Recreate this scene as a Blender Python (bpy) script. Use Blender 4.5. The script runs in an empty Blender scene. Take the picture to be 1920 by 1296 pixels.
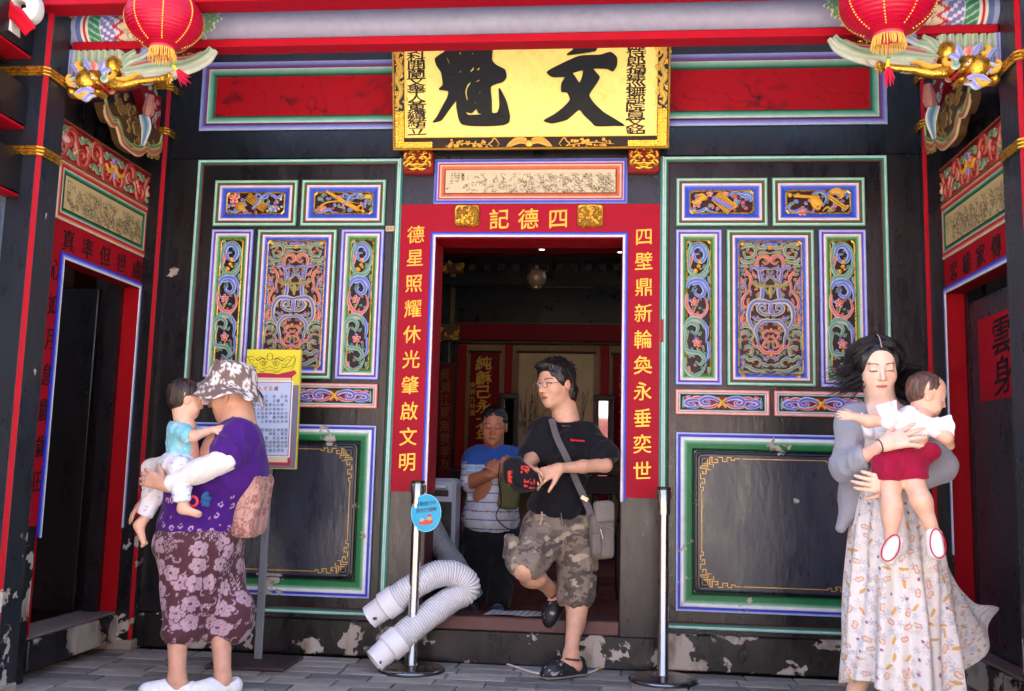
import bpy, math, random
import numpy as np
from mathutils import Matrix, Vector
random.seed(7); RNG = np.random.default_rng(11)
SC = bpy.context.scene
COL = SC.collection

# ---------------------------------------------------------------- camera
F_PX, PITCH, ROLL, YAW = 1792.4, 0.1253166, 0.0247686, -0.0988232
CAM = np.array([0.42, -5.0, 1.002])
_cy, _sy = math.cos(YAW), math.sin(YAW)
_fw = np.array([_sy*math.cos(PITCH), _cy*math.cos(PITCH), math.sin(PITCH)])
_rt = np.array([_cy, -_sy, 0.0]); _up = np.cross(_rt, _fw)
CR = _rt*math.cos(ROLL) + _up*math.sin(ROLL); CU = -_rt*math.sin(ROLL) + _up*math.cos(ROLL)
cam = bpy.data.objects.new('camera', bpy.data.cameras.new('camera')); COL.objects.link(cam)
cam.matrix_world = Matrix(((CR[0], CU[0], -_fw[0], CAM[0]), (CR[1], CU[1], -_fw[1], CAM[1]), (CR[2], CU[2], -_fw[2], CAM[2]), (0, 0, 0, 1)))
cam.data.sensor_width = 36; cam.data.lens = F_PX/1920*36; cam.data.clip_end = 500; cam.data.clip_start = 0.05
SC.camera = cam

# ---------------------------------------------------------------- world, sun, exposure
W = bpy.data.worlds.new('World'); SC.world = W; W.use_nodes = True
nt = W.node_tree; nt.nodes.clear()
sky = nt.nodes.new('ShaderNodeTexSky'); sky.sky_type = 'NISHITA'; sky.sun_disc = False
SUN_EL, SUN_ROT = math.radians(58), math.radians(-14)      # the sun stands behind the hall: porch and people in open shade
sky.sun_elevation = SUN_EL; sky.sun_rotation = SUN_ROT
sky.air_density = 0.9; sky.dust_density = 5.0; sky.ozone_density = 1.0
bg = nt.nodes.new('ShaderNodeBackground'); bg.inputs[1].default_value = 0.15
wo = nt.nodes.new('ShaderNodeOutputWorld')
nt.links.new(sky.outputs[0], bg.inputs[0]); nt.links.new(bg.outputs[0], wo.inputs[0])
sun = bpy.data.objects.new('sun', bpy.data.lights.new('sun', 'SUN')); COL.objects.link(sun)
sun.data.energy = 4.5; sun.data.angle = math.radians(0.5); sun.data.color = (1, 0.95, 0.88)
_sd = Vector((math.sin(SUN_ROT)*math.cos(SUN_EL), math.cos(SUN_ROT)*math.cos(SUN_EL), math.sin(SUN_EL)))
sun.rotation_euler = _sd.to_track_quat('Z', 'Y').to_euler(); sun.location = (0, 0, 12)
SC.view_settings.view_transform = 'Standard'; SC.view_settings.look = 'None'
SC.view_settings.exposure = 2.75; SC.view_settings.gamma = 1.0
SC.cycles.max_bounces = 7; SC.cycles.diffuse_bounces = 4; SC.cycles.glossy_bounces = 3; SC.cycles.transparent_max_bounces = 6
SC.cycles.caustics_reflective = False; SC.cycles.caustics_refractive = False

# ---------------------------------------------------------------- measuring helpers: a sight line met with a real surface
def ray(px, py):
    d = _fw*F_PX + CR*(px-960) - CU*(py-648); return d/np.linalg.norm(d)
def onY(px, py, Y=0.0):
    d = ray(px, py); return CAM + d*((Y-CAM[1])/d[1])
def onX(px, py, X):
    d = ray(px, py); return CAM + d*((X-CAM[0])/d[0])
def onZ(px, py, Z=0.0):
    d = ray(px, py); return CAM + d*((Z-CAM[2])/d[2])

# ---------------------------------------------------------------- colour helpers
def lin(c): return c/12.92 if c <= 0.04045 else ((c+0.055)/1.055)**2.4
def C(r, g=None, b=None, k=1.0):
    """sRGB 0..255 as painted -> linear"""
    if g is None: r, g, b = r
    return np.array([lin(r/255)*k, lin(g/255)*k, lin(b/255)*k])
BLACK = C(20, 18, 22); RED = C(168, 10, 28); WHITE = C(225, 222, 218); GREEN = C(22, 110, 70); LGREEN = C(140, 185, 160)
BLUE = C(48, 72, 180); LBLUE = C(150, 165, 220); DRED = C(120, 12, 24); GOLD = C(222, 168, 60); PINK = C(196, 96, 104)
LPINK = C(226, 170, 165); TEAL = C(60, 140, 140); ORANGE = C(205, 90, 45); CREAM = C(220, 200, 160)

# ---------------------------------------------------------------- mesh builder
class Geo:
    def __init__(s): s.v = []; s.f = []; s.c = []; s.n = 0
    def add(s, V, Fs, Cc, wear=0.0):
        V = np.asarray(V, float).reshape(-1, 3); n = len(V)
        Cc = np.asarray(Cc, float)
        if Cc.ndim == 1: Cc = np.tile(Cc[:3], (n, 1))
        if Cc.shape[1] == 3: Cc = np.hstack([Cc, np.broadcast_to(np.asarray(wear, float).reshape(-1, 1), (n, 1))])
        s.v.append(V); s.c.append(Cc)
        s.f += [tuple(i+s.n for i in f) for f in Fs]; s.n += n
        return s
    def box(s, x0, x1, y0, y1, z0, z1, c, wear=0.0, rot=None, org=None):
        V = np.array([(x, y, z) for z in (z0, z1) for y in (y0, y1) for x in (x0, x1)], float)
        if rot is not None:
            o = V.mean(0) if org is None else np.array(org); V = (V-o) @ np.array(rot).T + o
        return s.add(V, [(0, 2, 3, 1), (4, 5, 7, 6), (0, 1, 5, 4), (2, 6, 7, 3), (0, 4, 6, 2), (1, 3, 7, 5)], c, wear)
    def bbox(s, x0, x1, y0, y1, z0, z1, c, b=0.003, wear=0.0):
        """box with chamfered edges"""
        mx = min(x1-x0, y1-y0, z1-z0)*0.45; b = min(b, mx); V = []; idx = {}
        for ax in range(3):
            for i, (sx, sy, sz) in enumerate([(a, bb, cc) for cc in (0, 1) for bb in (0, 1) for a in (0, 1)]):
                p = []
                for k, (lo, hi, sg) in enumerate(((x0, x1, sx), (y0, y1, sy), (z0, z1, sz))):
                    v = hi if sg else lo
                    if k != ax: v += -b if sg else b
                    p.append(v)
                idx[(ax, sx, sy, sz)] = len(V); V.append(p)
        Fs = []
        g = lambda ax, t: idx[(ax,)+t]
        for ax in range(3):
            o = [k for k in range(3) if k != ax]
            for sg in (0, 1):
                q = []
                for a, bb in ((0, 0), (1, 0), (1, 1), (0, 1)):
                    t = [0, 0, 0]; t[ax] = sg; t[o[0]] = a; t[o[1]] = bb; q.append(g(ax, tuple(t)))
                flip = (sg == 0) ^ (ax == 1)
                Fs.append(tuple(reversed(q)) if flip else tuple(q))
        for ax in range(3):
            o = [k for k in range(3) if k != ax]
            for a in (0, 1):
                for bb in (0, 1):
                    t0 = [0, 0, 0]; t0[o[0]] = a; t0[o[1]] = bb; t1 = list(t0); t1[ax] = 1
                    t0, t1 = tuple(t0), tuple(t1); Fs.append((g(o[0], t0), g(o[0], t1), g(o[1], t1), g(o[1], t0)))
        for t in [(a, bb, cc) for a in (0, 1) for bb in (0, 1) for cc in (0, 1)]:
            Fs.append((g(0, t), g(1, t), g(2, t)))
        A = np.array(V); ce = A.mean(0)
        Fs = [f if np.cross(A[f[1]]-A[f[0]], A[f[2]]-A[f[0]]) @ (A[list(f)].mean(0)-ce) > 0 else tuple(reversed(f)) for f in Fs]
        return s.add(V, Fs, c, wear)
    def rings(s, R, cols, cap0=False, cap1=False, closed=True, wear=0.0):
        """R: list of rings (each n x 3) joined in order"""
        R = np.asarray(R, float); m, n = R.shape[:2]; Fs = []
        for i in range(m-1):
            for j in range(n if closed else n-1):
                k = (j+1) % n; Fs.append((i*n+j, i*n+k, (i+1)*n+k, (i+1)*n+j))
        cols = np.asarray(cols, float)
        if cols.ndim == 1: cc = np.tile(cols, (m*n, 1))
        elif cols.ndim == 2: cc = np.repeat(cols, n, 0)
        else: cc = cols.reshape(m*n, -1)
        if cap0: Fs.append(tuple(range(n-1, -1, -1)))
        if cap1: Fs.append(tuple((m-1)*n+j for j in range(n)))
        return s.add(R.reshape(-1, 3), Fs, cc, wear)
    def tube(s, path, rad, c, n=8, caps=True, up=(0, 0, 1), flat=1.0, wear=0.0):
        P = np.asarray(path, float); m = len(P); rad = np.broadcast_to(np.asarray(rad, float), (m,))
        T = np.gradient(P, axis=0); T /= np.linalg.norm(T, axis=1)[:, None]+1e-12
        u = np.array(up, float); R = []
        if abs(T[0] @ u) > .95: u = np.array([1., 0.1, 0])
        a = np.cross(T[0], u); a /= np.linalg.norm(a)
        for i in range(m):
            a = a - T[i]*(a @ T[i]); a /= np.linalg.norm(a); b = np.cross(T[i], a)
            th = np.arange(n)*2*math.pi/n
            R.append(P[i]+rad[i]*(np.cos(th)[:, None]*a+flat*np.sin(th)[:, None]*b))
        return s.rings(R, c, caps, caps, wear=wear)
    def lathe(s, prof, org, c, n=24, caps=(False, False), axis=None):
        """prof: [(r, z)]"""
        th = np.arange(n)*2*math.pi/n; R = []
        for r, z in prof:
            R.append(np.stack([r*np.cos(th), r*np.sin(th), np.full(n, z)], 1))
        R = np.array(R)
        if axis is not None: R = R @ np.array(Vector((0, 0, 1)).rotation_difference(Vector(axis)).to_matrix()).T
        return s.rings(R+np.array(org), c, *caps)
    def grid(s, Pg, Cg, wear=0.0):
        """Pg: m x n x 3"""
        m, n = Pg.shape[:2]
        I = np.arange(m*n).reshape(m, n)
        Fs = np.stack([I[:-1, :-1], I[:-1, 1:], I[1:, 1:], I[1:, :-1]], -1).reshape(-1, 4)
        Cg = np.asarray(Cg, float)
        if Cg.ndim == 3: Cg = Cg.reshape(m*n, -1)
        return s.add(Pg.reshape(-1, 3), [tuple(q) for q in Fs.tolist()], Cg, wear)
    def build(s, name, mat, parent=None, smooth=False, xf=None, split=None):
        V = np.vstack(s.v); Cc = np.vstack(s.c)
        if xf is not None: V = V @ np.array(xf)[:3, :3].T + np.array(xf)[:3, 3]
        return mkobj(name, V, s.f, Cc, mat, parent, smooth)

def mkobj(name, V, F, Cc, mat, parent=None, smooth=False):
    me = bpy.data.meshes.new(name)
    V = np.asarray(V, float)
    if isinstance(F, np.ndarray) and F.ndim == 2:
        nf, k = F.shape
        me.vertices.add(len(V)); me.vertices.foreach_set('co', V.ravel())
        me.loops.add(nf*k); me.loops.foreach_set('vertex_index', F.ravel().astype(np.int32))
        me.polygons.add(nf); me.polygons.foreach_set('loop_start', np.arange(0, nf*k, k, dtype=np.int32))
        me.update(calc_edges=True)
    else:
        me.from_pydata(V.tolist(), [], F)
    if Cc is not None:
        at = me.color_attributes.new('Col', 'FLOAT_COLOR', 'POINT')
        Cc = np.asarray(Cc, float)
        if Cc.shape[1] == 3: Cc = np.hstack([Cc, np.zeros((len(Cc), 1))])
        at.data.foreach_set('color', Cc.astype(np.float32).ravel())
    if smooth:
        me.polygons.foreach_set('use_smooth', np.ones(len(me.polygons), bool))
        if smooth != 'all':
            try: me.set_sharp_from_angle(angle=math.radians(40))
            except Exception: pass
    me.materials.append(mat)
    o = bpy.data.objects.new(name, me); COL.objects.link(o)
    if parent is not None: attach(o, parent)
    return o

def attach(o, parent):
    """parent without moving: parts are made in world coordinates"""
    o.parent = parent; o.matrix_parent_inverse = wm(parent).inverted()
def wm(o):
    m = o.matrix_basis.copy()
    return m if o.parent is None else wm(o.parent) @ o.matrix_parent_inverse @ m
def thing(name, label, cat, loc=(0, 0, 0), group=None, rz=0.0):
    o = bpy.data.objects.new(name, None); COL.objects.link(o); o.location = loc; o.rotation_euler = (0, 0, rz)
    o.empty_display_size = 0.1
    o['label'] = label; o['category'] = cat
    if group: o['group'] = group
    return o
def tag(o, label, cat, group=None):
    o['label'] = label; o['category'] = cat
    if group: o['group'] = group
    return o
def struct(o): o['kind'] = 'structure'; return o
def stuff(o): o['kind'] = 'stuff'; return o
def inst(src, name, parent, M):
    """another object sharing src's mesh, at world matrix M"""
    o = bpy.data.objects.new(name, src.data); COL.objects.link(o)
    if parent is not None: o.parent = parent; o.matrix_parent_inverse = wm(parent).inverted()
    o.matrix_basis = M; return o

# ---------------------------------------------------------------- materials
def mat_new(name):
    m = bpy.data.materials.new(name); m.use_nodes = True; m.node_tree.nodes.clear(); return m, m.node_tree.nodes, m.node_tree.links
def paint_mat(name, rough=0.45, metallic=0.0, coat=0.0, noise=0.12, nscale=14.0, bump=0.15, bscale=60.0, peel=False, sheen=0.0, spec=0.5, stretch=(1, 1, 1), color=None, sss=0.0, rvar=0.12, trans=0.0, dirt=0.0, specks=0.0):
    m, N, L = mat_new(name)
    out = N.new('ShaderNodeOutputMaterial'); p = N.new('ShaderNodeBsdfPrincipled'); L.new(p.outputs[0], out.inputs[0])
    geo = N.new('ShaderNodeTexCoord'); mp = N.new('ShaderNodeMapping'); mp.inputs['Scale'].default_value = stretch
    L.new(geo.outputs['Object'], mp.inputs[0])
    if color is None:
        a = N.new('ShaderNodeAttribute'); a.attribute_name = 'Col'; base = a.outputs['Color']; alpha = a.outputs['Alpha']
    else:
        a = N.new('ShaderNodeRGB'); a.outputs[0].default_value = (*color, 1); base = a.outputs[0]; alpha = None
    n1 = N.new('ShaderNodeTexNoise'); n1.inputs['Scale'].default_value = nscale; n1.inputs['Detail'].default_value = 6; n1.inputs['Roughness'].default_value = 0.65
    L.new(mp.outputs[0], n1.inputs['Vector'])
    mr = N.new('ShaderNodeMapRange'); mr.inputs['From Min'].default_value = 0.3; mr.inputs['From Max'].default_value = 0.7
    mr.inputs['To Min'].default_value = 1-noise; mr.inputs['To Max'].default_value = 1+noise
    L.new(n1.outputs['Fac'], mr.inputs[0])
    mul = N.new('ShaderNodeVectorMath'); mul.operation = 'SCALE'; L.new(base, mul.inputs[0]); L.new(mr.outputs[0], mul.inputs['Scale'])
    colout = mul.outputs[0]
    if dirt > 0:                                  # dust and bleaching in big soft stains
        n3 = N.new('ShaderNodeTexNoise'); n3.inputs['Scale'].default_value = 1.7; n3.inputs['Detail'].default_value = 5; n3.inputs['Distortion'].default_value = 0.4
        L.new(mp.outputs[0], n3.inputs['Vector'])
        m3 = N.new('ShaderNodeMapRange'); m3.inputs['From Min'].default_value = 0.42; m3.inputs['From Max'].default_value = 0.72; m3.inputs['To Max'].default_value = dirt
        L.new(n3.outputs['Fac'], m3.inputs[0])
        mx3 = N.new('ShaderNodeMixRGB'); L.new(m3.outputs[0], mx3.inputs[0]); L.new(colout, mx3.inputs[1]); mx3.inputs[2].default_value = (0.021, 0.023, 0.031, 1)
        colout = mx3.outputs[0]
    if specks > 0:                                # pin-head chips and dried splashes
        v4 = N.new('ShaderNodeTexVoronoi'); v4.inputs['Scale'].default_value = 42; L.new(geo.outputs['Object'], v4.inputs['Vector'])
        m4 = N.new('ShaderNodeMapRange'); m4.inputs['From Min'].default_value = 0.085; m4.inputs['From Max'].default_value = 0.06; L.new(v4.outputs['Distance'], m4.inputs[0])
        s4 = N.new('ShaderNodeSeparateColor'); L.new(v4.outputs['Color'], s4.inputs[0]); g4 = N.new('ShaderNodeMath'); g4.operation = 'GREATER_THAN'; g4.inputs[1].default_value = 0.86; L.new(s4.outputs[0], g4.inputs[0])
        x4 = N.new('ShaderNodeMath'); x4.operation = 'MULTIPLY'; L.new(m4.outputs[0], x4.inputs[0]); L.new(g4.outputs[0], x4.inputs[1]); y4 = N.new('ShaderNodeMath'); y4.operation = 'MULTIPLY'; y4.inputs[1].default_value = specks; L.new(x4.outputs[0], y4.inputs[0])
        mx4 = N.new('ShaderNodeMixRGB'); L.new(y4.outputs[0], mx4.inputs[0]); L.new(colout, mx4.inputs[1]); mx4.inputs[2].default_value = (0.3, 0.28, 0.26, 1); colout = mx4.outputs[0]
    rr = N.new('ShaderNodeMapRange'); rr.inputs['From Min'].default_value = 0.3; rr.inputs['From Max'].default_value = 0.7
    rr.inputs['To Min'].default_value = max(0.03, rough-rvar); rr.inputs['To Max'].default_value = min(1, rough+rvar); L.new(n1.outputs['Fac'], rr.inputs[0])
    n2 = N.new('ShaderNodeTexNoise'); n2.inputs['Scale'].default_value = bscale; n2.inputs['Detail'].default_value = 4; L.new(mp.outputs[0], n2.inputs['Vector'])
    bp = N.new('ShaderNodeBump'); bp.inputs['Strength'].default_value = bump; bp.inputs['Distance'].default_value = 0.01; L.new(n2.outputs['Fac'], bp.inputs['Height'])
    rough_out = rr.outputs[0]; nrm = bp.outputs[0]
    if peel and alpha is not None:
        pn = N.new('ShaderNodeTexNoise'); pn.inputs['Scale'].default_value = 4.2; pn.inputs['Detail'].default_value = 5; pn.inputs['Roughness'].default_value = 0.5; pn.inputs['Distortion'].default_value = 0.35
        L.new(geo.outputs['Object'], pn.inputs['Vector'])
        vr = N.new('ShaderNodeTexVoronoi'); vr.inputs['Scale'].default_value = 38; L.new(geo.outputs['Object'], vr.inputs['Vector'])
        vs = N.new('ShaderNodeMath'); vs.operation = 'MULTIPLY_ADD'; vs.inputs[1].default_value = 0.10; L.new(vr.outputs['Color'], vs.inputs[0]); L.new(pn.outputs['Fac'], vs.inputs[2])
        th = N.new('ShaderNodeMath'); th.operation = 'MULTIPLY_ADD'; th.inputs[1].default_value = 0.30; L.new(alpha, th.inputs[0]); L.new(vs.outputs[0], th.inputs[2])
        st = N.new('ShaderNodeMapRange'); st.inputs['From Min'].default_value = 0.835; st.inputs['From Max'].default_value = 0.85; L.new(th.outputs[0], st.inputs[0])
        gt = N.new('ShaderNodeMath'); gt.operation = 'GREATER_THAN'; gt.inputs[1].default_value = 0.01; L.new(alpha, gt.inputs[0])
        mk = N.new('ShaderNodeMath'); mk.operation = 'MULTIPLY'; L.new(st.outputs[0], mk.inputs[0]); L.new(gt.outputs[0], mk.inputs[1])
        pc = N.new('ShaderNodeValToRGB'); pc.color_ramp.elements[0].color = (0.22, 0.16, 0.11, 1); pc.color_ramp.elements[1].color = (0.44, 0.40, 0.35, 1)
        pc.color_ramp.elements[0].position = 0.36; pc.color_ramp.elements[1].position = 0.5; L.new(n1.outputs['Fac'], pc.inputs[0])
        mx = N.new('ShaderNodeMixRGB'); L.new(mk.outputs[0], mx.inputs[0]); L.new(colout, mx.inputs[1]); L.new(pc.outputs[0], mx.inputs[2]); colout = mx.outputs[0]
        mr2 = N.new('ShaderNodeMix'); L.new(mk.outputs[0], mr2.inputs[0]); L.new(rough_out, mr2.inputs[2]); mr2.inputs[3].default_value = 0.8; rough_out = mr2.outputs[0]
        inv = N.new('ShaderNodeMath'); inv.operation = 'SUBTRACT'; inv.inputs[0].default_value = 1; L.new(mk.outputs[0], inv.inputs[1])
        bp2 = N.new('ShaderNodeBump'); bp2.inputs['Strength'].default_value = 0.6; bp2.inputs['Distance'].default_value = 0.002; L.new(inv.outputs[0], bp2.inputs['Height']); L.new(nrm, bp2.inputs['Normal']); nrm = bp2.outputs[0]
    L.new(colout, p.inputs['Base Color']); L.new(rough_out, p.inputs['Roughness']); L.new(nrm, p.inputs['Normal'])
    p.inputs['Metallic'].default_value = metallic; p.inputs['Coat Weight'].default_value = coat; p.inputs['Coat Roughness'].default_value = 0.2
    p.inputs['Specular IOR Level'].default_value = spec
    if sheen: p.inputs['Sheen Weight'].default_value = sheen; p.inputs['Sheen Roughness'].default_value = 0.4
    if sss: p.inputs['Subsurface Weight'].default_value = sss; p.inputs['Subsurface Radius'].default_value = (0.012, 0.005, 0.003); p.inputs['Subsurface Scale'].default_value = 1.0
    if trans:
        tr = N.new('ShaderNodeBsdfTranslucent'); L.new(colout, tr.inputs[0]); mxs = N.new('ShaderNodeMixShader'); mxs.inputs[0].default_value = trans
        L.new(p.outputs[0], mxs.inputs[1]); L.new(tr.outputs[0], mxs.inputs[2]); L.new(mxs.outputs[0], out.inputs[0])
    return m
M_PAINT = paint_mat('painted_wood', 0.42, noise=0.10, nscale=22, peel=True, bump=0.12, spec=0.3)
M_LACQ = paint_mat('black_lacquer', 0.31, rvar=.10, specks=0.5, noise=0.25, nscale=7, peel=True, bump=0.18, bscale=35, spec=0.5, stretch=(1, 1, 0.35), dirt=0.3)
M_LACQ2 = paint_mat('clean_lacquer', 0.36, noise=0.2, nscale=9, bump=0.08, bscale=30, spec=0.5)
M_RED = paint_mat('red_paint', 0.55, spec=0.15, noise=0.07, nscale=9, bump=0.06, peel=True)
M_GOLD = paint_mat('gold_leaf', 0.30, metallic=0.85, noise=0.2, nscale=30, bump=0.35, bscale=70)
M_GILT = paint_mat('gold_paint', 0.4, metallic=0.35, noise=0.12, nscale=40, bump=0.1)
M_GFIELD = paint_mat('gilt_field', 0.35, metallic=0.0, noise=0.1, nscale=16, bump=0.1, spec=0.6)
M_INK = paint_mat('ink_paint', 0.5, spec=0.25, noise=0.15, nscale=30, bump=0.05)
M_STEEL = paint_mat('steel', 0.22, metallic=1.0, noise=0.06, nscale=8, bump=0.02, bscale=200, rvar=0.06)
M_PLAST = paint_mat('plastic', 0.42, noise=0.05, nscale=10, bump=0.03)
M_CLOTH = paint_mat('cloth', 0.85, noise=0.12, nscale=34, bump=0.25, bscale=420, sheen=0.15, spec=0.25)
M_KNIT = paint_mat('knit', 0.9, noise=0.08, nscale=120, bump=0.35, bscale=600, sheen=0.3, spec=0.2)
M_SKIN = paint_mat('skin', 0.46, noise=0.11, nscale=28, bump=0.14, bscale=260, sss=0.12, spec=0.4)
M_HAIR = paint_mat('hair', 0.38, noise=0.5, nscale=90, bump=0.5, bscale=160, spec=0.5, stretch=(1, 1, 0.12))
M_SILK = paint_mat('lantern_silk', 0.4, noise=0.05, nscale=20, bump=0.1, spec=0.5, trans=0.35)
M_STONE = paint_mat('stone', 0.75, noise=0.22, nscale=9, bump=0.5, bscale=40, spec=0.35)
M_TILE = paint_mat('clay_tile', 0.6, noise=0.2, nscale=12, bump=0.2, bscale=30)
M_PAPER = paint_mat('paper', 0.7, noise=0.03, nscale=15, bump=0.03)
M_WOOD = paint_mat('dark_wood', 0.5, noise=0.2, nscale=20, bump=0.15, stretch=(1, 1, 0.2))
M_LEATH = paint_mat('rubber', 0.5, noise=0.1, nscale=40, bump=0.15, bscale=120)
# ---------------------------------------------------------------- ornament tools, all in a panel frame: (u right, v up, d out of the wall)
class Frame:
    """a wall plane: origin, right, up, outward"""
    def __init__(s, o, r, u, n): s.o, s.r, s.u, s.n = [np.array(a, float) for a in (o, r, u, n)]
    def __call__(s, q):
        q = np.asarray(q, float); return s.o + q[..., 0:1]*s.r + q[..., 1:2]*s.u + q[..., 2:3]*s.n
    def M(s):
        return Matrix(((s.r[0], s.u[0], s.n[0], s.o[0]), (s.r[1], s.u[1], s.n[1], s.o[1]), (s.r[2], s.u[2], s.n[2], s.o[2]), (0, 0, 0, 1)))
FRONT = Frame((0, 0, 0), (1, 0, 0), (0, 0, 1), (0, -1, 0))
def spl(P, n=10):
    """Catmull-Rom through the points"""
    P = np.asarray(P, float); Q = np.vstack([2*P[0]-P[1], P, 2*P[-1]-P[-2]]); out = []
    t = np.linspace(0, 1, n, endpoint=False)[:, None]
    for i in range(1, len(Q)-2):
        a, b, c, d = Q[i-1], Q[i], Q[i+1], Q[i+2]
        out.append(0.5*((2*b)+(-a+c)*t+(2*a-5*b+4*c-d)*t*t+(-a+3*b-3*c+d)*t**3))
    out.append(P[-1][None]); return np.vstack(out)
def ribbon(g, fr, path, w, mid, edge, h=0.006, d0=0.0, n=6, taper=(0.7, 0.35), t=0.006):
    """a carved strap: raised centre, pale rounded rims"""
    w = w*1.3; P = spl(path, n); m = len(P); T = np.gradient(P, axis=0); T /= np.linalg.norm(T, axis=1)[:, None]+1e-9
    Nn = np.stack([-T[:, 1], T[:, 0]], 1); s = np.linspace(0, 1, m)
    prof = taper[0]+(1-taper[0])*np.minimum(1, s*4); prof = prof*(1-(1-taper[1])*np.clip((s-0.45)/0.55, 0, 1)**1.3); W = w*prof
    offs = [(-1, -t), (-1, 0.45*h), (-0.62, h*0.95), (0, h*0.8), (0.62, h*0.95), (1, 0.45*h), (1, -t)]
    cols = [edge*0.6, edge, edge*0.55+mid*0.45, mid, edge*0.3+mid*0.7, edge, edge*0.6]
    R = np.zeros((m, 7, 3)); Cc = np.zeros((m, 7, 3))
    for j, (o, z) in enumerate(offs):
        R[:, j, :2] = P+Nn*(W*o)[:, None]; R[:, j, 2] = d0+z; Cc[:, j] = cols[j]
    R = np.concatenate([R[:1]*0+R[:1].mean(1, keepdims=True), R, R[-1:]*0+R[-1:].mean(1, keepdims=True)]); Cc = np.concatenate([Cc[:1], Cc, Cc[-1:]])
    R = R[:, ::-1]; Cc = Cc[:, ::-1]
    g.rings(fr(R), Cc, closed=False)
def curl(p, ang, size, turns=1.3, hand=1, n=14):
    """points of a spiral that starts at p with heading ang and winds up"""
    pts = [np.array(p, float)]; L = size*3.4/n; tot = turns*2*math.pi
    for i in range(n):
        s = i/n; ang += hand*tot/n*(0.35+1.3*s); pts.append(pts[-1]+L*(1-0.72*s)*np.array([math.cos(ang), math.sin(ang)]))
    return pts
def blob(g, fr, c, r, col, h=None, d0=0.0, n=10, rz=0.0):
    """half an ellipsoid boss"""
    rx, ry = (r, r) if np.isscalar(r) else r; h = h or min(rx, ry)*0.8; R = []
    th = np.arange(n)*2*math.pi/n
    for s, z in ((1, -0.3), (1, 0.1), (0.8, 0.62), (0.45, 0.9), (0.05, 1.0)):
        x = rx*s*np.cos(th); y = ry*s*np.sin(th)
        R.append(np.stack([c[0]+x*math.cos(rz)-y*math.sin(rz), c[1]+x*math.sin(rz)+y*math.cos(rz), np.full(n, d0+h*z)], 1))
    g.rings(fr(np.array(R)), col, False, True)
def flower(g, fr, c, r, col, edge, d0=0.0, k=5, heart=GOLD):
    for i in range(k):
        a = i*2*math.pi/k+0.3; q = (c[0]+math.cos(a)*r*0.62, c[1]+math.sin(a)*r*0.62)
        blob(g, fr, q, (r*0.48, r*0.38), edge, h=r*0.25, d0=d0, rz=a, n=8); blob(g, fr, q, (r*0.36, r*0.27), col, h=r*0.32, d0=d0, rz=a, n=8)
    blob(g, fr, c, r*0.3, heart, h=r*0.55, d0=d0, n=8)
def leaf(g, fr, a, b, w, mid, edge, d0=0.0):
    a, b = np.array(a, float), np.array(b, float); t = (b-a); n = np.array([-t[1], t[0]])
    ribbon(g, fr, [a, a+t*0.4+n*0.1, b], w, mid, edge, d0=d0, taper=(0.5, 0.08), n=4)
def slabq(g, fr, pts, d0, d1, col):
    """a thin plate: polygon pts (u, v) from depth d0 to d1"""
    n = len(pts); P = [fr(np.array([[u, v, d] for u, v in pts])) for d in (d0, d1)]
    g.add(np.vstack(P), [tuple(range(n, 2*n))]+[tuple(range(n-1, -1, -1))]+[(i, (i+1) % n, n+(i+1) % n, n+i) for i in range(n)], col)
def rloop(u0, u1, v0, v1, r=0.0, k=4, nick=False):
    """corner-rounded rectangle, anticlockwise"""
    if r <= 0: return np.array([(u0, v0), (u1, v0), (u1, v1), (u0, v1)])
    out = []
    for cx, cy, a0 in ((u1-r, v0+r, -90), (u1-r, v1-r, 0), (u0+r, v1-r, 90), (u0+r, v0+r, 180)):
        for i in range(k+1):
            a = math.radians(a0+90*i/k); out.append((cx+r*math.cos(a), cy+r*math.sin(a)))
    return np.array(out)
def moulding(g, fr, u0, u1, v0, v1, prof, wear=0.0, r=0.0, k=4):
    """nested loops; prof: (inset, out, colour)"""
    R, Cc = [], []
    for ins, d, c in prof:
        lp = rloop(u0+ins, u1-ins, v0+ins, v1-ins, max(0, r) if r else 0, k)
        R.append(np.hstack([lp, np.full((len(lp), 1), d)])); Cc.append(c)
    g.rings(fr(np.array(R)), np.array(Cc), wear=wear)
def fill(g, fr, u0, u1, v0, v1, d, col, wear=0.0, r=0.0):
    lp = rloop(u0, u1, v0, v1, r); g.add(fr(np.hstack([lp, np.full((len(lp), 1), d)])), [tuple(range(len(lp)))], col, wear)
def strip(g, fr, pts, w, d, col, th=0.0015):
    """a line of paint of width w with mitred corners; small real thickness"""
    P = np.asarray(pts, float); m = len(P); L, Rr = [], []
    for i in range(m):
        a = P[i]-P[i-1] if i else P[1]-P[0]; b = P[i+1]-P[i] if i < m-1 else a
        a = a/np.linalg.norm(a); b = b/np.linalg.norm(b); t = a+b; t /= np.linalg.norm(t)+1e-9; nn = np.array([-t[1], t[0]])
        c = max(0.5, abs(nn @ np.array([-a[1], a[0]]))); L.append(P[i]+nn*w/2/c); Rr.append(P[i]-nn*w/2/c)
    L, Rr = np.array(L), np.array(Rr); z = lambda q, dd: np.hstack([q, np.full((m, 1), dd)])
    R = np.stack([z(Rr, d-th), z(Rr, d+th), z(L, d+th), z(L, d-th)], 1)
    g.rings(fr(R), col, True, True)

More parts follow.
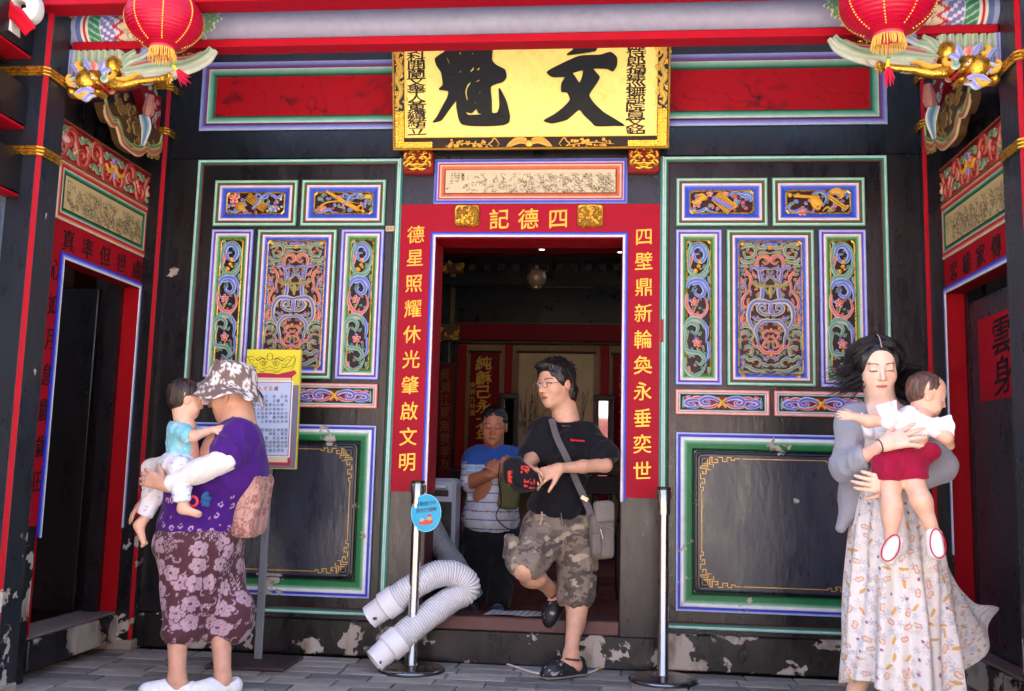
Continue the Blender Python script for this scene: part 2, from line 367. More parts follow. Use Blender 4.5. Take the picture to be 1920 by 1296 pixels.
# ---------------------------------------------------------------- lettering
_FONT = None
_glyph = {}
def glyph(ch, bold=0.0, ext=0.004, shear=0.0):
    """mesh of one character: 1 unit em, centred, in the XY plane, raised along +Z"""
    key = (ch, bold, ext, shear)
    if key in _glyph: return _glyph[key]
    cu = bpy.data.curves.new('glyph', 'FONT'); cu.body = ch; cu.size = 1; cu.extrude = ext; cu.offset = bold; cu.shear = shear
    cu.resolution_u = 3; o = bpy.data.objects.new('glyph', cu); COL.objects.link(o)
    bpy.context.view_layer.update(); dg = bpy.context.evaluated_depsgraph_get()
    me = bpy.data.meshes.new_from_object(o.evaluated_get(dg)); bpy.data.objects.remove(o); bpy.data.curves.remove(cu)
    n = len(me.vertices); co = np.zeros(n*3); me.vertices.foreach_get('co', co); co = co.reshape(-1, 3)
    if n:
        lo, hi = co.min(0), co.max(0); co -= (lo+hi)/2; co[:, :2] /= 0.92
        # brush feel: strokes that run across thin out and rise to the right
        co[:, 1] += 0.06*co[:, 0]
    F = [tuple(p.vertices) for p in me.polygons]; bpy.data.meshes.remove(me)
    _glyph[key] = (co, F); return _glyph[key]
def char(ch, fr, u, v, sx, sy, mat, col, parent, d=0.0, bold=0.012, name='character', ext=0.01, thick=0.002, rot=0.0):
    co, F = glyph(ch, 0.0, ext)
    if not len(co): return None
    VV, FF = [], []
    for k, (ox, oy) in enumerate(((0, 0), (1, .35), (-1, -.35), (.3, 1), (-.3, -1))):
        if k and bold <= 0: break
        q = co.copy(); z = q[:, 2]/max(1e-6, ext)*thick + k*0.00013
        w = 1.0 + 0.9*np.sin(q[:, 0]*7+q[:, 1]*5+ord(ch))      # the brush presses and lifts
        x, y = (q[:, 0]+ox*bold*w)*sx, (q[:, 1]+oy*bold*w)*sy
        VV.append(np.stack([u+x*math.cos(rot)-y*math.sin(rot), v+x*math.sin(rot)+y*math.cos(rot), d+z], 1)); FF += [tuple(i+k*len(co) for i in f) for f in F]
    P = np.vstack(VV)
    return mkobj(name, fr(P), FF, np.tile(np.append(col, 0), (len(P), 1)), mat, parent)
def chars_into(g, text, fr, u, v, s, col, d=0.001, step=(1, 0), bold=0.0, thick=0.0008, sx=1.0):
    for i, ch in enumerate(text):
        if ch == ' ': continue
        co, F = glyph(ch, bold, 0.01)
        if len(co): g.add(fr(np.stack([u+i*step[0]*s+co[:, 0]*s*0.9*sx, v+i*step[1]*s+co[:, 1]*s*0.9, d+co[:, 2]/0.01*thick], 1)), F, col)

# ---------------------------------------------------------------- smooth noise for painting and folds
def nz(P, f, seed=0, octv=3):
    """cheap smooth noise -1..1 from warped sines"""
    P = np.asarray(P, float); r = np.random.default_rng(seed); out = np.zeros(P.shape[:-1]); a = 1.0; tot = 0
    for o in range(octv):
        s = np.zeros(P.shape[:-1])
        for k in range(4):
            w = r.normal(size=P.shape[-1]); w /= np.linalg.norm(w); ph = r.uniform(0, 6.28)
            w2 = r.normal(size=P.shape[-1]); s += np.sin((P @ w)*f*2*math.pi*r.uniform(.7, 1.4)+ph+1.3*np.sin((P @ w2)*f*2.2+ph*2))
        out += a*s/2.6; tot += a; a *= 0.5; f *= 2.03
    return np.clip(out/tot, -1.5, 1.5)
def mixc(a, b, t):
    t = np.clip(np.asarray(t), 0, 1)[..., None]; return a*(1-t)+b*t
def sm(x, a, b): 
    t = np.clip((x-a)/(b-a), 0, 1); return t*t*(3-2*t)
def ink_painting(w, h, res, seed, base, ink, mountains=True, dense=0.5):
    """an ink-wash picture as a colour grid: hills, foliage dabs, willow lines, a block of writing"""
    nx, ny = int(w/res)+1, int(h/res)+1
    X, Y = np.meshgrid(np.linspace(0, w, nx), np.linspace(0, h, ny)); P = np.stack([X, Y], -1)
    tone = 0.12*np.clip(nz(P, 3/h*0.4, seed), 0, 1)
    r = np.random.default_rng(seed)
    for k in range(5):                                    # washes rising from the ground
        c = r.uniform(0.25, 0.95)*w; s = r.uniform(.06, .16)*w; top = r.uniform(.35, .85)*h
        prof = top*np.exp(-((X-c)/s)**2)+0.05*h*nz(P[..., :1], 10/w, seed+k)
        m = sm(prof-Y, 0, 0.25*h)*(0.25+0.5*(Y/np.maximum(prof, 1e-3)))*sm(nz(P, 7/h*0.5, seed+9*k), -0.7, 0.8)
        tone = np.maximum(tone, 0.55*m)
    tex = nz(P, 16/h*0.5, seed+50, 3)
    dark = sm(nz(P, 3.2/h*0.5, seed+71, 2)+0.5*(X/w)-0.25-dense*0.0, 0.15, 0.7)*sm(h*0.9-Y, 0, h*0.2)
    tone = np.maximum(tone, dark*(0.30+0.6*sm(tex, -0.1, 0.4))); fol = sm(nz(P*np.array([1, .8]), 5/h*0.5, seed+91, 2)+.35*(X/w)-.1, 0.0, .5)*sm(tex, -.35, .25)*sm(h*.92-Y, 0, h*.15)*(X > .2*w); tone = np.maximum(tone, .72*fol)
    for k in range(int(110*dense)):                        # brush lines
        x0 = r.uniform(.12, 1)*w; y0 = r.uniform(.05, .7)*h; L = r.uniform(.08, .3)*h; a = r.uniform(-0.6, 3.6); cv = r.uniform(-6, 6)
        s = np.linspace(0, 1, 24); px = x0+L*s*np.cos(a+cv*s*0.3); py = y0+L*s*np.sin(a+cv*s*0.3)
        ix = np.clip((px/w*(nx-1)).astype(int), 0, nx-1); iy = np.clip((py/h*(ny-1)).astype(int), 0, ny-1); tone[iy, ix] = np.maximum(tone[iy, ix], r.uniform(.5, .95))
    cols = 4
    for c in range(cols):                                  # the inscription, upper left
        for rr in range(5-c):
            cx, cy = (0.035+c*0.022)*w, h*(0.86-rr*0.11)
            m = (abs(X-cx) < 0.007*w) & (abs(Y-cy) < 0.035*h) & (nz(P, 90/h*0.3, seed+c+rr*7, 1) > -0.1); tone[m] = 0.8
    return X, Y, mixc(base, ink, tone)

# ---------------------------------------------------------------- bodies: distance fields meshed with surface nets
def _capsule(P, a, b, ra, rb):
    a, b = np.array(a, float), np.array(b, float); ab = b-a; L2 = ab @ ab+1e-12
    t = np.clip(((P-a) @ ab)/L2, 0, 1); return np.linalg.norm(P-a-t[..., None]*ab, axis=-1)-(ra+(rb-ra)*t)
def _ell(P, c, r, R=None):
    q = P-np.array(c, float)
    if R is not None: q = q @ np.array(R)      # columns of R are the local axes
    r = np.array(r, float); k0 = np.linalg.norm(q/r, axis=-1); k1 = np.linalg.norm(q/(r*r), axis=-1); return k0*(k0-1)/(k1+1e-9)
def _box(P, c, hs, R=None, rd=0.0):
    q = P-np.array(c, float)
    if R is not None: q = q @ np.array(R)
    q = abs(q)-(np.array(hs, float)-rd); return np.linalg.norm(np.maximum(q, 0), axis=-1)+np.minimum(q.max(-1), 0)-rd
def sdf_mesh(prims, res, cuts=(), disp=None):
    """prims: (op, k, kind, args...) ; op '+' smooth union, '-' smooth cut. cuts: (point, normal) keep the side normal points away from."""
    lo = np.full(3, 1e9); hi = np.full(3, -1e9); bbs = []
    for op, k, kind, *a in prims:
        if kind == 'cap': l = np.minimum(np.array(a[0])-a[2], np.array(a[1])-a[3]); h = np.maximum(np.array(a[0])+a[2], np.array(a[1])+a[3])
        else:
            m = np.linalg.norm(a[1]) if (kind == 'box' or (len(a) > 2 and a[2] is not None)) else 0
            e = np.array(a[1]) if m == 0 else np.full(3, max(a[1]) if kind == 'ell' else m); l = np.array(a[0])-e; h = np.array(a[0])+e
        bbs.append((l-k-res*3, h+k+res*3))
        if op == '+': lo = np.minimum(lo, l); hi = np.maximum(hi, h)
    lo = lo-res*3; hi = hi+res*3; n = np.ceil((hi-lo)/res).astype(int)+1
    V = np.full(n, 0.3, np.float32)
    ax = [lo[i]+np.arange(n[i])*res for i in range(3)]
    for (op, k, kind, *a), (l, h) in zip(prims, bbs):
        i0 = np.clip(np.floor((l-lo)/res).astype(int), 0, n-1); i1 = np.clip(np.ceil((h-lo)/res).astype(int)+1, 1, n)
        if np.any(i1-i0 < 1): continue
        sl = tuple(slice(i0[j], i1[j]) for j in range(3))
        P = np.stack(np.meshgrid(*[ax[j][sl[j]] for j in range(3)], indexing='ij'), -1)
        d = {'cap': _capsule, 'ell': _ell, 'box': _box}[kind](P, *a)
        v = V[sl]
        if op == '+':
            hh = np.clip(k-abs(v-d), 0, None)/max(k, 1e-6); V[sl] = np.minimum(v, d)-hh*hh*k*0.25
        else:
            hh = np.clip(k-abs(v+d), 0, None)/max(k, 1e-6); V[sl] = np.maximum(v, -d)+hh*hh*k*0.25
    if len(cuts) or disp is not None:
        P = np.stack(np.meshgrid(*ax, indexing='ij'), -1)
        if disp is not None:
            m = abs(V) < 0.05; V[m] = V[m]+disp(P[m])
        for c in cuts:
            p, nn = c[0], np.array(c[1], float); nn = nn/np.linalg.norm(nn)
            d = (P-np.array(p, float)) @ nn
            if len(c) > 2: d = np.where(np.linalg.norm(P-np.array(p, float), axis=-1) < c[2], d, -1)
            V = np.maximum(V, d)
    return surface_nets(V, lo, res)
def surface_nets(V, lo, res):
    S = V < 0; n = np.array(V.shape)
    cs = np.zeros(n-1, np.int8)
    for dx in (0, 1):
        for dy in (0, 1):
            for dz in (0, 1): cs += S[dx:n[0]-1+dx, dy:n[1]-1+dy, dz:n[2]-1+dz]
    act = (cs > 0) & (cs < 8); I = np.argwhere(act); idx = np.full(act.shape, -1, np.int64); idx[act] = np.arange(len(I))
    acc = np.zeros((len(I), 3)); cnt = np.zeros(len(I)); corner = [(a, b, c) for a in (0, 1) for b in (0, 1) for c in (0, 1)]
    for i, a in enumerate(corner):
        for b in corner[i+1:]:
            if sum(abs(a[k]-b[k]) for k in range(3)) != 1: continue
            va = V[tuple((I+a).T)]; vb = V[tuple((I+b).T)]; m = (va < 0) != (vb < 0)
            t = va[m]/(va[m]-vb[m]); acc[m] += np.array(a)+t[:, None]*(np.array(b)-np.array(a)); cnt[m] += 1
    P = lo+(I+acc/cnt[:, None])*res; F = []
    for axx in range(3):
        o = [k for k in range(3) if k != axx]; sl0 = [slice(1, n[k]-1) for k in range(3)]; sl0[axx] = slice(0, n[axx]-1)
        sl1 = list(sl0); sl1[axx] = slice(1, n[axx]); a, b = S[tuple(sl0)], S[tuple(sl1)]
        E = np.argwhere(a != b)
        if not len(E): continue
        base = E+np.array([0 if k == axx else 1 for k in range(3)]); q = []
        for d1, d2 in ((0, 0), (1, 0), (1, 1), (0, 1)):
            off = np.zeros(3, int); off[o[0]] = -1+d1; off[o[1]] = -1+d2; q.append(idx[tuple((base+off).T)])
        q = np.stack(q, 1); ins = a[tuple(E.T)]
        if axx == 1: ins = ~ins
        q[~ins] = q[~ins][:, ::-1]; F.append(q)
    F = np.vstack(F); F = F[(F >= 0).all(1)]
    return P, F
def normals(P, F):
    n = np.cross(P[F[:, 2]]-P[F[:, 0]], P[F[:, 3 if F.shape[1] > 3 else 1]]-P[F[:, 1]]); N = np.zeros_like(P)
    for k in range(F.shape[1]): np.add.at(N, F[:, k], n)
    return N/(np.linalg.norm(N, axis=1)[:, None]+1e-12)
def smooth_mesh(P, F, it=1, lam=0.5):
    for _ in range(it):
        A = np.zeros_like(P); c = np.zeros(len(P))
        for k in range(F.shape[1]):
            j = (k+1) % F.shape[1]; np.add.at(A, F[:, k], P[F[:, j]]); np.add.at(c, F[:, k], 1); np.add.at(A, F[:, j], P[F[:, k]]); np.add.at(c, F[:, j], 1)
        P = P*(1-lam)+A/np.maximum(c, 1)[:, None]*lam
    return P
def merge(parts):
    Vs, Fs, Cs, n = [], [], [], 0
    for V, F, c in parts: Vs.append(V); Fs.append(F+n); Cs.append(c); n += len(V)
    return np.vstack(Vs), np.vstack(Fs), np.vstack(Cs)
# ================================================================= SETTING: floor, court, roof
STONE = [C(158, 151, 142), C(168, 160, 150), C(146, 140, 134), C(163, 154, 145), C(136, 132, 128)]
g = Geo(); g.box(-9, 9, -16, 0.02, -0.30, -0.012, C(172, 168, 162), 0)
floor = struct(g.build('porch_floor', M_STONE))
slab_meshes = []
def slab_mesh(L, Wd, i):
    g = Geo(); b = 0.006; r = np.random.default_rng(i)
    c = STONE[i % 5]*r.uniform(.8, 1.1); j = lambda: r.uniform(-0.003, 0.003)
    ring = lambda e, z: [(-L/2+e+j(), -Wd/2+e+j(), z), (L/2-e+j(), -Wd/2+e+j(), z), (L/2-e+j(), Wd/2-e+j(), z), (-L/2+e+j(), Wd/2-e+j(), z)]
    g.rings(np.array([ring(0, -0.03), ring(0, -b*0.6), ring(b, 0)]), np.array([c*0.7, c*0.8, c]), False, True); return g
_sl = {}
row = 0; y = 0.0; n_slab = 0
rs = np.random.default_rng(3); rest = []
while y > -2.6:
    Wd = 0.125; x = -2.75 - rs.uniform(0, 0.3)
    while x < 2.7:
        L = [0.27, 0.31, 0.24, 0.29][rs.integers(4)]
        if n_slab >= 296:
            rest.append((x+L/2, y-Wd/2-0.004, L-0.009, Wd-0.009))
        else:
            k = (L, int(rs.integers(5)))
            if k not in _sl:
                o = slab_mesh(L-0.009, Wd-0.009, k[1]+int(L*100)).build('paving_stone', M_STONE); _sl[k] = o; attach(o, floor); o.location = (x+L/2, y-Wd/2-0.004, 0)
            else:
                inst(_sl[k], 'paving_stone', floor, Matrix.Translation((x+L/2, y-Wd/2-0.004, rs.uniform(-0.0015, 0.001))))
            n_slab += 1
        x += L
    y -= Wd
g = Geo()
for (x, yy, l, w_) in rest: g.box(x-l/2, x+l/2, yy-w_/2, yy+w_/2, -.03, rs.uniform(-.001, .001), STONE[int(x*100) % 5], 0)
g.v and attach(stuff(g.build('paving_stones', M_STONE)), floor)
g = Geo(); g.box(-9, 9, -16, -2.64, -0.01, -0.004, C(175, 170, 160)); struct(g.build('courtyard_ground', M_STONE))

# opposite side of the courtyard: a sunlit plastered hall (it is what the mirrors and lacquer reflect)
opp = thing('courtyard_hall', 'sunlit pale plastered hall across the courtyard with a red tiled roof', 'building', (0, -13, 0))
g = Geo(); g.box(-8, 8, -13.4, -13, 0, 3.4, C(225, 220, 208)); g.build('wall', M_PAPER, opp)
for i in range(3): g = Geo(); g.bbox(-5.2+i*4.4, -3.6+i*4.4, -13.03, -12.96, 0.0, 2.3, C(90, 30, 25), 0.01); g.build('door', M_WOOD, opp)
g = Geo()
for i in range(80):
    x = -8+i*0.2; R = []
    for (yy, zz) in ((-12.3, 3.15), (-15.6, 5.2)):
        th = np.linspace(0, math.pi, 7); R.append(np.stack([x+0.09*np.cos(th), np.full(7, yy), zz+0.08*np.sin(th)], 1))
    g.rings(np.array(R), C(165, 85, 60), closed=False)
g.box(-8, 8, -12.35, -12.25, 3.0, 3.12, C(120, 60, 40)); g.build('roof', M_TILE, opp)
for s, lab in ((-1, 'left'), (1, 'right')):
    g = Geo(); g.box(s*6.2-0.15, s*6.2+0.15, -13, -1.9, 0, 2.7, C(215, 210, 200))
    tag(g.build('courtyard_wall', M_PAPER), 'pale plastered side wall of the courtyard, %s of the porch' % lab, 'wall')

# porch ceiling: rafters and boards sloping down to the eave
roof = thing('porch_roof', 'dark timber roof over the porch with red rafters', 'roof', (0, 0, 3.7))
def roofz(y): return 4.45+0.42*(y-0.0)
g = Geo()
g.add([(-3.6, -1.4, roofz(-1.4)), (3.6, -1.4, roofz(-1.4)), (3.6, 3.0, roofz(3.0)), (-3.6, 3.0, roofz(3.0))], [(0, 3, 2, 1)], C(60, 40, 34))
g.add([(-3.6, -1.4, roofz(-1.4)+.1), (3.6, -1.4, roofz(-1.4)+.1), (3.6, 3.0, roofz(3.0)+.1), (-3.6, 3.0, roofz(3.0)+.1)], [(0, 1, 2, 3)], C(150, 80, 60))
g.add([(-3.6, 3.0, roofz(3.0)), (3.6, 3.0, roofz(3.0)), (3.6, 8, roofz(3.0)-2.1), (-3.6, 8, roofz(3.0)-2.1)], [(0, 3, 2, 1)], C(60, 40, 34))
g.build('roof_board', M_WOOD, roof)
for i in range(22):
    x = -3.3+i*0.31; g = Geo()
    R = [[(x-.035, yy, roofz(yy)-.09), (x+.035, yy, roofz(yy)-.09), (x+.035, yy, roofz(yy)-.005), (x-.035, yy, roofz(yy)-.005)] for yy in (-1.36, 2.9)]
    g.rings(np.array(R), C(130, 20, 24), True, True); g.build('rafter', M_RED, roof)
g = Geo()
g.box(-3.5, -3.3, 0.3, 8, 0, 5.8, C(200, 190, 175)); g.box(3.3, 3.5, .3, 1.2, 0, 5.8, C(200, 190, 175)); g.box(3.3, 3.5, 3.8, 8, 0, 5.8, C(200, 190, 175))  # unseen gap in the right gable, added to let sky light into the hall
g.box(-3.5, 3.5, 6.4, 6.6, 0, 4.4, C(40, 25, 22)); g.build('gable_wall', M_PAPER, roof)

# ================================================================= FACADE
wall = thing('front_wall', 'black lacquered timber front wall of the hall, with red painted transom panels', 'wall', (0, 0.05, 0))
g = Geo(); g.box(-2.13, 2.13, 0.0, 0.10, 2.672, 4.4, BLACK*0.7, 0.0); g.build('transom_board', M_LACQ, wall)
GR = C(40, 120, 95)
# the two red transom panels
for s in (-1, 1):
    u0, u1 = sorted((s*0.30, s*1.875)); g = Geo()
    moulding(g, FRONT, u0, u1, 2.83, 3.23, [(0, 0, BLACK), (0, .012, C(170, 180, 205)), (.008, .016, C(150, 155, 210)), (.028, .016, C(78, 66, 140)), (.036, .012, C(120, 30, 60)), (.040, .010, C(120, 20, 40)), (.042, .014, C(190, 210, 195)), (.055, .015, C(120, 175, 150)), (.078, .012, C(22, 92, 60)), (.086, .004, C(20, 70, 45))], wear=0.2)
    g.build('transom_frame', M_PAINT, wall)
    w, h = u1-u0-.16, .25
    nx, ny = 240, 48; U, V = np.meshgrid(np.linspace(u0+.075, u1-.075, nx), np.linspace(2.905, 3.155, ny)); P = np.stack([U, V], -1)
    t = 0.5*sm(nz(P, 2.6, 5+s, 3), 0.15, 0.7)*sm(nz(P, 9, 8+s, 2), -0.2, 0.5)+0.45*(abs(nz(P, 3.1, 20+s, 2)) < 0.025)
    Cg = mixc(C(164, 6, 18), C(52, 12, 18), t*1.1); g = Geo(); Pg = FRONT(np.stack([U, V, np.full_like(U, .0045)], -1)); g.grid(Pg, Cg)
    g.build('transom_painting', M_RED, wall)
# ---- panelled screens either side
def tri(a, b, c): return [C(*a), C(*b), C(*c)]
def frame_green(ins=0.0):     # green -> white -> red line -> white -> blue
    return [(0, -.002, BLACK), (0, .010, C(70, 140, 105)), (.004, .016, C(120, 180, 150)), (.014, .018, C(205, 222, 208)), (.017, .014, C(40, 110, 75)), (.026, .013, C(18, 92, 52)), (.028, .011, C(150, 20, 40)), (.031, .011, C(215, 90, 100)), (.033, .015, C(232, 228, 232)), (.040, .016, C(208, 205, 222)), (.048, .012, C(70, 95, 200)), (.058, .008, C(44, 74, 190)), (.072, .006, C(44, 76, 190))]
def frame_blue():
    return [(0, -.002, BLACK), (0, .010, C(100, 120, 215)), (.004, .016, C(160, 175, 230)), (.010, .017, C(190, 195, 235)), (.016, .014, C(70, 80, 195)), (.021, .012, C(70, 60, 170)), (.023, .011, C(190, 50, 80)), (.026, .014, C(232, 226, 222)), (.034, .015, C(196, 205, 190)), (.042, .012, C(100, 150, 100)), (.052, .008, C(30, 110, 50)), (.060, .006, C(30, 104, 46))]
def gilt_rim(g, u0, u1, v0, v1, d=.010, w=.008, r=.012):
    moulding(g, FRONT, u0, u1, v0, v1, [(0, d-.01, GOLD*.5), (0, d, GOLD), (w/2, d+.003, GOLD*1.15), (w, d, GOLD), (w, d-.03, GOLD*.4)], r=r, k=1)
gc = {'b': C(62, 88, 190), 'g': C(84, 132, 110), 'p': C(190, 96, 100), 'G': GOLD, 'eb': C(190, 205, 228), 'eg': C(176, 205, 190), 'ep': C(230, 178, 170), 'eG': GOLD}
def carve(kind):
    """geometry of one openwork; made once and shared by its twins"""
    g = Geo(); S = 0.000313
    if kind == 'vine':            # local: u 0..0.118, v -0.60..0
        X0, Y0, K = 862, 408, 0.118/126
        q = lambda L: [((x-X0)*K, -(y-Y0)*K*1.02) for x, y in L]
        R = lambda col, L, w=.0085, **k: ribbon(g, FRONT, q(L), w, gc[col], gc['e'+col] if 'e'+col in gc else GOLD, **k)
        R('g', [(866, 404), (880, 425), (868, 470), (866, 540), (888, 590), (925, 600), (968, 560), (984, 500), (968, 440), (932, 412), (900, 416)], .008)
        R('b', [(884, 480), (900, 440), (937, 436), (962, 480), (940, 520), (905, 508), (902, 480), (928, 475)], .0085, d0=.003)
        R('p', [(872, 545), (884, 500), (896, 470)], .007); R('g', [(856, 625), (900, 600), (950, 602), (984, 565)], .009, d0=.002)
        R('b', [(858, 668), (878, 632), (922, 622), (962, 640), (984, 690), (976, 740)], .009, d0=.002)
        R('b', [(884, 645), (930, 640), (957, 682), (936, 712), (903, 697), (914, 668)], .008, d0=.005)
        R('p', [(858, 700), (856, 760), (890, 812), (942, 820), (974, 775), (962, 722)], .0085)
        R('p', [(892, 790), (884, 835), (925, 850), (938, 826), (915, 815)], .007)
        R('b', [(944, 845), (972, 900), (966, 968)], .008); R('g', [(852, 862), (884, 838), (932, 846), (956, 890)], .0095, d0=.003)
        R('g', [(850, 935), (848, 885), (882, 860), (918, 882), (906, 918), (878, 906)], .0085, d0=.005)
        R('g', [(864, 900), (850, 960), (862, 1022), (902, 1046)], .0085); R('b', [(976, 960), (984, 1030), (960, 1080)], .007)
        R('g', [(850, 1010), (884, 1020), (932, 1028), (954, 1060), (932, 1088), (904, 1070)], .009, d0=.003)
        R('g', [(848, 1050), (852, 1110), (892, 1146), (940, 1130), (968, 1082)], .0095); R('p', [(864, 1135), (872, 1096)], .008)
        R('b', [(856, 720), (872, 740)], .006); R('g', [(980, 600), (984, 640)], .006); R('g', [(980, 1100), (984, 1146)], .006)
        rf = np.random.default_rng(5)
        for k in range(46):
            c_ = 'gbpgb'[k % 5]; L0 = curl(q([(rf.uniform(868, 980), rf.uniform(415, 1140))])[0], rf.uniform(0, 6.28), rf.uniform(.008, .014), .9, rf.choice([-1, 1]), 7); ribbon(g, FRONT, L0, .004, gc[c_]*.8, gc['e'+c_]*.7, d0=-.004, n=2, h=.004)
        for c, r_ in (((930, 518), .016), ((924, 545), .014), ((906, 572), .017), ((934, 560), .009)): blob(g, FRONT, q([c])[0], r_*.8, GOLD, h=.014, d0=.004)
        flower(g, FRONT, q([(900, 745)])[0], .024, PINK, LPINK, d0=.006); flower(g, FRONT, q([(915, 968)])[0], .024, C(200, 90, 130), LPINK, d0=.006)
        ribbon(g, FRONT, q([(905, 770), (898, 800)]), .003, GOLD, GOLD); ribbon(g, FRONT, q([(918, 990), (914, 1030)]), .003, GOLD, GOLD)
    if kind == 'vase':            # local: centre line u=0, v 0 down to -0.70, half width .165
        K = 0.168/182
        for m in (-1, 1):
            q = lambda L: [(m*(548-x)*K, -(y-408)*K) for x, y in L]
            def R(col, L, w=.0075, ed=None, **k): ribbon(g, FRONT, q(L), w*.86, gc[col]*.9, (gc['e'+col]*.6+GOLD*.45) if ed is None else ed, **k)
            R('b', [(548, 418), (528, 426), (505, 415)], .008); R('g', [(374, 445), (410, 428), (448, 430), (462, 458), (442, 488), (404, 492), (392, 470), (410, 458)], .008)
            R('g', [(470, 418), (486, 436), (520, 440), (548, 436)], .008, d0=.003); R('g', [(376, 412), (400, 416), (440, 412)], .006)
            R('g', [(372, 500), (392, 520), (440, 516), (462, 500)], .008); R('g', [(372, 545), (395, 535), (420, 548)], .007); R('g', [(478, 470), (505, 462), (548, 470)], .007)
            R('p', [(478, 548), (470, 512), (496, 486), (532, 490), (540, 515), (518, 530), (500, 515)], .008, d0=.004); R('p', [(548, 500), (532, 490)], .007)
            R('b', [(424, 556), (456, 546), (480, 562), (520, 554), (548, 560)], .008, d0=.005); R('b', [(478, 560), (488, 610), (484, 640)], .0085, d0=.004)
            R('b', [(510, 580), (500, 605), (520, 620), (534, 600), (520, 590)], .006); R('g', [(548, 600), (530, 612), (510, 640)], .006)
            R('g', [(440, 632), (470, 650), (512, 656), (548, 652)], .009, d0=.007, ed=GOLD); R('g', [(548, 655), (546, 690), (548, 722)], .009, d0=.007, ed=GOLD); R('g', [(520, 668), (535, 695)], .005)
            R('b', [(500, 660), (497, 705), (486, 745)], .011, d0=.004); R('p', [(470, 600), (450, 590), (444, 570)], .006)
            R('p', [(392, 592), (418, 584), (434, 616), (424, 660), (436, 690)], .008); R('p', [(424, 680), (396, 705), (380, 742), (392, 770), (414, 760), (408, 738)], .008)
            R('b', [(372, 640), (396, 650), (408, 680)], .007); R('g', [(368, 690), (382, 680)], .007); R('p', [(400, 640), (380, 620), (372, 600)], .006)
            R('b', [(548, 745), (505, 738), (450, 742), (420, 785), (418, 845), (446, 888), (470, 905)], .012, d0=.006, ed=C(225, 215, 150))
            R('b', [(545, 812), (500, 806), (474, 782), (490, 758), (514, 764), (512, 784), (498, 784)], .009, d0=.006, ed=C(225, 215, 150)); R('b', [(547, 740), (543, 780), (547, 815)], .009, d0=.005)
            R('b', [(548, 845), (505, 846), (474, 868), (456, 900), (470, 950), (474, 1000)], .010, d0=.008, ed=C(225, 215, 150)); R('b', [(440, 820), (470, 838), (500, 832)], .007)
            R('p', [(390, 800), (376, 830), (386, 862), (402, 850), (400, 826)], .007); R('b', [(372, 770), (390, 790), (408, 800)], .006)
            R('p', [(546, 905), (520, 900), (502, 922), (516, 942), (534, 930)], .007); R('p', [(546, 960), (520, 955), (506, 978), (520, 992), (540, 985)], .007); R('p', [(488, 885), (506, 892)], .006)
            R('g', [(372, 885), (400, 872), (440, 888), (452, 922), (430, 950), (408, 940)], .009); R('g', [(368, 1000), (364, 935), (384, 905), (412, 912), (420, 935)], .008)
            R('p', [(548, 1015), (510, 1018), (478, 992), (450, 985), (440, 955)], .009, d0=.004); R('g', [(388, 990), (420, 985), (440, 1005), (430, 1030), (404, 1026)], .008)
            R('g', [(368, 1050), (392, 1040), (420, 1060), (460, 1052), (486, 1066), (480, 1092), (456, 1092)], .008, d0=.003); R('b', [(500, 1040), (520, 1052), (548, 1044)], .007)
            R('g', [(374, 1100), (400, 1090), (430, 1106), (470, 1118), (520, 1112), (548, 1120)], .008); R('g', [(374, 1140), (400, 1128), (440, 1138)], .007); R('b', [(392, 1066), (386, 1090)], .006)
            R('g', [(500, 1075), (524, 1090), (548, 1080)], .007); R('g', [(470, 1142), (510, 1132), (548, 1140)], .006)
            R('G', [(500, 424), (520, 432)], .003, ed=GOLD); R('G', [(470, 560), (480, 556)], .003, ed=GOLD)
        rf = np.random.default_rng(77)
        for gy in range(26):
            for gx in range(6):
                x, y = 368+gx*31+rf.uniform(-8, 8), 420+gy*28+rf.uniform(-8, 8); L0 = curl((0, 0), rf.uniform(0, 6.28), rf.uniform(.010, .015), 1.05, rf.choice([-1, 1]), 8); cc = 'gpbgp'[(gx+gy*2) % 5]; e = rf.uniform(.2, .8)
                for m in (-1, 1): ribbon(g, FRONT, [(m*((548-x)*K+a), -(y-408)*K+b) for a, b in L0], .0042, gc[cc]*.8, gc['e'+cc]*(1-e)*.8+GOLD*e, d0=-.003, n=2, h=.005)
        for v in (895, 1034): blob(g, FRONT, (0, -(v-408)*K), .009, GOLD, d0=.012)
        flower(g, FRONT, (0, -(438-408)*K), .014, GOLD, GOLD, d0=.008)
        for sx in (-1, 1):
            for v in (-.010, -.685): blob(g, FRONT, (sx*.152, v), (.012, .010), GOLD, h=.008, d0=.004)
    return g
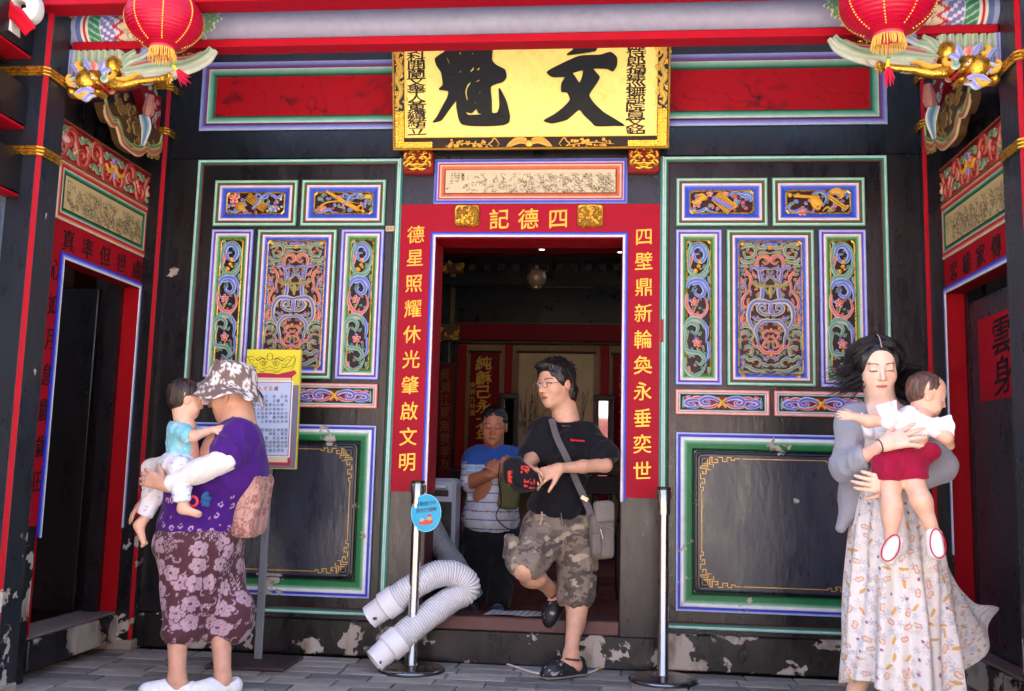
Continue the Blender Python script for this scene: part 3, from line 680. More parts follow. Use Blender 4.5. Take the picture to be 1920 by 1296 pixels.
def carve_top(i):
    """upper small openwork: bundle tied with a ribbon among blossom; local centre 0,0; half 0.165 x 0.062"""
    g = Geo(); r = np.random.default_rng(40+i)
    R = lambda col, L, w=.006, ed=None, **k: ribbon(g, FRONT, [(x/1000, y/1000) for x, y in L], w, gc[col], gc['e'+col] if ed is None else ed, **k)
    for k in range(30):
        x, y = r.uniform(-.15, .15), r.uniform(-.05, .05); L = curl((x, y), r.uniform(0, 6), r.uniform(.010, .020), 1.0, r.choice([-1, 1]))
        c = 'gbgpb'[k % 5]; ribbon(g, FRONT, L, .0045, gc[c], gc['e'+c], d0=-.004, n=2)
    for k in range(7): blob(g, FRONT, (r.uniform(-.15, .15), r.choice([-1, 1])*r.uniform(.02, .052)), (r.uniform(.008, .014), .008), [gc['g'], gc['p'], gc['eg'], GOLD][k % 4], d0=.0, rz=r.uniform(0, 3))
    R('b', [(-155, -40), (-120, -52), (-80, -35), (-60, -50), (-20, -55)], .006); R('b', [(150, 50), (120, 30), (95, 45), (60, 52), (30, 30)], .006)
    def slab(cx, cy, l, w, a, col=GOLD, d=.008, ridges=3):
        ca, sa = math.cos(a), math.sin(a)
        for j in range(ridges):
            o = (j-(ridges-1)/2)*w/ridges; p0 = (cx-sa*o-ca*l/2, cy+ca*o-sa*l/2); p1 = (cx-sa*o+ca*l/2, cy+ca*o+sa*l/2)
            g.tube(FRONT(np.array([[*p0, d], [*p1, d]])), w/ridges*.58, col, n=6, flat=.7)
    if i == 0:
        slab(.008, .002, .13, .052, -.58, C(196, 150, 50), ridges=5); blob(g, FRONT, (-.085, -.02), .028, C(190, 140, 50), h=.012, d0=.005); flower(g, FRONT, (-.125, .03), .032, C(205, 80, 80), LPINK)
        R('b', [(-10, -30), (20, 0), (35, 30), (15, 48), (5, 30), (30, 22)], .005, d0=.016); R('b', [(30, 25), (60, 45), (70, 28), (35, 20)], .005, d0=.016)
        for k in range(6): blob(g, FRONT, (.07+.016*k, -.045+.012*(k % 3)), .007, [gc['ep'], gc['eb']][k % 2], d0=.002)
    elif i == 1:
        slab(-.02, .022, .17, .022, -.5, GOLD, ridges=1); slab(.01, .006, .17, .022, -.5, GOLD, ridges=1); slab(.03, -.015, .13, .02, -.5, GOLD, ridges=1)
        R('G', [(-150, -45), (-90, 0), (0, 5), (90, -5)], .003, ed=GOLD, d0=.01); blob(g, FRONT, (.135, .035), (.024, .015), GOLD, h=.014, d0=.004); flower(g, FRONT, (-.12, -.03), .024, C(210, 110, 110), LPINK)
        R('b', [(0, -20), (22, 5), (34, 30), (10, 48), (2, 30), (30, 25)], .005, d0=.018); R('b', [(30, 25), (70, 48), (80, 26), (35, 20)], .005, d0=.018)
        L = [(100+14*math.cos(t)-0, -30+14*math.sin(t)) for t in np.linspace(0, 6.2, 10)]; R('G', L, .0035, ed=GOLD, d0=.006)
    elif i == 2:
        slab(.01, -.005, .115, .07, -.75, GOLD, ridges=6); slabq(g, FRONT, [(-.055, .012), (-.045, .028), (.055, -.032), (.045, -.048)], .018, .022, C(120, 120, 200))
        R('G', [(-150, -10), (-120, 5), (-90, 25), (-105, 40), (-130, 30)], .007, ed=GOLD, d0=.008); blob(g, FRONT, (-.095, .022), (.024, .016), GOLD, h=.016, d0=.004); flower(g, FRONT, (-.13, -.005), .026, C(215, 130, 120), LPINK)
        for c in ((-.062, .045), (.02, .045)): flower(g, FRONT, c, .018, C(215, 130, 120), LPINK)
        for c in ((.11, -.005), (.125, -.035), (.07, .03)): blob(g, FRONT, c, .012, C(215, 100, 90), d0=.006)
        R('b', [(150, 0), (155, 35), (120, 48), (95, 30)], .006, d0=.004); R('G', [(55, -40), (75, -20), (60, 0)], .005, ed=GOLD, d0=.008)
    else:
        slab(-.06, .026, .13, .022, -.08, GOLD, ridges=1); slab(.095, -.005, .12, .026, -.62, GOLD, ridges=2); blob(g, FRONT, (-.01, -.002), (.04, .022), GOLD, h=.016, d0=.006, rz=-.5)
        R('G', [(60, 50), (95, 58), (120, 40), (110, 15)], .012, ed=GOLD, d0=.006); R('G', [(-40, 0), (-20, -30), (0, -40), (10, -25)], .006, ed=GOLD, d0=.01); blob(g, FRONT, (-.145, .035), .013, GOLD, d0=.008)
        flower(g, FRONT, (-.08, -.05), .026, C(205, 80, 90), LPINK); R('b', [(-30, 40), (10, 50), (40, 20), (20, -30)], .006, d0=.018); R('G', [(20, -50), (45, -30), (70, -50), (85, -40)], .004, ed=GOLD, d0=.006)
    return g
vine_src = [None, None]; vase_src = [None]; cl_src = [None]
def shared(src, name, parent, geo_fn, M, mat=M_PAINT):
    if src[0] is None:
        o = geo_fn().build(name, mat, None, smooth=True); src[0] = o
        o.parent = parent; o.matrix_parent_inverse = wm(parent).inverted(); o.matrix_basis = M
    else: inst(src[0], name, parent, M)
def cloud_band():
    g = Geo(); Rr, Bb = C(190, 30, 45), C(48, 62, 185)
    fill(g, FRONT, -.185, .185, -.034, .034, -.004, C(120, 20, 30))
    for m in (-1, 1):
        q = lambda L: [(m*x/1000, y/1000) for x, y in L]
        R = lambda c, L, w=.0075, e=C(220, 215, 225): ribbon(g, FRONT, q(L), w, c, e, h=.004, n=5)
        R(Bb, [(14, 8), (40, 22), (75, 26), (100, 12), (96, -10), (70, -14), (62, 2), (80, 8)], .009); R(Rr, [(20, -8), (45, -24), (80, -28), (115, -20)], .007)
        R(Rr, [(100, 26), (130, 24), (150, 14)], .008); R(Bb, [(105, 8), (130, 14), (165, 6), (172, -12), (150, -22), (132, -12), (144, 0)], .009); R(Bb, [(110, -20), (128, -28), (165, -30)], .007); R(Rr, [(150, 30), (175, 26)], .006)
        R(GOLD, [(0, 2), (12, 14), (20, 28)], .005, GOLD); R(GOLD, [(0, -2), (12, -14), (18, -30)], .006, GOLD); R(C(60, 130, 110), [(184, -32), (184, 30)], .004)
    blob(g, FRONT, (0, 0), .012, GOLD, h=.008); return g
def fret(g, u0, u1, v0, v1, d, w=.0042):
    """gilt border with stepped key corners"""
    col = C(206, 164, 84)
    a = .028
    for su in (0, 1):
        for sv in (0, 1):
            X = lambda x: (u0+x) if su == 0 else (u1-x)
            Y = lambda y: (v0+y) if sv == 0 else (v1-y)
            for sw in (0, 1):
                def T(L): return [(X(x), Y(y)) if sw == 0 else (X(y), Y(x)) for x, y in L]
                u = .0115
                k = [(0, 0), (0, 4), (3, 4), (3, 1.4), (1.4, 1.4), (1.4, 2.8)]
                strip(g, FRONT, T([(x*u, y*u) for x, y in k]), w, d, col)
                k = [(0, 0), (5, 0), (5, 2.4), (7.4, 2.4), (7.4, 1), (6.2, 1)]
                strip(g, FRONT, T([(x*u, y*u) for x, y in k]), w, d, col)
                k = [(7.4, 0), (7.4, 0), (9.6, 0), (9.6, 1.8), (11.6, 1.8), (11.6, .7), (10.7, .7)]
                strip(g, FRONT, T([(x*u, y*u) for x, y in k[1:]]), w*.9, d, col)
                k = [(11.6, 0), (13.4, 0), (13.4, 1.2), (14.8, 1.2), (14.8, .5), (18, .5)]
                strip(g, FRONT, T([(x*u, y*u) for x, y in k]), w*.9, d, col)
                k = [(4, 3.2), (5.6, 3.2), (5.6, 4.6)]
                strip(g, FRONT, T([(x*u, y*u) for x, y in k]), w*.8, d, col)
    o = .2
    for L in ([(u0+o, v0+.006), (u1-o, v0+.006)], [(u0+o, v1-.006), (u1-o, v1-.006)], [(u0+.006, v0+o), (u0+.006, v1-o)], [(u1-.006, v0+o), (u1-.006, v1-o)]): strip(g, FRONT, L, w, d, col)
top_i = 0
for s, lab in ((-1, 'black lacquered screen wall left of the door, with carved openwork panels, behind the sign board'), (1, 'black lacquered screen wall right of the door, with carved openwork panels, behind the young mother')):
    scr = thing('panelled_screen', lab, 'screen wall', (s*1.28, 0.05, 0), 'carved screens flanking the door')
    lo, hi = sorted((s*0.70, s*2.13))
    g = Geo(); g.box(lo, hi, 0.004, 0.09, 0.19, 2.668, BLACK, 0.22); g.build('board', M_LACQ, scr)
    g = Geo(); g.bbox(lo, hi, -0.018, 0.09, 0.012, 0.188, BLACK, .006, wear=0.84); g.build('bottom_rail', M_LACQ, scr)
    a, b = sorted((s*0.712, s*1.868)); g = Geo()
    moulding(g, FRONT, a, b, 0.212, 2.662, [(0, -.005, BLACK), (0, .006, TEAL), (.004, .012, C(120, 190, 180)), (.014, .014, C(205, 222, 215)), (.018, .010, C(30, 120, 95)), (.028, .006, C(16, 90, 70)), (.031, .002, C(120, 20, 30)), (.035, -.002, BLACK)], wear=0.35)
    g.build('border_trim', M_PAINT, scr)
    # paint strips between are the board; panels
    X = lambda x: x if s > 0 else x          # same left-to-right layout on both sides
    base = 0.780 if s > 0 else -1.760        # left edge of the panel field
    cols2 = [(0.0, 0.476), (0.498, 0.972)]
    for (a0, a1) in cols2:
        t = thing_part = Geo(); u0, u1 = base+a0, base+a1
        moulding(t, FRONT, u0, u1, 2.280, 2.542, frame_green()); p = t.build('carved_panel', M_PAINT, scr)
        t = Geo(); fill(t, FRONT, u0+.07, u1-.07, 2.345, 2.477, -.001, C(50, 16, 18)); t.build('panel_back', M_PAINT, p)
        t = Geo(); gilt_rim(t, u0+.070, u1-.070, 2.347, 2.475, r=.014); t.build('gilt_rim', M_GOLD, p)
        o = carve_top(top_i).build('openwork', M_PAINT, None, smooth=True, xf=None); o.parent = p; o.matrix_parent_inverse = wm(p).inverted(); o.location = ((u0+u1)/2, -.006, 2.411); top_i += 1
    for (a0, a1), kd in (((0.0, 0.238), 'vine'), ((0.262, 0.710), 'vase'), ((0.734, 0.972), 'vine')):
        u0, u1 = base+a0, base+a1; t = Geo(); v0, v1 = 1.440, 2.262
        moulding(t, FRONT, u0, u1, v0, v1, frame_blue() if kd == 'vine' else frame_green()); p = t.build('carved_panel', M_PAINT, scr)
        e = .058 if kd == 'vine' else .068
        t = Geo(); fill(t, FRONT, u0+e, u1-e, v0+e, v1-e, -.001, C(50, 16, 18) if kd == 'vase' else C(24, 16, 20)); t.build('panel_back', M_PAINT, p)
        t = Geo(); e2 = .054 if kd == 'vine' else .058
        gilt_rim(t, u0+e2, u1-e2, v0+e2, v1-e2, r=.014, w=.008); t.build('gilt_rim', M_GOLD, p)
        if kd == 'vine': shared(vine_src, 'openwork', p, lambda: carve('vine'), Matrix.Translation((u0+.062, -.007, v1-.066)) @ Matrix.Diagonal((.97, 1, 1.0, 1)))
        else: shared(vase_src, 'openwork', p, lambda: carve('vase'), Matrix.Translation(((u0+u1)/2, -.005, v1-.068)) @ Matrix.Diagonal((.93, 1, 1.03, 1)))
    for (a0, a1) in cols2:
        u0, u1 = base+a0, base+a1; t = Geo()
        moulding(t, FRONT, u0, u1, 1.287, 1.418, [(0, -.002, BLACK), (0, .010, C(200, 90, 80)), (.004, .015, C(225, 150, 140)), (.012, .016, C(235, 205, 200)), (.018, .012, C(190, 60, 60)), (.020, .013, C(225, 225, 225)), (.025, .012, C(60, 140, 120)), (.030, .006, C(20, 90, 70)), (.033, .0, C(60, 20, 30))]); p = t.build('cloud_panel', M_PAINT, scr)
        shared(cl_src, 'cloud_carving', p, cloud_band, Matrix.Translation(((u0+u1)/2, -.006, 1.3525)) @ Matrix.Diagonal((1.07, 1, .93, 1)))
    u0, u1 = (base-.055, base+.972+.03) if s < 0 else (base-.0, base+1.04)
    if s < 0: u0, u1 = -1.828, -.786
    else: u0, u1 = .784, 1.828
    t = Geo(); v0, v1 = .300, 1.196
    moulding(t, FRONT, u0, u1, v0, v1, [(0, -.002, BLACK), (0, .010, C(90, 110, 205)), (.003, .015, C(205, 212, 235)), (.009, .016, C(150, 160, 225)), (.013, .012, C(48, 58, 185)), (.021, .012, C(44, 54, 175)), (.026, .015, C(215, 220, 232)), (.036, .016, C(228, 232, 228)), (.044, .014, C(130, 180, 150)), (.058, .012, C(36, 118, 70)), (.080, .010, C(24, 104, 56)), (.088, .003, C(20, 60, 40)), (.091, -.001, BLACK)], wear=0.45)
    p = t.build('lower_panel', M_PAINT, scr)
    t = Geo(); moulding(t, FRONT, u0+.094, u1-.094, v0+.094, v1-.094, [(0, 0, BLACK), (.004, .008, BLACK*1.2), (.012, .010, BLACK), (.018, .007, BLACK)], r=.02, k=2, wear=.45)
    fill(t, FRONT, u0+.111, u1-.111, v0+.111, v1-.111, .0075, C(50, 54, 68), .2); t.build('raised_field', M_LACQ, p)
    t = Geo(); fret(t, u0+.124, u1-.124, v0+.124, v1-.124, .0095); t.build('gilt_fret', M_GILT, p)
# ---------------------------------------------------------------- doorway
door = thing('doorway', 'central doorway with red jambs lettered in gold and a worn dark threshold', 'doorway', (0, 0, 0))
CR_RED = C(164, 15, 40)
for s in (-1, 1):
    a, b = sorted((s*.545, s*.695)); g = Geo(); g.box(*sorted((s*.507, s*.700)), -.012, .14, .0, 2.40, C(40, 32, 34), .25); g.build('jamb', M_LACQ, door)
    g = Geo(); g.box(*sorted((s*.509, s*.698)), -.0155, -.011, .855, 2.40, CR_RED, .05); cb = g.build('couplet_board', M_RED, door)
    txt = '德星照耀休光肇啟文明' if s < 0 else '四壁鼎新輪奐永垂奕世'
    ys = [2.232, 2.103, 1.962, 1.825, 1.687, 1.552, 1.415, 1.277, 1.143, 1.008]
    for ch, v in zip(txt, ys): char(ch, FRONT, s*.612, v+(0.0 if s < 0 else -.012), .090, .094, M_GILT, C(240, 180, 60), cb, d=.0165, bold=.008)
# blue/white inner frame of the opening, red reveal
g = Geo()
pts = lambda o: [(-.527+o, .84-o*.3), (-.527+o, 2.243-o), (.527-o, 2.243-o), (.527-o, .84-o*.3)]
for o, w, d, c in ((.003, .010, .0190, C(40, 50, 180)), (.0105, .007, .0200, C(120, 130, 215)), (.0185, .012, .0200, C(222, 222, 228))):
    strip(g, FRONT, pts(o), w, d, c, th=.003)
g.build('opening_trim', M_PAINT, door)
g = Geo()
for s in (-1, 1): g.box(*sorted((s*.500, s*.5065)), -.008, .22, .85, 2.22, C(150, 14, 28), .1); g.box(*sorted((s*.502, s*.5065)), -.008, .22, .22, .85, C(70, 30, 34), .4)
g.box(-.5065, .5065, -.008, .22, 2.214, 2.222, C(150, 14, 28)); g.build('reveal', M_RED, door)
g = Geo(); g.box(-.5088, .5088, -.0153, .14, 2.223, 2.40, CR_RED, .03); lt = g.build('red_lintel', M_RED, door)
for ch, x in (('四', .157), ('德', -.003), ('記', -.160)): char(ch, FRONT, x, 2.318, .104, .108, M_GILT, C(240, 180, 60), lt, d=.0165, bold=.009)
def stud(cx, cz, w, h, kind):
    g = Geo(); moulding(g, FRONT, cx-w/2, cx+w/2, cz-h/2, cz+h/2, [(0, .0, GOLD*.5), (0, .026, GOLD), (.004, .032, GOLD*1.1), (.010, .028, GOLD), (.012, .020, GOLD*.5)], r=.018, k=2)
    fill(g, FRONT, cx-w/2+.011, cx+w/2-.011, cz-h/2+.011, cz+h/2-.011, .0205, GOLD*.3, r=.012)
    p = g.build('gilt_stud', M_GOLD, door, smooth=True); g = Geo(); r = np.random.default_rng(int(cx*100)+50)
    for k in range(20):
        x, y = cx+r.uniform(-.38, .38)*w, cz+r.uniform(-.36, .36)*h; ribbon(g, FRONT, curl((x, y), r.uniform(0, 6), r.uniform(.008, .018), .9, r.choice([-1, 1]), 8), .004, GOLD, GOLD*1.1, d0=.022, n=2, h=.006)
    for k in range(8): blob(g, FRONT, (cx+r.uniform(-.3, .3)*w, cz+r.uniform(-.34, .2)*h), r.uniform(.007, .012), GOLD, d0=.022, n=8)
    g.build('carving', M_GOLD, p, smooth=True)
stud(-.334, 2.333, .137, .118, 0); stud(.327, 2.333, .140, .122, 1)
g = Geo(); g.box(-.700, .700, -.009, .14, 2.4015, 2.671, C(28, 30, 38), .0); tr = g.build('lintel_board', M_LACQ, door)
g = Geo(); moulding(g, FRONT, -.522, .522, 2.404, 2.652, [(0, .006, BLACK), (0, .014, C(160, 170, 225)), (.006, .018, C(90, 100, 210)), (.014, .018, C(46, 54, 180)), (.020, .015, C(190, 190, 220)), (.026, .013, C(150, 20, 50)), (.030, .013, C(190, 30, 50)), (.033, .015, C(225, 205, 190)), (.042, .014, C(205, 110, 70)), (.056, .011, C(195, 84, 40)), (.062, .004, C(120, 50, 30))]); pf = g.build('painting_frame', M_PAINT, tr)
xx, yy, cg = ink_painting(.92, .128, .0032, 3, C(214, 196, 160), C(38, 34, 34), dense=.9)
g = Geo(); g.grid(FRONT(np.stack([xx-.46, yy+2.464, np.full_like(xx, .013)], -1)), cg); g.build('landscape_painting', M_PAPER, tr)
g = Geo()
for dx, dz, t_ in ((-.395, .09, '山江'), (-.365, .098, '里萬')):
    chars_into(g, t_, FRONT, dx, 2.464+dz-.02, .021, C(30, 26, 28), d=.0135, step=(0, 1))
g.build('inscription', M_INK, tr)
# gilt lion blocks under the name board
for s in (-1, 1):
    cx = s*.608; g = Geo(); moulding(g, FRONT, cx-.082, cx+.082, 2.560, 2.700, [(0, 0, C(110, 20, 20)), (0, .052, C(150, 30, 30)), (.006, .060, C(150, 30, 30))], r=.02, k=2); fill(g, FRONT, cx-.076, cx+.076, 2.566, 2.694, .060, C(120, 24, 20), r=.016)
    lb = g.build('lion_block', M_PAINT, door); g = Geo()
    for m in (-1, 1):
        Rr = lambda L, w=.007: ribbon(g, FRONT, [(cx+m*x/1000, 2.63+y/1000) for x, y in L], w, GOLD, GOLD*1.2, d0=.06, h=.012, n=4)
        Rr([(0, 50), (20, 58), (38, 46), (30, 30), (14, 34)]); Rr([(10, 10), (30, 18), (52, 6), (44, -12), (24, -8)]); Rr([(60, 40), (70, 20), (58, 2)]); Rr([(0, -20), (22, -28), (48, -22), (64, -40)]); Rr([(0, -44), (24, -52), (46, -46)]); Rr([(56, -6), (70, -18), (66, -36)]); Rr([(0, -32), (16, -38), (30, -36)], .004)
        blob(g, FRONT, (cx+m*.024, 2.640), .011, GOLD, d0=.066); blob(g, FRONT, (cx+m*.044, 2.672), .010, GOLD, d0=.062)
    blob(g, FRONT, (cx, 2.622), (.014, .011), GOLD, h=.016, d0=.066); g.build('lion_face', M_GOLD, lb, smooth=True)
# threshold
g = Geo(); g.bbox(-.70, .70, -.020, .16, .002, .165, BLACK*1.3, .006, wear=.66); th_ = g.build('threshold', M_LACQ, door)
g = Geo(); g.bbox(-.505, .502, -.022, .17, .166, .236, C(92, 58, 56), .006, wear=.25); g.build('threshold_cap', M_WOOD, th_)
g = Geo(); strip(g, FRONT, [(-.703, .21), (-.703, 2.66)], .012, .016, C(40, 130, 110), th=.003); strip(g, FRONT, [(-.711, .21), (-.711, 2.66)], .007, .016, C(205, 225, 220), th=.003); g.build('door_post_trim', M_PAINT, door)
g = Geo(); strip(g, FRONT, [(.703, .21), (.703, 2.66)], .012, .016, C(40, 130, 110), th=.003); strip(g, FRONT, [(.711, .21), (.711, 2.66)], .007, .016, C(205, 225, 220), th=.003); g.build('door_post_trim', M_PAINT, door)
g = Geo(); g.bbox(.700, .716, -.024, -.014, 1.66, 1.78, C(170, 20, 30), .002); tag(g.build('red_tape', M_PAPER), 'short strip of red tape stuck on the green edge beside the right couplet', 'tape')
g = Geo(); g.bbox(-.782, -.722, -.009, -.004, 2.252, 2.282, C(190, 170, 130), .001); pl_ = g.build('paper_label', M_PAPER); tag(pl_, 'tiny yellowed paper label stuck on the black board left of the red couplet', 'label')
g = Geo()
for i in range(3): strip(g, FRONT, [(-.775+i*.018, 2.258+.004*(i % 2)), (-.768+i*.018, 2.274), (-.762+i*.018, 2.262)], .002, .0095, C(90, 70, 50), th=.0005)
g.build('scribble', M_INK, pl_)
# ================================================================= SIDE WALLS, POSTS, BEAM, BRACKETS, NAME BOARD, LANTERNS
def spl_closed(P, n):
    P = np.asarray(P, float); m = len(P); out = []
    for i in range(m):
        a, b, c, d = P[i-1], P[i], P[(i+1) % m], P[(i+2) % m]; t1, t2 = (c-a)*.32, (d-b)*.32
        for t in np.linspace(0, 1, n, endpoint=False):
            h = t*t*(3-2*t); out.append(b*(1-h)+c*h+t1*(t**3-2*t*t+t)+t2*(t**3-t*t))
    return out
def post(x, y0, y1, s, zt, label):
    """square black post with a red chamfer on its inner front corner and gilt bands; s=+1 right side"""
    t = thing('lacquered_post', label, 'post', (x+s*.12, (y0+y1)/2, 0), 'lacquered posts of the porch')
    xi = s*2.03; xo = s*2.29; ch = .018
    def prof(e, zs, c0, c1):
        q = [(xi-s*e, y0+ch-.0), (xi+s*ch, y0-e), (xo, y0-e), (xo, y1), (xi-s*e, y1)]
        return q
    q = [(xi+s*.0, y0+ch), (xi+s*ch, y0), (xo, y0), (xo, y1), (xi, y1)]
    g = Geo(); R = [[(a, b, z) for a, b in q] for z in (.05, .35, .9, zt)]
    if s < 0: R = [r[::-1] for r in R]
    Cc = np.zeros((4, 5, 4)); 
    for i, w in enumerate((.85, .5, .25, .0)): Cc[i, :, :3] = BLACK if y0 > -.5 else C(32, 36, 44); Cc[i, :, 3] = w
    g.rings(np.array(R), Cc); g.build('shaft', M_LACQ, t)
    g = Geo(); w = .0215; n = np.array([-s, -1])/math.sqrt(2); tt = np.array([s, -1])/math.sqrt(2); cc = np.array([xi+s*ch/2, y0+ch/2])+n*.004
    R = [[tuple(cc-tt*w/2-n*.006)+(z,), tuple(cc-tt*w/2)+(z,), tuple(cc+tt*w/2)+(z,), tuple(cc+tt*w/2-n*.006)+(z,)] for z in (.05, .5, 1.4, zt)]
    if s > 0: R = [r[::-1] for r in R]
    Cc = np.zeros((4, 4, 4)); Cc[..., :3] = RED
    for i, wv in enumerate((.75, .6, .2, .0)): Cc[i, :, 3] = wv
    g.rings(np.array(R), Cc, True, True); g.build('corner_strip', M_RED, t)
    for z in ((2.30, 2.66, 2.99) if y0 < -.5 else (2.80, 3.06, 3.32)):
        for k in range(3):
            g = Geo(); zz = z+k*.0155-.016; e = .006
            q2 = [(xi-s*e, y1-.001), (xi-s*e, y0+ch-.003), (xi+s*ch-s*.003, y0-e), (xo-s*.001, y0-e)]
            R = []
            for a, b in q2:
                o = np.array([-s*.5, -.5]); R.append([(a, b, zz), (a+o[0]*.012, b+o[1]*.012, zz+.004), (a+o[0]*.012, b+o[1]*.012, zz+.010), (a, b, zz+.014)])
            g.rings(np.array(R), GOLD, closed=False); 
            if k == 0: gb = g.build('gilt_band', M_GOLD, t, smooth=True)
            else: g.build('band_ridge', M_GOLD, gb, smooth=True)
    g = Geo(); g.bbox(*sorted((xi-s*.01, xo)), y0-.012, y1, 0.0, .052, C(150, 140, 128), .006); g.build('stone_foot', M_STONE, t)
    return t
for s, nm in ((-1, 'left'), (1, 'right')):
    post(s*2.03, -.075, .12, s, 3.9, 'black corner post with red edge between front wall and %s side wall' % nm)
    post(s*2.03, -1.215, -1.06 if s < 0 else -1.03, s, 3.5, 'peeling black front post with gilt bands near the %s edge' % nm)
SIDE = {-1: Frame((-2.12, 0, 0), (0, 1, 0), (0, 0, 1), (1, 0, 0)), 1: Frame((2.12, 0, 0), (0, -1, 0), (0, 0, 1), (-1, 0, 0))}
def sbox(g, s, y0, y1, d0, d1, z0, z1, c, wear=0.0, b=0):
    """box on a side wall: d outward (towards the middle of the porch)"""
    xa, xb = sorted((s*(2.12-d0), s*(2.12-d1)))
    (g.bbox(xa, xb, y0, y1, z0, z1, c, b, wear) if b else g.box(xa, xb, y0, y1, z0, z1, c, wear))
for s, nm, oth in ((-1, 'left', 'with its doorway open and empty'), (1, 'right', 'with a dark door leaf standing in it')):
    fr = SIDE[s]; U = lambda y: y if s < 0 else -y
    sw = thing('side_wall', 'black side wall of the porch on the %s, red lettered door frame, %s' % (nm, oth), 'side wall', (s*2.2, -.45, 0), 'side walls of the porch')
    g = Geo(); sbox(g, s, -1.0, .0, -.10, 0, 2.088, 3.7, BLACK, .05)
    sbox(g, s, -.065, .0, -.10, -.001, 0.0, 2.09, BLACK, .7); sbox(g, s, -1.0, -.855 if s < 0 else -.947, -.10, -.001, 0, 2.09, BLACK, .7); g.build('board', M_LACQ, sw)
    # red frame
    jb = []
    for (ya, yb) in ((-.068, .0), (-.985, -.852 if s < 0 else -.944)):
        g = Geo(); sbox(g, s, ya, yb if yb < 0 else .05, 0.0, .004, .684, 1.936, C(156, 10, 26), .12); jb.append(g.build('red_jamb', M_RED, sw))
    g = Geo(); sbox(g, s, -.985, .05, 0.0, .0045, 1.9365, 2.085, C(156, 10, 26), .05); rl = g.build('red_lintel', M_RED, sw)
    ink = C(34, 16, 20)
    top = '真率但世處' if s < 0 else '里忠雄家傳'
    for i, ch in enumerate(top):
        y = (-.80+i*.167) if s < 0 else (-.03-i*.172)
        char(ch, fr, U(y), 2.008, .098, .10, M_INK, ink, rl, d=.006, thick=.0012, bold=.006)
    jt = '但須舍天堂並福' if s < 0 else '墨田井言且孝弟'
    for i, ch in enumerate(jt): char(ch, fr, U(-.035+.012), 1.85-i*.162, .088, .10, M_INK, ink, jb[0], d=.0055, thick=.0012, bold=.006)
    jt2 = '心如月息農歲田' if s < 0 else '山水清音林泉月'
    for i, ch in enumerate(jt2): char(ch, fr, U(-.885), 1.85-i*.162, .07, .10, M_INK, ink, jb[1], d=.0055, thick=.0012, bold=.006)
    ua, ub = sorted((U(-.858 if s < 0 else -.95), U(-.068)))
    g = Geo(); P = lambda o: [(ua+o, .635-o*.3), (ua+o, 1.940-o), (ub-o, 1.940-o), (ub-o, .635-o*.3)]
    for o, w, d, c in ((.003, .012, .010, C(40, 56, 190)), (.0135, .009, .011, C(130, 140, 215)), (.022, .010, .011, C(222, 222, 228))): strip(g, fr, P(o), w, d, c, th=.003)
    g.build('opening_trim', M_PAINT, sw)
    # reveals
    g = Geo(); sbox(g, s, -.078, -.0705, -.085, .002, .195, 1.92, C(160, 10, 22), .05); sbox(g, s, -.85, -.845, -.085, .002, .195, 1.92, C(160, 10, 22), .05); sbox(g, s, -.845, -.078, -.085, .002, 1.914, 1.92, C(120, 10, 20)); 
    g.build('red_reveal', M_RED, sw)
    g = Geo(); sbox(g, s, -.120, -.079, -.16, -.086, .195, 1.92, C(24, 22, 26), .2); sbox(g, s, -.845, -.80, -.16, -.086, .195, 1.92, C(24, 22, 26), .2); g.build('door_stile', M_LACQ, sw)
    g = Geo(); sbox(g, s, -.855, -.065, -.12, .012, .045, .178, BLACK, .96, b=.006); sl = g.build('threshold', M_LACQ, sw)
    g = Geo(); sbox(g, s, -.852, -.070, -.2, -.002, .179, .194, C(120, 108, 104), .9, b=.004); g.build('sill_board', M_WOOD, sl)
    # painting with its frame
    ua, ub = sorted((U(-.93), U(-.055))); g = Geo()
    moulding(g, fr, ua, ub, 2.088, 2.366, [(0, 0, BLACK), (0, .010, C(225, 200, 190)), (.006, .013, C(220, 170, 130)), (.018, .012, C(190, 50, 40)), (.030, .010, C(170, 40, 34)), (.034, .012, C(200, 200, 196)), (.042, .010, C(90, 150, 110)), (.050, .008, C(30, 90, 55)), (.064, .002, C(20, 70, 40))]); pf = g.build('painting_frame', M_PAINT, sw)
    xx, yy, cg = ink_painting(ub-ua-.12, .158, .0036, 12+s, C(196, 172, 120), C(44, 36, 30), dense=1.6)
    g = Geo(); g.grid(fr(np.stack([xx+ua+.06, yy+2.148, np.full_like(xx, .007)], -1)), cg); g.build('ink_painting', M_PAPER, pf)
    # carved frieze
    ua, ub = sorted((U(-.985), U(.078))); g = Geo()
    moulding(g, fr, ua, ub, 2.368, 2.560, [(0, 0, BLACK), (0, .014, C(130, 60, 40)), (.006, .017, C(150, 80, 50)), (.012, .012, C(90, 20, 20)), (.016, .004, C(90, 20, 20))]); fill(g, fr, ua+.014, ub-.014, 2.382, 2.546, .004, C(150, 18, 26)); fz = g.build('frieze_board', M_PAINT, sw)
    g = Geo(); r = np.random.default_rng(5)
    gr, rd = C(96, 126, 96), C(170, 30, 40); L = ub-ua
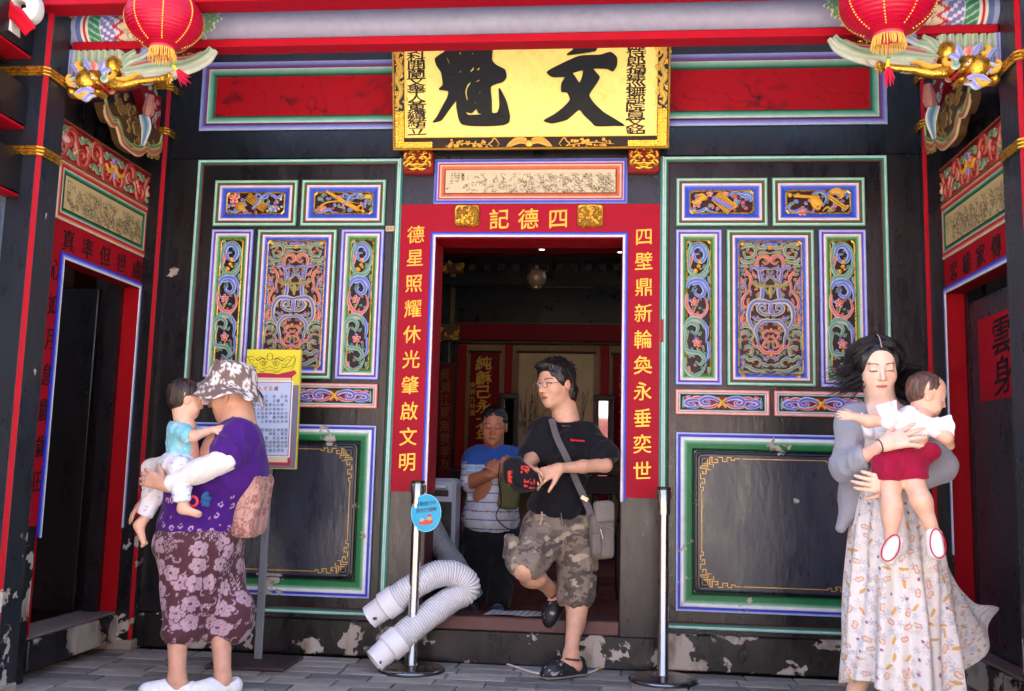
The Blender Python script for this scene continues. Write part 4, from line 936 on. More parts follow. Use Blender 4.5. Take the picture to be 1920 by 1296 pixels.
    for m in (-1, 1):
        cx = (ua+ub)/2
        Rr = lambda P, w, c, e, d0=.006: ribbon(g, fr, [(cx+m*x/1000, 2.464+y/1000) for x, y in P], w, c, e, d0=d0, n=4, h=.008)
        for k, (x0, y0) in enumerate(((60, -30), (170, 20), (290, -25), (400, 15), (480, -30))):
            sg = 1 if k % 2 else -1
            Rr([(x0-60, y0*.2), (x0-30, y0+sg*45), (x0+20, y0+sg*50), (x0+40, y0), (x0+5, y0-sg*22), (x0-15, y0+sg*5), (x0+5, y0+sg*16)], .010, rd, C(205, 120, 100))
            Rr([(x0-50, -sg*55), (x0-20, -sg*60), (x0+10, -sg*40), (x0+20, -sg*66)], .009, gr, C(150, 175, 140)); Rr([(x0+45, sg*60), (x0+60, sg*30), (x0+50, 0), (x0+70, -sg*20)], .008, gr, C(150, 175, 140), .003)
            Rr([(x0+10, -sg*30), (x0+40, -sg*50), (x0+70, -sg*40)], .007, gr, C(150, 175, 140), .004); Rr([(x0-30, sg*20), (x0-45, -sg*10), (x0-20, -sg*30)], .006, C(190, 50, 50), C(215, 150, 130), .01)
        Rr([(0, 20), (20, -10), (60, -20), (90, 5)], .009, GOLD, GOLD, .014); Rr([(0, 60), (10, 20), (6, -50)], .007, C(90, 80, 170), C(170, 160, 210), .01)
        blob(g, fr, (cx+m*(L/2-.09), 2.47), (.028, .02), LPINK, h=.018, d0=.006); blob(g, fr, (cx+m*.36, 2.44), (.014, .02), C(190, 160, 120), h=.016, d0=.006)
    g.build('frieze_carving', M_PAINT, fz, smooth=True)
# rooms behind the side doors
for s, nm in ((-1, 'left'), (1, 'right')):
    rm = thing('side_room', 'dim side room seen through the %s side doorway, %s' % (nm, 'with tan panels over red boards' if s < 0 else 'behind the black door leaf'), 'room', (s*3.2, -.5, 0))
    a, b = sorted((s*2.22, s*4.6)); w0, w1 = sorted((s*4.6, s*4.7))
    g = Geo(); g.box(w0, w1, -2.2, 1.4, 0, 2.7, C(40, 26, 22)); g.box(a, b, 1.3, 1.4, 0, 2.7, C(30, 22, 22)); g.box(a, b, -2.3, -2.2, 0, 2.7, C(30, 22, 22)); g.box(*sorted((s*2.22, s*4.05)), -2.2, 1.3, 2.7, 2.75, C(30, 20, 18)); g.box(a, b, -2.2, 1.3, 0, .1, C(70, 34, 26)); g.build('room_shell', M_WOOD, rm)  # ceiling stops short of the outer wall: unseen slot added to light the room
    for k in range(3):
        for j in range(3):
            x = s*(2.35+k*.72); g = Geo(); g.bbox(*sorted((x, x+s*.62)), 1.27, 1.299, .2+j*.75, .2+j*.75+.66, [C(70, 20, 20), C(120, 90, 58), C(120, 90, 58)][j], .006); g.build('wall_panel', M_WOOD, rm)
# right: door leaf with red paper square
dl = thing('door_leaf', 'dark grey-black door leaf standing open in the right side doorway', 'door', (2.30, -.2, .2))
g = Geo(); g.bbox(2.212, 2.25, -.95, -.125, .20, 1.86, C(46, 46, 52), .004, wear=.0); g.build('leaf_board', M_LACQ, dl)
g = Geo(); g.box(2.2085, 2.2115, -.70, -.235, 1.36, 1.755, C(170, 20, 36)); rp = tag(g.build('red_paper', M_RED), 'red paper sheet with large black characters pasted on the dark door leaf', 'red paper')
frd = Frame((2.2085, 0, 0), (0, -1, 0), (0, 0, 1), (-1, 0, 0))
for ch, v in (('雲', 1.645), ('身', 1.465)): char(ch, frd, .50, v, .20, .17, M_INK, C(30, 16, 20), rp, d=.0012, thick=.0006, bold=.012)
# left: dark leaf folded inside
dl = thing('door_leaf', 'narrow dark door leaf folded back inside the left side doorway', 'door', (-2.3, -.15, .2))
g = Geo(); g.bbox(-2.75, -2.31, -.155, -.115, .20, 1.9, C(20, 18, 20), .004); g.build('leaf_board', M_LACQ, dl)
# foreground left: grey blue lacquered boards beyond the front post and the brackets under the eave
fb = thing('front_boards', 'blue-grey lacquered boards beyond the front post at the left edge of the picture', 'board wall', (-2.2, -1.9, 0))
g = Geo(); g.box(-2.30, -2.17, -2.6, -1.225, 0.0, 2.12, C(104, 112, 126), .12)
g.build('board', M_LACQ, fb)
for y in (-1.42, -1.66, -1.9, -2.14):
    g = Geo(); g.bbox(-2.172, -2.166, y, y+.22, .08, 2.1, C(106, 114, 128), .003, wear=.42); g.build('plank', M_LACQ, fb)
for s in (-1, 1):
    for k, (z, L_) in enumerate(((2.12, .5), (2.42, .62), (2.74, .8))):
        nm = ['lowest', 'middle', 'topmost'][k]
        b = thing('eave_bracket', 'black bracket arm with red underside, %s of three on the %s front post' % (nm, 'left' if s < 0 else 'right'), 'bracket', (s*2.16, -1.4, z), 'bracket arms on the front posts')
        g = Geo(); x0, x1 = s*2.16-.055, s*2.16+.055
        pr = [(-1.222, 0), (-1.222-L_*.55, -.01), (-1.222-L_*.7, .03), (-1.222-L_*.8, .02), (-1.222-L_, .08), (-1.222-L_, .17), (-1.222, .17)]
        R = [[(x, y, z+zz) for y, zz in pr] for x in (x0, x1)]; g.rings(np.array(R), BLACK, True, True); g.build('arm', M_LACQ2, b)
        g = Geo(); g.bbox(x0-.004, x1+.004, -1.222-L_*.55, -1.224, z-.022, z-.011, RED, .003); g.build('red_edge', M_RED, b)
sc = thing('scroll_end', 'white scroll-shaped beam end with a red flourish, top left corner', 'scroll', (-2.1, -1.3, 2.75))
g = Geo(); fs = Frame((-2.0, -1.36, 0), (1, 0, 0), (0, 0, 1), (0, -1, 0))
def PQ(L, Y, c=0):
    q = [(onY(x, y, Y)[0]+2.0, onY(x, y, Y)[2]) for x, y in L]; return [tuple(p) for p in spl_closed(q, 4)] if c else q
slabq(g, fs, PQ([(-60, -20), (34, -6), (28, 30), (30, 66), (0, 44), (-50, 14)][::-1], -1.36), -.03, .03, C(222, 214, 204)); ribbon(g, fs, PQ([(10, -8), (46, -6), (64, 4), (66, 26), (54, 36), (48, 24)], -1.36), .021, C(222, 214, 204), C(226, 220, 212), d0=.02, h=.012, taper=(1, .7), t=.04); g.build('white_scroll', M_PAINT, sc)
g = Geo(); ribbon(g, fs, PQ([(24, 12), (26, 26), (40, 34), (52, 48), (66, 66)], -1.36), .024, C(190, 16, 36), C(190, 16, 36), d0=.034, taper=(.6, .9)); g.build('red_flourish', M_RED, sc)
yc = thing('yellow_banner', 'sliver of bright yellow cloth hanging at the left edge', 'banner', (-1.93, -1.9, 0))
g = Geo(); R = []
for z in np.linspace(0, .95, 14):
    R.append([(-1.985-.03*math.sin(z*3)+.010*math.sin(k*2.1+z*2)+(z*-.045), -1.9+.03*k, z) for k in range(-3, 5)])
g.rings(np.array(R), C(232, 196, 40), closed=False); g.build('cloth', M_CLOTH, yc, smooth=True)

# ---------------------------------------------------------------- the painted round beam
bm = thing('round_beam', 'round lilac beam with painted ends carried across the porch above the name board', 'beam', (0, -1.0, 2.95))
def beam_x(s_list, mat, name, parent, colf, r=.074, yc_=-1.0, zc=2.952, n=28):
    g = Geo(); th = np.linspace(-math.pi, math.pi, n, endpoint=False)+math.pi/2
    R, Cc = [], []
    for x in s_list:
        yy = yc_-np.cos(th)*r*.92; zz = zc+np.sin(th)*r*(1.0); R.append(np.stack([np.full(n, x), yy, zz], 1)); Cc.append(colf(np.full(n, x), th))
    g.rings(np.array(R), np.array(Cc), True, True); return g.build(name, mat, parent, smooth=True)
lil = C(138, 136, 158)
beam_x([-1.35, 1.38], M_PAINT, 'shaft', bm, lambda x, th: np.tile(lil, (len(x), 1)))
def endcol(x, th):
    """bands of the painted beam end; x from 0 (post) to .78"""
    a = abs(x); t = (2.06-a); v = th
    c = np.tile(C(150, 160, 200), (len(x), 1)); zig = .012*np.abs(((v*5) % 2)-1)
    def band(c, lo, hi, col): m = (t+zig*0 > lo) & (t < hi); c[m] = col; return c
    c[t > .05] = C(95, 110, 160); t2 = t-.05*np.sin(v*.9+.4)*0
    c[(t2 > .075)] = C(225, 220, 215); c[(t2 > .088)] = C(190, 40, 40); c[(t2 > .100)] = C(225, 220, 215); c[(t2 > .110)] = C(60, 130, 100)
    dz = ((t2-.11)/.05 % 1 + v*2.2) % 1; m = (t2 > .112) & (t2 < .165); c[m & (abs(dz-.5) < .12)] = C(170, 205, 180)
    c[(t2 > .165)] = C(205, 205, 222); m = (t2 > .172) & (t2 < .24); c[m] = C(120, 125, 190)
    k = ((t2*60).astype(int)+(v*6).astype(int)) % 3; c[m & (k == 0)] = C(225, 220, 228)
    edge = .245+.018*np.sin(v*9); c[t2 > edge] = C(190, 40, 44); c[t2 > edge+.022] = C(215, 200, 175)
    P = np.stack([t2*1.0, v*.07], 1); m = (t2 > edge+.03); ln = abs(nz(P, 14, 31, 2)) < .07; c[m & ln] = C(120, 100, 80); c[m & (nz(P, 9, 8, 1) > .75)] = C(170, 150, 130)
    c[t2 > .50] = C(205, 200, 205); c[t2 > .515] = C(70, 120, 100); m = (t2 > .52) & (t2 < .57); k = ((t2*80).astype(int)+(v*9).astype(int)) % 2; c[m & (k == 0)] = C(150, 185, 160)
    c[t2 > .575] = C(228, 222, 220); c[t2 > .588] = C(185, 40, 50); c[t2 > .602] = C(228, 222, 220)
    e3 = .69+.045*np.cos(v*2.0-.5)+.012*np.sin(v*11); c[t2 > .612] = C(112, 150, 108); m = (t2 > .612) & (abs(np.sin(t2*55+2*np.sin(v*7)) ) < .16); c[m] = C(190, 205, 170)
    m = t2 > e3; c[m] = lil; m = (t2 > e3-.006) & (t2 < e3); c[m] = C(226, 226, 200); return c
for s in (-1, 1):
    xs = np.linspace(2.055, 1.30, 190)*s
    if s > 0: xs = xs[::-1]
    beam_x(xs, M_PAINT, 'painted_end', bm, endcol, r=.0745, n=72)
g = Geo(); g.bbox(-2.03, 2.03, -1.045, -.955, 2.843, 2.879, C(164, 10, 32), .004); g.build('red_soffit', M_RED, bm)
b2 = thing('upper_beam', 'blue-white eave beam with red underside along the top edge of the picture', 'beam', (0, -1.22, 3.05))
g = Geo(); g.bbox(-2.6, 2.6, -1.30, -1.16, 2.965, 3.16, C(175, 190, 225), .02); g.build('shaft', M_PAINT, b2)
g = Geo(); g.bbox(-2.6, 2.6, -1.285, -1.175, 2.936, 2.9645, C(164, 10, 32), .004); g.build('red_soffit', M_RED, b2)

# ---------------------------------------------------------------- dragon brackets
def dragon(s, label):
    t = thing('dragon_bracket', label, 'carved bracket', (s*1.85, -1.0, 2.7), 'carved dragon brackets under the beam')
    fr = Frame((s*2.03, -1.03, 2.84), (-s, 0, 0), (0, 0, 1), (0, -1, 0))     # u runs from the post to the middle, v up (0 = under the beam)
    def obj_(nm, g, m=M_PAINT, par=None): return g.build(nm, m, par or t, smooth=True)
    g = Geo(); slabq(g, fr, [(0, 0), (0, -.19), (.06, -.215), (.20, -.185), (.45, -.125), (.60, -.03), (.62, 0)], -.05, .0, C(110, 20, 28)); obj_('backing', g)
    Z = lambda L: [(x/1000, y/1000) for x, y in L]
    sg, sgl = C(120, 150, 120), C(214, 220, 200)
    for k in range(7):                                # upright plumes beside the post
        g = Geo(); x = 32+k*32; ribbon(g, fr, Z([(x, -110-10*(k % 2)), (x, -60), (x, -6)]), .0125, sg, sgl, d0=.012, h=.016, taper=(1, .75), n=4, t=.014); obj_('feather', g)
    g = Geo(); ribbon(g, fr, Z([(8, -4), (6, -90), (4, -180)]), .010, C(110, 120, 180), C(205, 210, 228), d0=.016, h=.012, taper=(1, .8), n=4, t=.01); obj_('side_plume', g)
    for k in range(4):
        g = Geo(); ribbon(g, fr, Z([(24+k*17, -92+k*3), (25+k*17, -118), (30+k*18, -146)]), .0085, C(70, 70, 160), C(205, 205, 232), d0=.016, h=.012, n=4); obj_('feather', g)
    g = Geo(); ribbon(g, fr, Z([(250, -85), (262, -40), (305, -6)]), .013, sg, sgl, d0=.01, h=.012); obj_('flame', g)
    for L, c, e in (([(255, -85), (285, -55), (330, -40), (365, -10)], sg, sgl), ([(250, -110), (300, -80), (350, -62), (395, -60)], sg, sgl), ([(255, -125), (300, -95), (380, -70), (470, -66), (560, -48)], C(190, 80, 76), C(228, 180, 160)),
                    ([(330, -40), (380, -10), (430, -14)], C(120, 130, 180), C(210, 212, 224)), ([(255, -145), (300, -125), (345, -118)], sg, sgl), ([(245, -150), (262, -165), (258, -190)], sg, sgl), ([(262, -145), (330, -150), (365, -160), (400, -165)], sg, sgl)):
        g = Geo(); ribbon(g, fr, Z(L), .012, c, e, d0=.014, h=.012, taper=(.9, .1)); obj_('flame', g)
    # wings: long boards sweeping inward
    for L, c, w in (([(270, -112), (420, -92), (540, -86), (640, -40), (668, -8)], sg, .020), ([(280, -140), (420, -128), (560, -108), (650, -70), (690, -20)], C(170, 180, 160), .015), ([(280, -160), (400, -150), (520, -130), (560, -118)], C(186, 96, 96), .009), ([(300, -90), (420, -66), (560, -60), (630, -30)], C(150, 50, 56), .014)):
        g = Geo(); ribbon(g, fr, Z(L), w, c, sgl, d0=.02, h=.02, taper=(.6, .35)); obj_('wing', g)
    rd_ = np.random.default_rng(6)
    for k in range(46):                                # small gilt and coloured scrolls filling the ground
        u_ = rd_.uniform(.02, .56); v_ = rd_.uniform(-.19+.10*max(0, (u_-.2)/.4), -.015); c_, e_ = [(GOLD*.9, GOLD), (C(150, 40, 44), C(214, 150, 130)), (sg, sgl), (GOLD, GOLD*1.1), (C(90, 100, 170), C(200, 206, 228))][k % 5]
        g = Geo(); ribbon(g, fr, curl((u_, v_), rd_.uniform(0, 6.28), rd_.uniform(.012, .024), .9, rd_.choice([-1, 1]), 9), .0055, c_, e_, d0=.006, h=.010, n=3); stuff_ = obj_('scroll', g, M_GOLD if k % 5 in (0, 3) else M_PAINT)
    # body, leg, claw in gilt
    g = Geo(); P = fr(np.array([[.235, -.10, .03], [.255, -.06, .04], [.232, -.035, .035]])); blob(g, fr, (.212, -.085), (.040, .052), GOLD, h=.05, d0=.01, n=14); obj_('belly', g, M_GOLD)
    g = Geo(); L = np.array([[.205, -.165, .03], [.24, -.185, .05], [.29, -.188, .05], [.36, -.170, .05], [.44, -.162, .05], [.475, -.158, .05]]); g.tube(fr(L), [.024, .026, .020, .014, .014, .018], GOLD, n=10); obj_('leg', g, M_GOLD)
    for k in range(4):
        g = Geo(); a = .5-k*.42; c = np.array([.478, -.155, .052]); g.tube(fr(np.array([c, c+[.022*math.cos(a), .022*math.sin(a), .012], c+[.036*math.cos(a-.5), .034*math.sin(a-.5), .0]])), [.011, .011, .004], GOLD, n=8); obj_('claw', g, M_GOLD)
    for k in range(3):
        g = Geo(); ribbon(g, fr, Z([(488, -140-k*6), (515, -128-k*8), (548-k*6, -122-k*8)]), .004, C(214, 180, 170), sgl, d0=.045, taper=(1, .1), n=4); obj_('talon', g)
    # head facing the middle, jaws open
    g = Geo()
    blob(g, fr, (.098, -.162), (.058, .058), GOLD, h=.065, d0=.02, n=16); blob(g, fr, (.138, -.145), (.044, .030), GOLD, h=.052, d0=.03, n=14, rz=-.9); blob(g, fr, (.165, -.178), (.026, .014), GOLD, h=.05, d0=.03, rz=-.5); 
    blob(g, fr, (.172, -.222), (.020, .016), GOLD, h=.05, d0=.03); g.tube(fr(np.array([[.11, -.205, .05], [.14, -.228, .055], [.17, -.226, .06]])), [.014, .012, .012], GOLD, n=8); hd = obj_('head', g, M_GOLD)
    g = Geo(); blob(g, fr, (.148, -.200), (.022, .008), C(150, 20, 24), h=.04, d0=.03, rz=-.6); blob(g, fr, (.190, -.196), (.010, .008), C(190, 50, 50), h=.05, d0=.03); obj_('mouth', g, M_PAINT, hd)
    g = Geo(); blob(g, fr, (.150, -.160), (.009, .008), C(230, 225, 210), h=.012, d0=.078, n=10); blob(g, fr, (.152, -.160), (.004, .004), C(10, 10, 10), h=.008, d0=.084, n=8); obj_('eye', g, M_PLAST, hd)
    g = Geo(); ribbon(g, fr, Z([(118, -120), (104, -96), (96, -78)]), .008, GOLD, GOLD, d0=.05, taper=(1, .2)); obj_('horn', g, M_GOLD, hd)
    for L, c, e, w in (([(60, -190), (30, -176), (20, -150), (34, -136)], GOLD, GOLD*1.2, .010), ([(118, -214), (98, -238), (70, -236), (66, -220)], GOLD, GOLD*1.2, .009), ([(90, -112), (66, -104), (60, -84), (74, -78)], GOLD, GOLD*1.2, .009), ([(210, -150), (228, -150), (236, -132), (224, -124)], GOLD, GOLD*1.2, .009), ([(250, -160), (300, -160), (340, -142), (370, -148)], GOLD, GOLD*1.2, .008), ([(130, -120), (108, -88), (88, -62)], C(110, 120, 190), C(214, 216, 232), .012), ([(140, -118), (140, -95), (130, -74)], C(196, 90, 80), C(228, 180, 160), .016), ([(172, -120), (178, -95), (186, -70)], C(110, 120, 190), C(214, 216, 232), .012), ([(178, -130), (196, -120), (222, -112)], C(110, 120, 200), C(214, 216, 232), .012), ([(180, -150), (198, -160), (204, -130)], C(90, 140, 120), sgl, .013),
                       ([(120, -196), (90, -190), (60, -182), (44, -188)], C(130, 135, 200), C(214, 216, 232), .011), ([(150, -218), (110, -206), (84, -214), (56, -232)], C(130, 135, 200), C(214, 216, 232), .012), ([(160, -228), (130, -232), (114, -252), (96, -256)], C(130, 135, 200), C(214, 216, 232), .012),
                       ([(70, -150), (40, -160), (14, -166)], C(170, 180, 180), sgl, .006), ([(66, -130), (48, -100), (24, -90)], C(110, 120, 190), C(214, 216, 232), .010)):
        g = Geo(); ribbon(g, fr, Z(L), w, c, e, d0=.055, h=.012, taper=(.7, .12)); obj_('mane_lock', g, M_PAINT, hd)
    g = Geo(); blob(g, fr, (.030, -.208), (.026, .024), GOLD*.8, h=.034, d0=.02, n=12); g.tube(fr(np.array([[.05, -.225, .03], [.08, -.235, .04], [.09, -.22, .04]])), [.012, .014, .010], GOLD, n=8); obj_('paw', g, M_GOLD)
    return t
dragon(-1, 'carved gilt dragon bracket with green plumes, under the left end of the lilac beam')
dragon(1, 'carved gilt dragon bracket with green plumes, under the right end of the lilac beam')
for s, nm in ((-1, 'left'), (1, 'right')):
    # lotus-leaf pendant below, along the side wall
    t = thing('cloud_pendant', 'dull gold and ochre cloud-shaped carved board hanging under the %s dragon bracket' % nm, 'carved board', (s*1.98, -.6, 2.6), 'cloud shaped pendants')
    fr = Frame((s*2.025, 0, 0), (0, -1, 0), (0, 0, 1), (-s, 0, 0))
    g = Geo(); och, ol = C(80, 56, 30), C(200, 168, 110)
    LP = [(-onX(x, y, -2.04)[1], onX(x, y, -2.04)[2]) for x, y in ((182, 192), (186, 212), (196, 230), (206, 232), (213, 250), (218, 268), (234, 284), (252, 289), (268, 280), (276, 288), (292, 283), (297, 264), (286, 244), (262, 224), (240, 196))]; LC = np.mean(LP, 0)
    out = spl(LP, 3)
    slabq(g, fr, [tuple(p) for p in out], -.03, .012, och); g.build('board', M_PAINT, t)
    for L in ([LP[0], LP[1], LP[2], LP[3]], [LP[3], LP[4], LP[5], LP[6]], [LP[6], LP[7], LP[8]], [LP[8], LP[9], LP[10], LP[11]]):
        L = [(a*.93+LC[0]*.07, b*.93+LC[1]*.07) for a, b in L]
        g = Geo(); ribbon(g, fr, L, .016, C(170, 80, 40), C(214, 190, 150), d0=.014, taper=(.6, .6)); ribbon(g, fr, [(a, b+.03) for a, b in L], .008, C(80, 130, 80), C(180, 180, 120), d0=.014, taper=(.6, .6)); g.build('petal', M_PAINT, t)
    g = Geo(); rp_ = np.random.default_rng(8)
    for k in range(44): u_ = rp_.uniform(.22, .70); ribbon(g, fr, curl((u_, 2.60+.30*(u_-.2)+rp_.uniform(-.03, .08)), rp_.uniform(0, 6.28), rp_.uniform(.02, .034), .9, rp_.choice([-1, 1]), 9), .007, C(110, 80, 40), C(150, 118, 64), d0=.012, n=2, h=.006)
    stuff(g.build('cloud_relief', M_PAINT, t, smooth=True))
    g = Geo(); ribbon(g, Frame((s*1.93, -.50, 0), (-s, 0, 0), (0, 0, 1), (0, -1, 0)), [(-.02, 2.74), (.0, 2.67), (-.012, 2.575)], .02, C(60, 110, 150), C(225, 225, 215), d0=.0, taper=(.9, .3)); g.tube([(s*1.92, -.50, 2.84), (s*1.925, -.50, 2.76), (s*1.93, -.50, 2.73)], [.02, .032, .02], C(170, 110, 100)); g.build('bud', M_PAINT, t, smooth=True)
    c = thing('carved_corbel', 'small red and silver carved corbel in the %s corner under the wall beam' % nm, 'corbel', (s*1.95, -.1, 2.8), 'carved corbels in the corners')
    fr = Frame((s*2.12, -.08, 0), (0, -1, 0), (0, 0, 1), (-s, 0, 0)); g = Geo(); slabq(g, fr, [(0, 3.0), (0, 2.72), (.03, 2.72), (.12, 2.82), (.24, 2.95), (.26, 3.0)], .0, .05, C(130, 18, 26)); g.build('board', M_PAINT, c); g = Geo(); r = np.random.default_rng(3)
    for k in range(26):
        v = r.uniform(2.74, 2.99); u = r.uniform(.01, .02+.20*(v-2.70)/.3); cc = [C(150, 150, 165), C(190, 40, 40), C(96, 120, 100), C(150, 90, 50)][k % 4]; ribbon(g, fr, curl((u, v), r.uniform(0, 6), .018, .9, r.choice([-1, 1]), 8), .008, cc, cc*.6+WHITE*.3, d0=.05, n=2)
    stuff(g.build('carving', M_PAINT, c, smooth=True))
# dragon-coil ornaments above the beam
for s, nm in ((-1, 'left'), (1, 'right')):
    fr = Frame((s*2.03, -.93, 3.02), (-s, 0, 0), (0, 0, 1), (0, -1, 0)); t = thing('cloud_block', 'pale green carved cloud block on top of the %s end of the lilac beam' % nm, 'carved block', (s*1.7, -.95, 3.02), 'cloud blocks on the beam')
    g = Geo(); ribbon(g, fr, [(.14, .03), (.2, .05), (.28, .045), (.34, .02), (.33, -.01)], .016, C(170, 170, 160), C(225, 222, 215), d0=.0, taper=(.5, .8)); g.build('white_curl', M_PAINT, t, smooth=True)
    g = Geo(); ribbon(g, fr, [(.40, .06), (.5, .04), (.58, .0), (.68, .01), (.8, .045)], .022, C(60, 120, 100), C(190, 205, 190), d0=.0); g.build('green_curl', M_PAINT, t, smooth=True)
    g = Geo(); ribbon(g, fr, [(.62, .03), (.75, .05), (.86, .04), (1.0, .07)], .016, C(190, 60, 60), C(220, 180, 120), d0=.01); g.build('red_curl', M_PAINT, t, smooth=True)

# ---------------------------------------------------------------- the name board
NB_N = np.array([0, -1, -.235]); NB_N = NB_N/np.linalg.norm(NB_N)
NB = Frame((0.0, -.085, 2.685), (1, 0, 0), (0, -.2288, .9735), NB_N)      # leans forward: v up along the board
def onNB(px, py):
    d = ray(px, py); t = ((NB.o-CAM) @ NB.n)/(d @ NB.n); P = CAM+d*t; return (P-NB.o) @ NB.r, (P-NB.o) @ NB.u
u_l, _ = onNB(735, 290); u_r, _ = onNB(1250, 290); ul2, v_t = onNB(728, 15)
NBW = (abs(u_l)+abs(u_r))/2; NBH = v_t+.03
nb = thing('name_board', 'large gilt name board with two bold black characters hung over the doorway', 'name board', (0, -.05, 2.69))
g = Geo(); slabq(g, NB, [(-NBW, -.005), (NBW, -.005), (NBW, NBH), (-NBW, NBH)], -.045, .0, C(40, 24, 16)); g.build('board', M_WOOD, nb)
iu = onNB(762, 200)[0]; iu2 = onNB(1228, 200)[0]; IU = (abs(iu)+abs(iu2))/2; IV = onNB(960, 262)[1]; IT = NBH-.075
g = Geo(); slabq(g, NB, [(-IU, IV), (IU, IV), (IU, IT), (-IU, IT)], .0, .012, C(255, 219, 108)); gold_field = g.build('gold_field', M_GFIELD, nb)
g = Geo(); moulding(g, NB, -NBW, NBW, -.005, NBH, [(0, -.03, C(60, 40, 14)), (0, .022, GOLD*.8), (.006, .028, GOLD), (.012, .024, C(40, 26, 16)), (.014, .022, C(26, 20, 18)), (NBW-IU-.012, .016, C(26, 20, 18)), (NBW-IU-.008, .020, GOLD), (NBW-IU, .020, C(250, 220, 110)), (NBW-IU+.001, .010, GOLD*.5)]); nf = g.build('board_frame', M_GILT, nb)
bw = NBW-IU-.012
g = Geo()       # gilt lattice at the corners, dragons up the sides, bat and flowers along the bottom
def hatch(u0, u1, v0, v1, st=.0145):
    n = int((u1-u0)/st)+int((v1-v0)/st)+2
    for k in range(-int((v1-v0)/st)-1, int((u1-u0)/st)+1):
        for sg in (1, -1):
            a, b = u0+k*st, v0; pts_ = []
            L = (v1-v0); 
            if sg < 0: a = u0+k*st+L
            x0, x1 = a, a+sg*L; y0, y1 = v0, v1
            if sg > 0:
                if x0 < u0: y0 += u0-x0; x0 = u0
                if x1 > u1: y1 -= x1-u1; x1 = u1
            else:
                if x0 > u1: y0 += x0-u1; x0 = u1
                if x1 < u0: y1 -= u0-x1; x1 = u0
            if y1-y0 > .004: strip(g, NB, [(x0, y0), (x1, y1)], .0052, .0235, GOLD*1.1, th=.001)
for s in (-1, 1):
    a, b = sorted((s*(IU+.012), s*(NBW-.014))); hatch(a, b, .006, .20); a, b = sorted((s*(IU-.14), s*(IU+.011))); hatch(a, b, .008, IV-.012)
    a, b = sorted((s*(IU+.012), s*(NBW-.014))); hatch(a, b, NBH-.09, NBH-.014); a, b = sorted((s*(IU-.14), s*(IU+.011))); hatch(a, b, IT+.01, NBH-.014)
stuff(g.build('gilt_lattice', M_GOLD, nf))
r = np.random.default_rng(9)
for s in (-1, 1):
    g = Geo(); cu = s*(IU+NBW)/2
    ribbon(g, NB, [(cu+s*.012*math.sin(k*1.9), .22+k*.035) for k in range(int((NBH-.33)/.035))], .010, GOLD*.9, GOLD*.5, d0=.021, h=.004)
    for k in range(90): ribbon(g, NB, curl((cu+r.uniform(-.030, .030), r.uniform(.20, NBH-.10)), r.uniform(0, 6), r.uniform(.008, .014), .8, r.choice([-1, 1]), 6), .0034, GOLD, GOLD, d0=.021, n=2, h=.002)
    g.build('gilt_dragon', M_GILT, nf)
    for zz in (0, 1):
        g = Geo(); cv = IV/2 if zz == 0 else (IT+NBH)/2; cx = s*.33
        for k in range(34): blob(g, NB, (cx+r.uniform(-.11, .11), cv+r.uniform(-.022, .022)), r.uniform(.005, .011), GOLD, h=.004, d0=.021, n=6)
        ribbon(g, NB, [(cx-.12, cv-.01), (cx, cv+.005), (cx+.12, cv-.005)], .002, GOLD, GOLD, d0=.021, h=.002)
        ribbon(g, NB, [(s*.16, cv), (s*.185, cv+.03), (s*.20, cv+.012), (s*.215, cv), (s*.20, cv-.012), (s*.185, cv-.03), (s*.16, cv)], .0025, GOLD, GOLD, d0=.021, h=.002); g.build('gilt_spray', M_GILT, nf)
g = Geo()
for s in (-1, 1): ribbon(g, NB, [(s*.015, IV/2+.012), (s*.05, IV/2+.02), (s*.09, IV/2+.004), (s*.12, IV/2-.022)], .014, GOLD*.5, GOLD, d0=.021, h=.003, taper=(.8, .4))
blob(g, NB, (0, IV/2), .020, GOLD, h=.004, d0=.021); g.build('gilt_bat', M_GILT, nf)
def poly_char(nm, out, holes=(), ox=720, oy=60, K=.3241):
    """brush character traced as outline; holes are cut with a fan of quads via bmesh"""
    import bmesh
    cu = bpy.data.curves.new('brush', 'CURVE'); cu.dimensions = '2D'; cu.fill_mode = 'BOTH'; cu.extrude = .004; cu.bevel_depth = .002; cu.bevel_resolution = 1
    for loop in [out]+list(holes):
        pts_ = [onNB(ox+x*K, oy+y*K) if not isinstance(x, str) else y for x, y in loop]; pts_ = spl_closed(pts_, 4)
        sp_ = cu.splines.new('POLY'); sp_.points.add(len(pts_)-1); sp_.use_cyclic_u = True
        for p_, q in zip(sp_.points, pts_): p_.co = (q[0], q[1], 0, 1)
    o = bpy.data.objects.new('brush', cu); COL.objects.link(o); bpy.context.view_layer.update()
    me = bpy.data.meshes.new_from_object(o.evaluated_get(bpy.context.evaluated_depsgraph_get())); n = len(me.vertices); co = np.zeros(n*3); me.vertices.foreach_get('co', co); co = co.reshape(-1, 3)
    F = [tuple(p.vertices) for p in me.polygons]; bpy.data.objects.remove(o); co[:, 2] += .017
    return mkobj(nm, NB(co), F, np.tile(np.append(C(10, 8, 8), 0), (n, 1)), M_INK, gold_field)
poly_char('character', [(1055, 258), (1030, 300), (1028, 348), (1060, 352), (1078, 395), (1040, 440), (985, 482), (928, 515), (975, 530), (1060, 508), (1128, 452), (1160, 485), (1200, 522), (1228, 546), (1330, 545), (1388, 543), (1330, 505), (1270, 468), (1218, 420), (1186, 370), (1212, 325), (1235, 290), (1246, 262), (1210, 216), (1290, 216), (1322, 230), (1345, 198), (1346, 152), (1310, 122), (1250, 138), (1130, 145), (1010, 198), (945, 235), (975, 262), (1040, 262)], [[(1092, 240), (1150, 224), (1150, 255), (1132, 300), (1105, 262)]])
